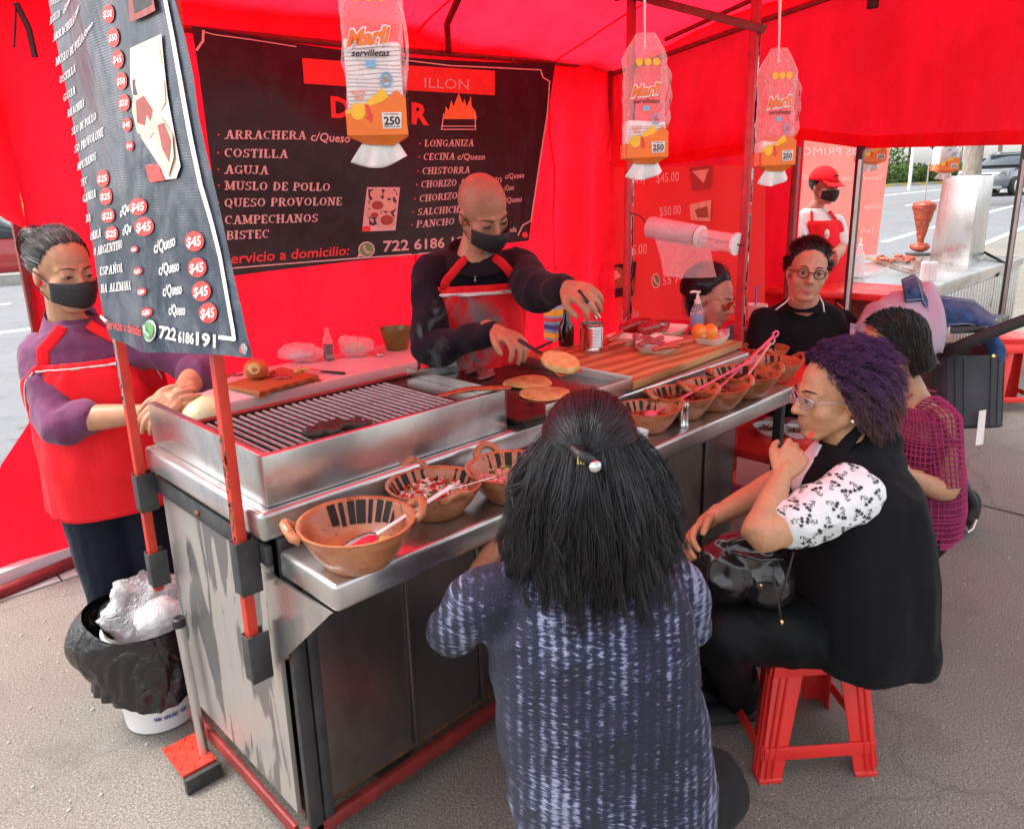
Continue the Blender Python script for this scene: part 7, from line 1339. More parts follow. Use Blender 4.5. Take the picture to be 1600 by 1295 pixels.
def bag(name, px0, px1, py0, py1, z, m, label, cat, seed, inner=None):
    c = OZ((px0 + px1) / 2, py1 - 3, z); s_ = dep(c) / FPX; w = (px1 - px0) / 2 * s_; h = (py1 - py0) * s_ * .95; q = MB(); dx = nrm(RT * V(1, 1, 0)); c = c + FH * w * .5
    q.ell(c + ZU * h * .5, (w, w * .62, h * .5), (dx, FH, ZU), 30, 20); v = A(q.v); d = v - (c + ZU * h * .5); v = v + d * (.35 * fbm(v * 14, seed, 3) + .16 * np.abs(vn(v * 40, seed)))[:, None]; v[:, 2] = np.maximum(v[:, 2], z + .002); q.v = v.tolist(); rt = thing(name, c, label, cat); q.build('film', m, rt, smooth=180)
    if inner: q = MB(); q.ell(c + ZU * h * .4, (w * .68, w * .42, h * .26), (dx, FH, ZU), 20, 14); v = A(q.v); v = v + (v - c - ZU * h * .4) * (.3 * fbm(v * 26, seed + 2))[:, None]; q.v = v.tolist(); q.build('contents', inner, rt, smooth=180)
M['noodle'] = mat('noodle', (.62, .5, .33), .5, var=(60, .35), bump=(60, .8, .006)); M['pale_pink'] = mat('pale_pink', (.6, .48, .5), .5, var=(30, .2), bump=(30, .7, .01))
bag('plastic_bag', 434, 500, 540, 572, zt, M['bag_clear'], 'flat clear bag of pale packets behind the cutting board', 'plastic bag', 3, M['pale_pink']); bag('noodle_bag', 526, 580, 527, 563, zt, M['bag_clear'], 'clear bag of pale noodles beside the cola bottle', 'plastic bag', 5, M['noodle'])
c = OZ(519, 564, zt) + V(0, .03, 0); k_ = dep(c) / FPX; rt = thing('cola_bottle', c, 'small half full cola bottle standing on the white table', 'bottle'); q = MB(); q.lathe([(.026, 0), (.03, .004), (.03, .03), (.026, .055), (.029, .08), (.029, .092)], c, 20); q.build('cola', M['cola'], rt, smooth=50)
q = MB(); q.lathe([(.0305, .001), (.0305, .03), (.0265, .055), (.0295, .08), (.028, .105), (.014, .145), (.011, .165), (.0125, .17), (.0125, .182)], c, 20, cap=(0, 0)); q.build('bottle_wall', M['clear_film'], rt, smooth=50)
q = MB(); v, f = sans('COLA', .02); s_ = .0135; tt_ = [(c + ZU * (.02 + b * s_ * 1.2) + .0318 * (math.cos(-.79 + (a - v[:, 0].max() / 2) * s_ / .031 - .79) * V(1, 0, 0) + math.sin(-.79 + (a - v[:, 0].max() / 2) * s_ / .031 - .79) * V(0, 1, 0))) for a, b in v]; q.add(tt_, f); q.build('lettering', M['ink_white'], rt, smooth=None)
c = OZ(632, 548, zt) + V(0, .07, 0); q = MB(); R = 26 * dep(c) / FPX; q.lathe([(R * .02, 0), (R * .6, 0), (R * .66, .006), (R * .92, R * 1.0), (R, R * 1.25), (R, R * 1.32), (R * .94, R * 1.3), (R * .6, R * .3), (R * .02, R * .2)], c, 28); M['green_glaze'] = mat('green_glaze', (.13, .15, .025), .35, var=(10, .3), coat=.4); one('green_bowl', q, M['green_glaze'], 'deep olive green bowl at the end of the white table', 'bowl', smooth=50)
sn = thing('metal_scoop', OZ(592, 556, zt), 'small metal scoop lying by the noodle bag', 'scoop'); q = MB(); c = OZ(594, 554, zt + .012); q.ell(c, (.025, .025, .014), n=14, m=8); q.build('bowl', M['steel'], sn, smooth=180); q = MB(); q.limb([(c - RT * .02, .006), (c - RT * .07 + ZU * .015, .007)], 8); q.build('handle', M['red_plastic'], sn, smooth=180)
# lettuce beside the grill
q = MB(); c = OZ(318, 660, ZD + .03); q.ell(c + V(.03, .05, .0), (.075, .07, .06), n=24, m=16); v = A(q.v); v = v + (v - c) * (.16 * fbm(v * 22, 2))[:, None]; q.v = v.tolist(); M['lettuce'] = mat('lettuce', (.55, .62, .36), .45, var=(14, .3), bump=(30, .5, .006)); one('cabbage', q, M['lettuce'], 'pale green cabbage behind the end guard of the grill', 'cabbage', smooth=180)
# ================================================================ napkin packs hanging from the top rail
M['pale_grey'] = mat('pale_grey', (.5, .5, .51), .8)
def napkin_pack(px, pyt, pyb, pxw, d, label, full, roll=0.0, mirror=False, tip=True, ytop=None, sc=1.0):
    """front face centre column px, printed face from pyt down to pyb, width pxw pixels at distance d"""
    c = P(px, pyb, d); s_ = d / FPX; w = pxw * s_; H = (pyb - pyt) * s_; X = nrm(RT * V(1, 1, 0) * 1.0 + FH * .12); N = nrm(np.cross(X, ZU)); N = N if N @ (CAM - c) > 0 else -N
    X = nrm(X + ZU * math.tan(roll)); Z = nrm(np.cross(X, -N) if np.cross(X, -N)[2] > 0 else np.cross(-N, X)); dp = w * .62
    L = lambda x, z, n=0.0: c + X * x * w + Z * z * H + N * n * w
    rt = thing('napkin_pack', c, label, 'napkin pack', 'napkin packs hanging over the counter')
    q = MB(); q.hexa([L(-.46, .02, -.6), L(.46, .02, -.6), L(.46, .02, -.03), L(-.46, .02, -.03), L(-.46, full, -.58), L(.46, full, -.58), L(.45, full - .02, -.04), L(-.46, full + .02, -.04)]); napk = q.build('napkin_stack', M['paper'], rt, bevel=.004)
    q = MB(); rg = random.Random(int(px))
    for k in range(int(22 * full)):
        z = .06 + (full - .08) * k / (22 * full); pts = [L(x, z + .008 * math.sin(x * 7 + k) + .01 * x + rg.uniform(-.003, .003), -.024 + .004 * rg.random()) for x in np.linspace(-.45, .45, 9)]; q.tube(pts, .0006 * w / .12, 4, flat=1.0)
    tag(q.build('sheet_edge', M['pale_grey'], napk, smooth=180), kind='stuff')
    # printed film: front face with colour fields, sides, gathered top
    q = MB(); q.add([L(-.5, 0, 0), L(.5, 0, 0), L(.5, .36, 0), L(.36, .44, 0), (L(.12, .33, 0)), L(-.5, .20, 0)], [(0, 1, 2, 3, 4, 5)]); q.add([L(.5, 0, 0), L(.5, 0, -.6), L(.5, .3, -.6), L(.5, .36, 0)], [(0, 1, 2, 3)]); q.add([L(-.5, 0, -.6), L(-.5, 0, 0), L(-.5, .2, 0), L(-.5, .2, -.6)], [(0, 1, 2, 3)])
    q.add([L(-.5, 0, 0), L(.5, 0, 0), L(.5, 0, -.6), L(-.5, 0, -.6), L(-.2, -.09, -.2), L(.26, -.1, -.2), L(.26, -.1, -.36), L(-.2, -.09, -.36)], [(0, 4, 5, 1), (1, 5, 6, 2), (2, 6, 7, 3), (3, 7, 4, 0)]); q.build('orange_print', M['ink_orange'], rt, smooth=None)
    q = MB(); q.add([L(-.5, .20, .003), L(.12, .33, .003), L(.22, .375, .003), L(.13, .46, .003), L(-.2, .30, .003), L(-.5, .24, .003)], [(0, 1, 2, 3, 4, 5)]); q.add([L(-.3 + .12 * math.cos(t), .235 + .085 * math.sin(t), .005) for t in np.arange(20) * 2 * math.pi / 20], [tuple(range(20))]); q.build('yellow_print', M['ink_yellow'], rt, smooth=None)
    def film_g(u, v):
        a = 6.2832 * u; x = .515 * abs(math.cos(a)) ** .5 * (1 if math.cos(a) > 0 else -1); n = -.3 + .285 * abs(math.sin(a)) ** .5 * (1 if math.sin(a) > 0 else -1)
        zz = .0 + 1.75 * v; k = 1 - .12 * math.sin(3.14 * min(1, v * 1.25)) if v < .8 else 1 - .6 * ((v - .8) / .2) ** 1.2; cr = .16 * float(fbm(V(math.cos(a) * 3, math.sin(a) * 3, v * 7 + px), 3)) * (1 if v > .25 else .1)
        return L((x * (1 + cr + .08 * math.sin(min(1, v * 1.3) * 3.1))) * k + .02 * (1 - k), zz, (n + .3) * (1 + cr) * k - .3)
    q = MB(); q.grid(film_g, 44, 30, close=True); q.build('plastic_film', M['clear_film'], rt, smooth=180)
    q = MB(); q.grid(lambda u, v: L(.48 + .09 * math.sin(v * 3.1) + .03 * math.sin(v * 17 + u * 5), .45 + .85 * v, .02 - .4 * u + .04 * math.sin(v * 11)), 8, 20); q.build('loose_film', M['milky_film'], rt, smooth=180)
    hook = L(.02, 1.60, -.3); q = MB(); top = V(hook[0] + .01, hook[1] + .02, 2.25 if ytop is None else ytop); q.tube([hook - Z * .012, hook, hook * .5 + top * .5, top], [.007, .003, .006, .006], 6, flat=.4); q.build('hanging_strip', M['piping'], rt, smooth=180)
    if tip: q = MB(); q.grid(lambda u, v: L((-.3 + .62 * u) * (1 + .55 * v) + .02 - .05 * v, -.075 - .19 * v - .09 * v * math.sin(3.14 * u) + .06 * u * v, -.26 - .13 * math.sin(u * 13) * v - .1 * (u - .5)), 22, 8); q.build('napkin_tip', M['paper'], rt, smooth=180, solid=.0015)
    def word(m, txt, x0, x1, z, h, font='sans', bold=.03, shear=0.0, n=.008, rot=0.0):
        v, f = sans(txt, bold); q = MB(); ww = v[:, 0].max(); q.add([L(x0 + (x1 - x0) * (a + shear * b) / ww, z + h * b + rot * (a / ww), n) for a, b in v], f); q.build('lettering', M[m], rt, smooth=None)
    word('ink_white', 'Marli', -.41, .27, .85, .165, bold=.14, shear=.3, rot=.04, n=.006); word('ink_orange', 'Marli', -.40, .26, .857, .155, bold=.05, shear=.3, rot=.04, n=.012); word('ink_black', 'servilletas', -.34, .27, .765, .066, bold=.03, shear=.25)
    word('ink_black', '250', .12, .39, .1, .08, bold=.05, n=.012); word('ink_black', 'CONTENIDO', .13, .37, .195, .016, bold=.02, n=.012); word('ink_black', 'SERVILLETAS', .12, .38, .072, .018, bold=.03, n=.012); word('ink_orange', 'SALE POR', -.38, -.15, .40, .038, bold=.03); word('ink_orange', 'ABAJO', -.34, -.18, .352, .036, bold=.03)
    q = MB(); q.add([L(.1, .06, .008), L(.4, .06, .008), L(.42, .22, .008), L(.09, .22, .008)], [(0, 1, 2, 3)]); q.build('white_label', M['ink_white'], rt, smooth=None)
    q = MB(); q.add([L(-.18, .30, .01), L(-.11, .3, .01), L(-.08, .2, .01), L(-.04, .21, .01), L(-.09, .12, .01), L(-.18, .17, .01), L(-.13, .19, .01)], [(0, 1, 2, 3, 4, 5, 6)]); q.build('arrow', M['ink_red'], rt, smooth=None)
    q = MB(); q.tube([L(.2 + .085 * math.cos(t), .54 + .065 * math.sin(t), .008) for t in np.linspace(0, 6.283, 21)], .0022 * w / .12, 5); q.build('seal', M['ink_blue'], rt); word('ink_brown', '100%', .14, .26, .525, .03, bold=.04)
    q = MB(); q.add([L(-.11, .66, .006), L(.04, .66, .006), L(.04, .73, .006), L(-.11, .73, .006)], [(0, 1, 2, 3)]); q.build('blue_badge', M['ink_blue'], rt, smooth=None)
    q = MB()
    for k in range(3): q.add([L(-.2 + .2 * k + .085 * math.cos(t), 1.33 + .055 * math.sin(t), .01) for t in np.arange(18) * 2 * math.pi / 18], [tuple(range(18))])
    q.build('yellow_badge', M['ink_yellow'], rt, smooth=None)
    if pxw > 40:
        v, f = sans('servilletas', .03); q = MB(); ww = v[:, 0].max(); q.add([L(.53 + .06 * math.sin(a / ww * 3), .66 + .5 * a / ww, -.08 - .1 * b) for a, b in v], f); q.build('side_lettering', M['ink_black'], rt, smooth=None); q = MB(); v, f = sans('Marli', .05); ww = v[:, 0].max(); q.add([L(.53, .1 + .4 * a / ww, -.1 - .3 * b) for a, b in v], f); q.build('side_lettering', M['ink_orange'], rt, smooth=None)
    return rt
napkin_pack(590, 62, 211, 93, 1.62, 'largest hanging pack of orange printed paper napkins, nearly full', .92)
napkin_pack(1012, 142, 246, 66, 2.2, 'hanging napkin pack half empty, beside the rear red post', .52, .02)
napkin_pack(1216, 160, 258, 56, 2.65, 'hanging napkin pack near the front red post in front of the red valance', .36, .02)
napkin_pack(1366, 205, 252, 40, 4.75, 'napkin pack of the next stall hanging right behind the dark post', .5, ytop=2.4)
napkin_pack(1482, 222, 266, 34, 4.9, 'napkin pack of the next stall in front of the pale tree trunk', .8, ytop=2.4)
# roll of plastic film on a wire between the posts
rl = thing('plastic_roll', OX(1085, 365, 2.255), 'roll of clear plastic bags hanging on a wire between the red posts', 'plastic roll'); a, b = OX(1016, 355, 2.22), OX(1152, 382, 2.22); d_ = nrm(b - a); q = MB(); q.lathe([(.004, 0), (.047, 0), (.05, .004), (.05, .25), (.047, .254)], a, 24, d_); q.build('film_roll', M['milky_film'], rl, smooth=40); q = MB(); q.lathe([(.02, 0.002), (.0475, .002), (.0475, .252), (.02, .252)], a, 20, d_); q.build('inner_roll', M['pale_pink'], rl, smooth=40)
L_ = np.linalg.norm(b - a); q = MB(); q.lathe([(.042, .255), (.05, .26), (.05, .272), (.042, .275)], a, 22, d_); q.build('end_ring', M['piping'], rl, smooth=40); q = MB(); q.lathe([(.036, L_ - .014), (.048, L_ - .012), (.048, L_), (.032, L_)], a, 22, d_); q.build('end_ring', M['piping'], rl, smooth=40); q = MB(); q.lathe([(.037, .27), (.042, L_ - .01)], a, 20, d_, cap=(0, 0)); q.build('film_roll', M['milky_film'], rl, smooth=60)
q = MB(); q.grid(lambda u, v: (OX(1022, 370, 2.19) * (1 - u) + OX(1106, 382, 2.19) * u) * (1 - v) + (OX(1036, 430, 2.19) * (1 - u) + OX(1122, 432, 2.19) * u) * v + V(.012 * math.sin(u * 8 + v * 3), .0, -.01 * math.sin(u * 3)), 16, 16); q.build('loose_sheet', M['milky_film'], rl, smooth=180)
q = MB(); q.grid(lambda u, v: OX(1092 + 50 * u * (1 - v) + 24 * v, 378 + 8 * u * (1 - v) + 16 * v, 2.2), 8, 8); q.build('loose_sheet', M['milky_film'], rl, smooth=180); q = MB(); q.tube([OX(984, 332, 2.25), OX(1000, 338, 2.24), a + d_ * .0, b, OX(1163, 384, 2.24)], .003, 5); q.build('wire', M['black_rubber'], rl)
# ================================================================ red tables, cup, plate
tb = thing('red_table', (2.6, .2, GZ), 'red table joined to the far end of the cart with clay bowls on it', 'table'); q = MB(); q.box(2.19, 3.02, -.19, .62, ZT - .03, ZT); q.build('table_top', M['red_plastic'], tb, bevel=.005)
for x, y in ((2.23, -.15), (2.98, -.15), (2.98, .58), (2.23, .58)): q = MB(); q.box(x - .018, x + .018, y - .018, y + .018, GZ, ZT - .03); q.build('leg', M['black_rubber'], tb, bevel=.002)
q = MB(); q.box(2.25, 2.96, -.16, -.13, ZT - .075, ZT - .031); q.build('apron_rail', M['black_rubber'], tb)
lt_ = thing('low_bench', (2.7, .1, GZ), 'low red bench under the red table with a plate of food on it', 'bench'); q = MB(); q.box(2.25, 3.0, -.34, .5, .27, .31); q.build('bench_top', M['red_plastic'], lt_, bevel=.006)
for x, y in ((2.3, -.28), (2.95, -.28), (2.95, .44), (2.3, .44)): q = MB(); q.box(x - .02, x + .02, y - .02, y + .02, GZ, .27); q.build('leg', M['red_plastic'], lt_)
q = MB(); q.bar((2.3, -.25, .1), (2.3, .44, .1), .03); q.build('leg_rail', M['pink_plastic'], lt_)
for k, (px, py, w, lab) in enumerate(((1204, 676, 54, 'paper lined plate of shredded meat on the low red bench left of the table leg'), (1244, 680, 50, 'pale plate behind the black table leg near the smiling woman'))):
    c = OZ(px, py, .312); R = w / 2 * dep(c) / FPX; rt = thing('food_plate', c, lab, 'plate', 'plates on the low red bench'); q = MB(); q.lathe([(.001, 0), (R * .7, 0), (R, .03), (R * 1.0, .034), (R * .66, .006), (.001, .005)], c, 24); q.build('dish', M['white_plastic'], rt, smooth=50)
    q = MB(); rg = random.Random(k)
    for _ in range(60): r_, a = R * .6 * math.sqrt(rg.random()), rg.uniform(0, 6.28); q.obox(c + V(r_ * math.cos(a), r_ * math.sin(a), .012 + rg.random() * .018), (.02, .006, .006), (nrm(rg.random() * V(1, 0, 0) + V(0, rg.uniform(-1, 1), .2)), ZU, V(1, 0, 0)))
    tag(q.build('shredded_meat', M['salsa_brown'], rt, smooth=None), kind='stuff')
    q = MB(); q.grid(lambda u, v: c + V(R * (1.02 + .2 * v + .08 * math.sin(u * 31)) * math.cos(6.283 * u), R * (1.02 + .2 * v + .08 * math.sin(u * 31)) * math.sin(6.283 * u), .028 + .02 * v * math.sin(u * 19)), 40, 3); q.build('plastic_liner', M['bag_clear'], rt, smooth=180)
c = OZ(1181, 527, ZT); s_ = dep(c) / FPX; rt = thing('foam_cup', c, 'tall white foam cup with a blue straw', 'cup'); q = MB(); H = 52 * s_; R = 14.5 * s_; q.lathe([(R * .75, 0), (R * .78, .004), (R * .97, H * .9), (R * 1.03, H * .92), (R * 1.04, H), (R * .96, H), (R * .9, H * .8), (R * .02, H * .75)], c, 28); q.build('cup', M['foam'], rt, smooth=40); q = MB(); q.tube([c + ZU * H * .5 - RT * .01, c + ZU * H * 1.55 - RT * .015], .0045, 8); q.build('straw', M['blue_plastic'], rt)
# ================================================================ stools
def stool(c, rz, label, h=.44, w=.155, zg=None):
    zg = gz(c[0]) if zg is None else zg; rt = thing('plastic_stool', (c[0], c[1], zg), label, 'stool', 'red plastic stools'); ca, sa = math.cos(rz), math.sin(rz); T = lambda x, y, z: V(c[0] + ca * x - sa * y, c[1] + sa * x + ca * y, zg + z)
    def ring(r, z): return [T(r * abs(math.cos(t)) ** .4 * np.sign(math.cos(t)), r * abs(math.sin(t)) ** .4 * np.sign(math.sin(t)), z) for t in np.arange(32) * 2 * math.pi / 32 + .05]
    q = MB(); q.rings([ring(w * .8, h - .05), ring(w * .86, h - .045), ring(w * .9, h - .008), ring(w * .86, h), ring(w * .3, h - .004), ring(w * .05, h - .004)]); q.build('seat', M['red_plastic'], rt, smooth=50)
    for sx in (-1, 1):
        for sy in (-1, 1):
            q = MB(); R = []
            for z, o, b in ((0, w * 1.06, .034), (.012, w * 1.055, .034), (.014, w * 1.03, .033), (h - .05, w * .80, .046)):
                R.append([T(sx * o, sy * o, z), T(sx * (o - b * 2), sy * o, z), T(sx * (o - b * 2), sy * (o - .006), z), T(sx * (o - .02), sy * (o - .008), z), T(sx * (o - .008), sy * (o - .02), z), T(sx * (o - .006), sy * (o - b * 2), z), T(sx * o, sy * (o - b * 2), z)])
            q.rings(R); q.build('leg', M['red_plastic'], rt, bevel=.003)
            q = MB()
            for e in (.35, .7): q.bar(T(sx * (w * 1.06 - .052 * e), sy * (w * 1.06 + .002), .02), T(sx * (w * .8 - .06 * e), sy * (w * .8 + .002), h - .06), .008, .006); q.bar(T(sx * (w * 1.06 + .002), sy * (w * 1.06 - .052 * e), .02), T(sx * (w * .8 + .002), sy * (w * .8 - .06 * e), h - .06), .008, .006)
            q.build('rib', M['red_plastic'], rt, bevel=.0025)
    for k in range(4):
        a = k * math.pi / 2; U = lambda x, y, z: T(math.cos(a) * x - math.sin(a) * y, math.sin(a) * x + math.cos(a) * y, z)
        q = MB(); q.hexa([U(-w * .88, -w * .9 - .004, h - .11), U(w * .88, -w * .9 - .004, h - .11), U(w * .88, -w * .9 + .002, h - .11), U(-w * .88, -w * .9 + .002, h - .11), U(-w * .82, -w * .83 - .006, h - .045), U(w * .82, -w * .83 - .006, h - .045), U(w * .82, -w * .83, h - .045), U(-w * .82, -w * .83, h - .045)]); q.build('side_panel', M['red_plastic'], rt, bevel=.002)
        q = MB(); q.hexa([U(-w * .98, -w * 1.02 - .002, .075), U(w * .98, -w * 1.02 - .002, .075), U(w * .98, -w * 1.02 + .004, .075), U(-w * .98, -w * 1.02 + .004, .075), U(-w * .97, -w * 1.0 - .002, .115), U(w * .97, -w * 1.0 - .002, .115), U(w * .97, -w * 1.0 + .004, .115), U(-w * .97, -w * 1.0 + .004, .115)]); q.build('cross_bar', M['red_plastic'], rt, bevel=.002)
    return rt
sR, sL = OZ(1372, 1212, GZ), OZ(1186, 1226, GZ); mid = (sR + sL) / 2; dxx = nrm(sR - sL); nn_ = np.cross(ZU, dxx); ws = np.linalg.norm(sR - sL) / 2; stool(mid + nn_ * ws, math.atan2(dxx[1], dxx[0]), 'red plastic stool under the woman with purple hair', .45, ws / 1.06)
s2 = OZ(1400, 1046, GZ); stool(s2 + nn_ * .16 - dxx * .1, math.atan2(dxx[1], dxx[0]), 'red plastic stool mostly hidden behind the black vest tail')
c = pix(960, 1290, 1.78); stool((c[0], c[1]), .7, 'red plastic stool under the woman in the navy sweater', max(.3, c[2] - .12 - GZ))
stool(OZ(1572, 640, GZ) + V(.1, .05, 0), .75, 'red plastic stool standing behind the pushchair', .56, .17)
stool(OZ(1255, 720, GZ) + V(1.1, .35, 0), .2, 'red plastic stool under the man with glasses')
# ================================================================ bucket with bin bag
c = OZ(256, 1112, GZ); bk = thing('waste_bucket', c, 'white plastic bucket lined with a black bin bag at the near end of the cart', 'bucket'); q = MB(); q.lathe([(.105, 0), (.115, .006), (.14, .33), (.145, .335), (.145, .35), (.135, .35), (.11, .02), (.001, .015)], c, 32); q.build('pail', M['white_plastic'], bk, smooth=50)
pf_ = lambda u, z: c + V((.119 + .025 * z / .33) * math.cos(u), (.119 + .025 * z / .33) * math.sin(u), z); q = MB(); u0 = math.atan2(*(CAM - c)[[1, 0]])
for w0 in (0, .24, .42, .66): q.tube([pf_(u0 - .25 + w0 + .17 * t, .06 + .006 * math.sin(t * 23 + w0 * 9) + .003 * math.sin(t * 41)) for t in np.linspace(0, 1, 26)], .0012, 4)
tag(q.build('scribble', M['ink_navy'], bk), kind='stuff')
q = MB()
def bagf(u, v):
    a = 6.2832 * u; z = .365 - .225 * v * (1 + .08 * math.sin(a * 3 + 1)); side = nrm(V(-RT[0], -RT[1], 0)); out = max(0, math.cos(a - math.atan2(side[1], side[0]))) ** 2; r = .152 + .008 * v + .10 * out * math.sin(min(1, v * 1.1 + .12) * 3.0) ** .8 + .016 * float(fbm(V(math.cos(a) * 2.2, math.sin(a) * 2.2, v * 1.4), 4, 2)) * (.25 + v) + .011 * abs(math.sin(a * 11 + 2.2 * float(fbm(V(math.cos(a) * 2, math.sin(a) * 2, v * 2), 6, 2)))) * v + .010 * abs(math.sin(a * 9 + v * 3)) * v
    return c + V(r * math.cos(a), r * math.sin(a), z + .05 * out * (1 - v))
q.grid(bagf, 90, 26, close=True); q.grid(lambda u, v: c + V((.142 - .03 * v) * math.cos(6.2832 * u), (.142 - .03 * v) * math.sin(6.2832 * u), .365 - .1 * v) + V(0, 0, .05 * max(0, math.cos(6.2832 * u - math.atan2(-RT[1], -RT[0]))) ** 2 * (1 - v)), 60, 5, close=True); q.build('bin_bag', M['black_bag'], bk, smooth=180)
q = MB(); q.ell(c + V(0, .02, .385), (.12, .12, .095), n=40, m=26); v = A(q.v); v = v + (v - c - V(0, 0, .35)) * (.4 * fbm(v * 13, 8, 3) + .12 * np.abs(vn(v * 45, 3)))[:, None]; q.v = v.tolist(); one('rubbish_bag', q, M['bag_clear'], 'crumpled clear plastic bag sticking out of the lined bucket', 'plastic bag', smooth=180)
q = MB(); q.ell(c + V(.03, -.01, .36), (.08, .07, .06), n=24, m=14); v = A(q.v); v = v + (v - c - V(0, 0, .35)) * (.35 * fbm(v * 20, 5, 2))[:, None]; q.v = v.tolist(); one('waste_paper', q, M['paper'], 'crumpled white paper inside the clear bag in the bucket', 'waste paper', smooth=180)
q = MB(); p_ = OZ(176, 905, GZ); q.lathe([(.07, 0), (.085, .02), (.095, .3), (.1, .31), (.1, .33), (.09, .33), (.08, .05), (.001, .04)], p_, 30); one('blue_tub', q, M['blue_plastic'], 'bright blue plastic tub behind the legs of the woman in purple', 'tub', smooth=50)
# ================================================================ pushchair with jacket
M['lilac'] = fabric('lilac', (.44, .36, .46), .8, 260, .15, (5, .08)); M['denim'] = fabric('denim', (.03, .07, .17), .85, 300, .6, (22, .5)); M['pram_grey'] = fabric('pram_grey', (.06, .063, .072), .8, 260, .3)
pc = thing('pushchair', OZ(1450, 800, GZ), 'dark grey pushchair with a lilac hood and black handlebar', 'pushchair'); D = 3.55; hx = nrm(RT * V(1, 1, 0))
hc_ = P(1408, 528, D - .02); q = MB()
def hood(u, v): a = -1.75 + 3.5 * u; t = .12 + 1.5 * v; r = .27; return hc_ + hx * (-.235 * math.cos(t) * 1.0 + .03) * 1.05 + (FH * math.sin(a) * .2 + ZU * math.cos(a) * .25) * math.sin(t) + V(0, 0, .008 * math.sin(v * 21)) + ZU * .03 * float(fbm(V(u * 5, v * 4, 1), 3)) + FH * .02 * float(fbm(V(u * 6, v * 5, 4), 2)) + hx * .05 * v
q.grid(hood, 30, 22); q.grid(lambda u, v: P(1440 + 40 * u - 8 * v, 500 + 62 * v + 8 * u, D - .02 + .05 * math.sin(u * 3)), 10, 8); q.grid(lambda u, v: P(1328 + 100 * u, 505 + 25 * v - 20 * u + 14 * math.sin(u * 3), D - .03 + .02 * math.sin(v * 6)), 10, 6); q.build('hood', M['lilac'], pc, smooth=180, solid=.004)
q = MB(); Lh = [P(1476, 552, D - .12), P(1500, 540, D - .2), P(1545, 522, D - .26), P(1610, 497, D - .3), P(1700, 470, D - .3)]; q.limb([(p, .026) for p in Lh], 12); q.build('handlebar', M['black_rubber'], pc, smooth=180)
q = MB(); t0 = P(1520, 512, D - .1); q.hexa([P(1484, 522, D - .2), P(1540, 520, D - .22), P(1578, 500, D), P(1512, 500, D + .02), P(1484, 511, D - .2), P(1540, 510, D - .22), P(1578, 491, D), P(1512, 490, D + .02)]); tr = q.build('parent_tray', M['black_plastic'], pc, bevel=.006)
for px, py in ((1508, 508), (1545, 502)): q = MB(); q.lathe([(.034, -.002), (.046, 0), (.046, .012), (.038, .012)], P(px, py, D - .08), 22); q.build('cup_holder', M['car_grey'], tr, smooth=50)
q = MB()
def basket(u, v):
    a = 6.2832 * u; x = .155 * abs(math.cos(a)) ** .5 * np.sign(math.cos(a)); y = .15 * abs(math.sin(a)) ** .5 * np.sign(math.sin(a)); cc = P(1500, 545 + 108 * v, D + .08); k = 1 - .06 * v; return cc + hx * (x * k + .004 * math.sin(u * 60)) + FH * y * k
q.grid(basket, 60, 12, close=True); q.build('seat_fabric', M['pram_grey'], pc, smooth=180)
q = MB(); q.tube([basket(t, 1.0) for t in np.linspace(0, 1, 33)], .008, 6); q.build('seat_rim', M['black_rubber'], pc); q = MB(); q.box(0, .004, 0, .06, 0, .0); lb = [P(1530, 642, D - .1), P(1541, 640, D - .1), P(1536, 694, D - .1), P(1524, 696, D - .1)]; q = MB(); q.add(lb, [(3, 2, 1, 0)]); q.build('care_label', M['ink_white'], pc, smooth=None, solid=.001)
for k in range(8): q = MB(); pts = [basket(.52 + .05 * k, t) - FH * .003 for t in np.linspace(.04, .96, 6)]; q.tube(pts, .0035, 5); q.build('piping', M['pram_grey'], pc)
wc = OZ(1500, 832, GZ); wc = V(wc[0], wc[1], GZ + .115); wx = nrm(-FH * .9 + RH * .45)
q = MB(); q.lathe([(.075, -.028), (.105, -.026), (.115, -.014), (.117, 0), (.115, .014), (.105, .026), (.075, .028), (.07, 0)], wc, 30, wx, cap=(0, 0)); q.rings([[wc + (nrm(np.cross(wx, ZU)) * math.cos(t) + ZU * math.sin(t)) * .07 + wx * z for t in np.arange(24) * 6.2832 / 24] for z in (-.028, .028)], (0, 0)); wh = q.build('wheel', M['black_rubber'], pc, smooth=50)
q = MB(); q.lathe([(.001, .012), (.02, .014), (.02, -.014), (.001, -.012)], wc, 16, wx); wy = nrm(np.cross(wx, ZU))
for k in range(5): a = k * 1.2566; e = wy * math.cos(a) + ZU * math.sin(a); q.bar(wc + e * .015, wc + e * .075, .014, .012, wx)
q.build('spoke', M['angle_iron'], wh); q = MB(); q.limb([(wc + wx * .035 - ZU * .02, .02), (wc + wx * .04 + ZU * .05 - wy * .01, .022), (wc + wx * .05 + ZU * .16 - hx * .06, .02), (wc + ZU * .42 - hx * .16, .016)], 10); q.build('fork', M['angle_iron'], pc, smooth=180); q = MB(); q.tube([wc + wx * .05 - ZU * .03 - wy * .03, wc + wx * .055 - ZU * .07, wc + wx * .05 - ZU * .085 + wy * .03, wc + wx * .05 - ZU * .05 + wy * .05], .008, 6); q.build('brake_pedal', M['steel'], pc)
for dx_, dy_ in ((-.55, .0), (-.5, .5), (.0, .55)):
    w2 = wc + hx * dx_ + FH * dy_; q = MB(); q.lathe([(.07, -.026), (.105, -.026), (.116, 0), (.105, .026), (.07, .026)], w2, 24, wx); q.build('wheel', M['black_rubber'], pc, smooth=50); q = MB(); q.bar(w2 + ZU * .05, P(1480, 640, D + .1), .025); q.build('frame_tube', M['angle_iron'], pc)
jk = thing('denim_jacket', P(1480, 480, D), 'blue denim jacket thrown over the lilac pushchair hood', 'jacket')
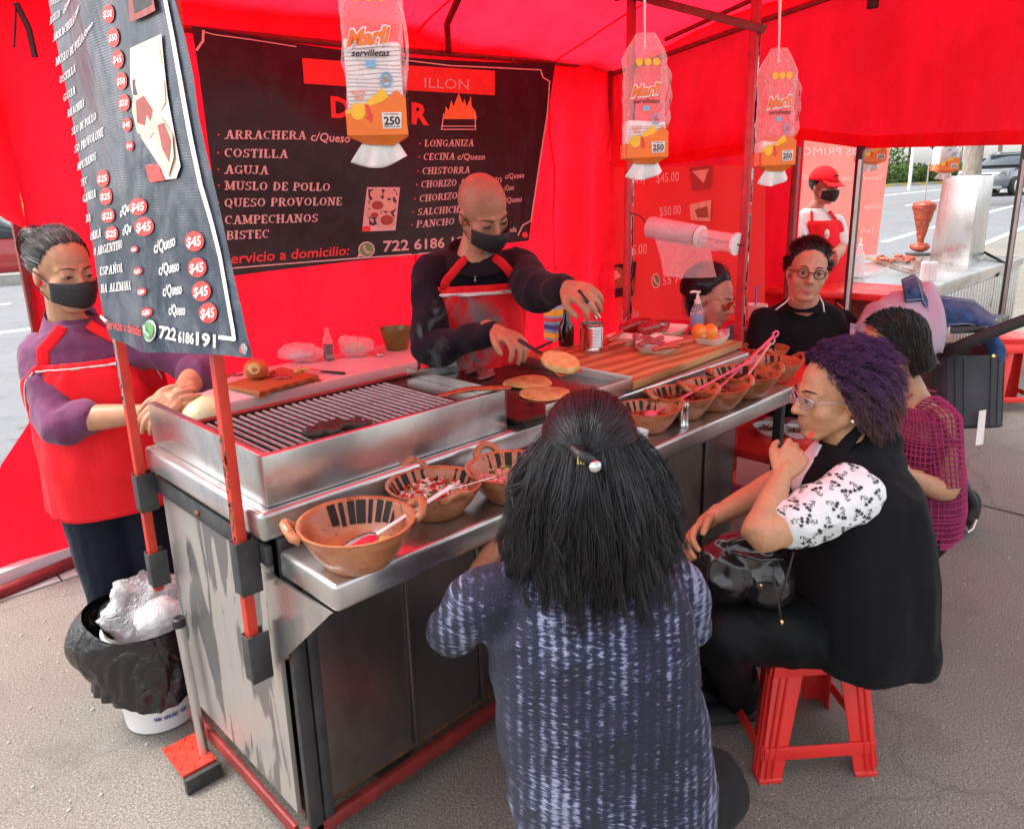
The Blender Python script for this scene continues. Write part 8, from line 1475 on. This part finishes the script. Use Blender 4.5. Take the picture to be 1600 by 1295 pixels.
cor = ((1408, 438), (1428, 430), (1460, 462), (1520, 470), (1562, 502)), ((1415, 472), (1440, 470), (1462, 512), (1510, 508), (1556, 520))
def jf(u, v):
    x = u * 4; i = min(3, int(x)); f = x - i; a = A(cor[0][i]) * (1 - f) + A(cor[0][i + 1]) * f; b = A(cor[1][i]) * (1 - f) + A(cor[1][i + 1]) * f; p = a * (1 - v) + b * v; return P(p[0], p[1], D - .17 - .06 * math.sin(3.14 * v) + .12 * (1 - v) + .035 * float(fbm(V(u * 6, v * 3, 1), 2)))
q = MB(); q.grid(jf, 40, 14); q.build('jacket_body', M['denim'], jk, smooth=180, solid=.01); q = MB(); q.limb([(P(1546, 530, D - .02), .04), (P(1556, 548, D - .02), .042), (P(1556, 562, D - .02), .038)], 14); q.build('sleeve', M['denim'], jk, smooth=180)
M['stitch'] = mat('stitch', (.28, .32, .42), .8); q = MB(); q.tube([A(jf(t, .06)) - FW * .012 for t in np.linspace(0, 1, 30)], .0022, 5); q.tube([A(jf(t, .94)) - FW * .012 for t in np.linspace(0, 1, 30)], .0022, 5); q.tube([A(jf(.27, t)) - FW * .012 for t in np.linspace(0, 1, 12)], .0022, 5); q.build('stitching', M['stitch'], jk); q = MB(); q.lathe([(.001, .0), (.008, .0), (.008, .003), (.001, .004)], P(1552, 556, D - .075), 12, -FW); q.build('button', M['gold'], jk)
# ================================================================ the next stall
zn = ZD; n0, n1, n2 = OZ(1290, 435, zn), OZ(1455, 448, zn), OZ(1590, 401, zn); nx, ny = n1[0], n1[1]; nyb = ny + .95
ns = thing('neighbour_cart', (nx + 1, ny + .4, GZ), 'steel counter of the next taco stall with a red edged top', 'food cart')
q = MB(); q.box(nx, n2[0], ny, nyb, zn - .07, zn); q.build('deck', M['steel'], ns, bevel=.008); q = MB(); q.box(nx - .55, nx - .002, ny + .02, nyb + .3, zn - .05, zn - .004); q.build('red_leaf', M['red_plastic'], ns, bevel=.005); q = MB(); q.box(nx + .02, n2[0] - .02, ny + .02, nyb - .02, GZ + .12, zn - .07); q.build('cabinet', M['steel'], ns)
q = MB(); q.box(nx + .012, nx + .019, ny + .03, nyb - .03, GZ + .15, zn - .075); q.build('red_panel', M['dark_red_paint'], ns); x = nx + .3; pm = None
while x < n2[0] - .1:
    if pm is None: q = MB(); q.box(0, .05, -.012, 0, GZ + .14, zn - .1); o = q.build('panel_rib', M['steel'], ns, bevel=.005); pm = o.data
    else: o = link('panel_rib', pm, ns)
    o.location = (x, ny + .019, 0); x += .085
for x in (nx + .35, n2[0] - .3):
    q = MB(); q.box(x, x + .05, ny + .1, ny + .15, GZ, GZ + .12); q.build('foot', M['angle_iron'], ns)
q = MB(); q.box(nx + .0, n2[0], nyb - .05, nyb, GZ + .1, zn - .071); q.build('rear_panel', M['steel'], ns)
tc = OZ(1436, 398, zn) + V(.0, .0, .0); s_ = dep(tc) / FPX; tp = thing('meat_spit', tc, 'upright spit of red marinated meat on the next stall', 'meat spit'); ht = lambda py: (398 - py) * s_ * 1.02
q = MB(); pr = [(3, 386), (4.5, 378), (7, 366), (10, 352), (13, 340), (16, 329), (17, 323), (13, 319), (5, 318)]; q.rings([[tc + V(r * s_ * (1 + .10 * float(vn(V(math.cos(t) * 3, math.sin(t) * 3, py * .45), 2))) * math.cos(t), r * s_ * (1 + .10 * float(vn(V(math.cos(t) * 3, math.sin(t) * 3, py * .45), 2))) * math.sin(t), ht(py)) for t in np.arange(26) * 6.2832 / 26] for r, py in [(np.interp(y, [p[1] for p in pr[::-1]], [p[0] for p in pr[::-1]]), y) for y in np.linspace(386, 318, 34)]])
M['pastor'] = mat('pastor', (.36, .05, .016), .45, var=(30, .55), bump=(40, 1, .012), coat=.2, scale=(.5, .5, 2.2)); q.build('meat_cone', M['pastor'], tp, smooth=60); q = MB(); q.tube([tc + V(0, 0, .004), tc + V(0, 0, ht(262))], .006, 8); q.build('rod', M['steel_cut'], tp); q = MB(); q.ell(tc + V(0, 0, ht(387)), (14 * s_, 14 * s_, 7 * s_), n=18, m=8); v = A(q.v); v = v + (v - tc) * (.25 * fbm(v * 25, 2))[:, None]; q.v = v.tolist(); q.build('cut_meat', M['pastor'], tp, smooth=60); q = MB(); q.lathe([(18 * s_, .002), (20 * s_, .01), (20 * s_, .018), (.01, .018)], tc, 20); q.build('drip_plate', M['steel_dark'], tp)
hs = thing('heat_shield', OZ(1490, 418, zn), 'tall plain steel heat shield standing behind the meat spit', 'heat shield'); a, b = OZ(1452, 408, zn), OZ(1512, 418, zn); cbk = OZ(1536, 406, zn); Hh = (418 - 283) * dep(b) / FPX * 1.03; q = MB(); q.hexa([a, b, cbk, a + (cbk - b), a + V(0, 0, Hh) + (b - a) * .12, b + V(0, 0, Hh), cbk + V(0, 0, Hh), a + (cbk - b) + V(0, 0, Hh) + (b - a) * .12]); q.build('panel', M['steel'], hs, bevel=.004); q = MB(); q.hexa([p + V(0, 0, .0) for p in (a, b, b + (a - b) * .0 + V(0, 0, 0) + FH * .0, a)] + [a + V(0, 0, .02), b + V(0, 0, .02), b + V(0, 0, .02), a + V(0, 0, .02)]) if False else None
q = MB(); q.tube([OZ(1512, 404, zn) + V(0, 0, .04), OZ(1535, 402, zn) + V(0, 0, .05), OZ(1548, 410, zn) + V(0, -.1, .0), P(1552, 440, dep(n2) - .6), P(1545, 480, dep(n2) - .6)], .012, 8); one('gas_hose', q, M['black_rubber'], 'grey gas hose curving down the side of the next cart', 'hose', smooth=180)
rgm = random.Random(6)
for k, (x0, y0, x1, y1, lab) in enumerate(((1352, 402, 1428, 424, 'long knife at the left of the chopped meat on the next cart'), (1372, 404, 1450, 410, 'long knife under the meat spit on the next cart'))):
    a, b = OZ(x0, y0, zn + .02), OZ(x1, y1, zn + .02); kn = thing('carving_knife', a, lab, 'knife', 'carving knives on the next cart'); q = MB(); q.limb([(a, .012), (a * .75 + b * .25, .012)], 8); q.build('handle', M['wood_old'], kn, smooth=180); q = MB(); q.bar(a * .75 + b * .25, b, .04, .004); q.build('blade', M['greasy'], kn)
q = MB()
for k in range(26): q.ell(OZ(1400 + rgm.uniform(-28, 30), 402 + rgm.uniform(-4, 6), zn + .02), (.05, .02, .014), n=8, m=5)
me = remesh(q, .008, 1); tag(skin_obj('chopped_meat', me, M['pastor'], None, lambda v: .012 * fbm(v * 30, 3)), 'heap of chopped red meat at the foot of the spit', 'meat')
for k, (px, lab) in enumerate(((1444, 'white salt shaker nearer the meat spit on the next cart'), (1455, 'white salt shaker at the steel corner of the next cart'))): c = OZ(px, 438, zn); q = MB(); q.lathe([(.03, 0), (.032, .004), (.03, .1), (.032, .105), (.03, .13), (.001, .135)], c, 14); one('table_shaker', q, M['white_plastic'], lab, 'salt shaker', 'white shakers', smooth=50)
c = OZ(1318, 432, zn); s_ = dep(c) / FPX; q = MB(); pr = [(9 * s_, 0)] + [(r_ * s_, z_ * s_) for k in range(9) for r_, z_ in ((9.3, k * 6 + 1), (10.4, k * 6 + 5), (10.4, k * 6 + 6))] + [(8 * s_, 57 * s_)]; q.lathe(pr, c, 20); one('foam_cup_stack', q, M['foam'], 'stack of white foam cups on the next cart beside the man', 'cup stack', smooth=40)
c = OZ(1340, 434, zn); rt = thing('soap_bottle', c, 'clear pump bottle on the next cart behind the dark post', 'pump bottle'); q = MB(); q.lathe([(9 * s_, 0), (9 * s_, 32 * s_), (3 * s_, 44 * s_)], c, 18); q.build('body', M['milky_film'], rt, smooth=40); q = MB(); q.lathe([(3.4 * s_, 43 * s_), (3.4 * s_, 50 * s_), (1.6 * s_, 51 * s_), (1.6 * s_, 60 * s_)], c, 12); q.build('pump', M['white_plastic'], rt)
c = OZ(1299, 430, zn); q = MB(); q.lathe([(6.5 * s_, 0), (6.5 * s_, 24 * s_), (3 * s_, 30 * s_), (3 * s_, 34 * s_)], c, 16); one('blue_bottle', q, M['blue_plastic'], 'small blue bottle close beside the seated man', 'bottle', smooth=40)
for k, (x0, y0, x1, y1) in enumerate(((1352, 432, 1388, 417), (1418, 432, 1442, 404))): q = MB(); q.tube([OZ(x0, y0, zn + .012), OZ(x1, y1, zn + .03)], .007, 6); one('serving_tongs', q, M['steel_cut'], ('steel tongs lying flat on the red top of the next cart', 'steel tongs propped up near the white shakers')[k], 'tongs', 'steel tongs')
# dark posts of the next stall
for a, b, lab in (((1345, 233), 3.95, 'slim black post at the edge of the red valance beside the man'), ((1592, 300), 4.7, 'slim black post at the far corner of the next stall')):
    p = P(*a, dep(OX(1345, 233, XR)) if a[0] < 1400 else 5.6); q = MB(); q.box(p[0] - .02, p[0] + .02, p[1] - .02, p[1] + .02, gz(p[0]), 2.45 if a[0] > 1400 else 1.68); o = one('stall_post', q, M['black_plastic'], lab, 'post', 'black stall posts', bevel=.003)
    q = MB(); q.box(p[0] - .023, p[0] - .0205, p[1] - .02, p[1] + .0, gz(p[0]), 1.6); o2 = q.build('edge_strip', M['steel'], o)

# litter on the paving: paper scraps, crumbs, bottle caps
rgl = np.random.default_rng(12); q = MB()
for k in range(240):
    a = rgl.uniform(0, 1); x, y = (rgl.uniform(-1.6, .0), rgl.uniform(-.6, 2.1)) if a < .35 else ((rgl.uniform(.6, 5), rgl.uniform(-2.6, -.4)))
    s_ = rgl.uniform(.002, .006) * (2.2 if k % 17 == 0 else 1); t_ = rgl.uniform(0, 3.14); d_ = V(math.cos(t_), math.sin(t_), 0); e_ = V(-d_[1], d_[0], 0) * rgl.uniform(.3, .9); c = V(x, y, gz(x) + .0035); q.add([c - d_ * s_, c + e_ * s_, c + d_ * s_ + ZU * s_ * .4, c - e_ * s_], [(0, 3, 2, 1)])
tag(one('litter', q, M['scrap'], 'tiny scraps of paper scattered over the paving', 'litter', smooth=None), kind='stuff')
q = MB()
for k in range(160):
    x, y = (rgl.uniform(-1.6, .0), rgl.uniform(-.6, 2.1)) if k % 3 else (rgl.uniform(.6, 5), rgl.uniform(-2.6, -.4)); s_ = rgl.uniform(.003, .008); q.ell(V(x, y, gz(x) + .002), (s_, s_ * .8, s_ * .6), n=6, m=4)
tag(one('gravel', q, M['kerb'], 'small loose pebbles scattered over the paving', 'gravel', smooth=None), kind='stuff')
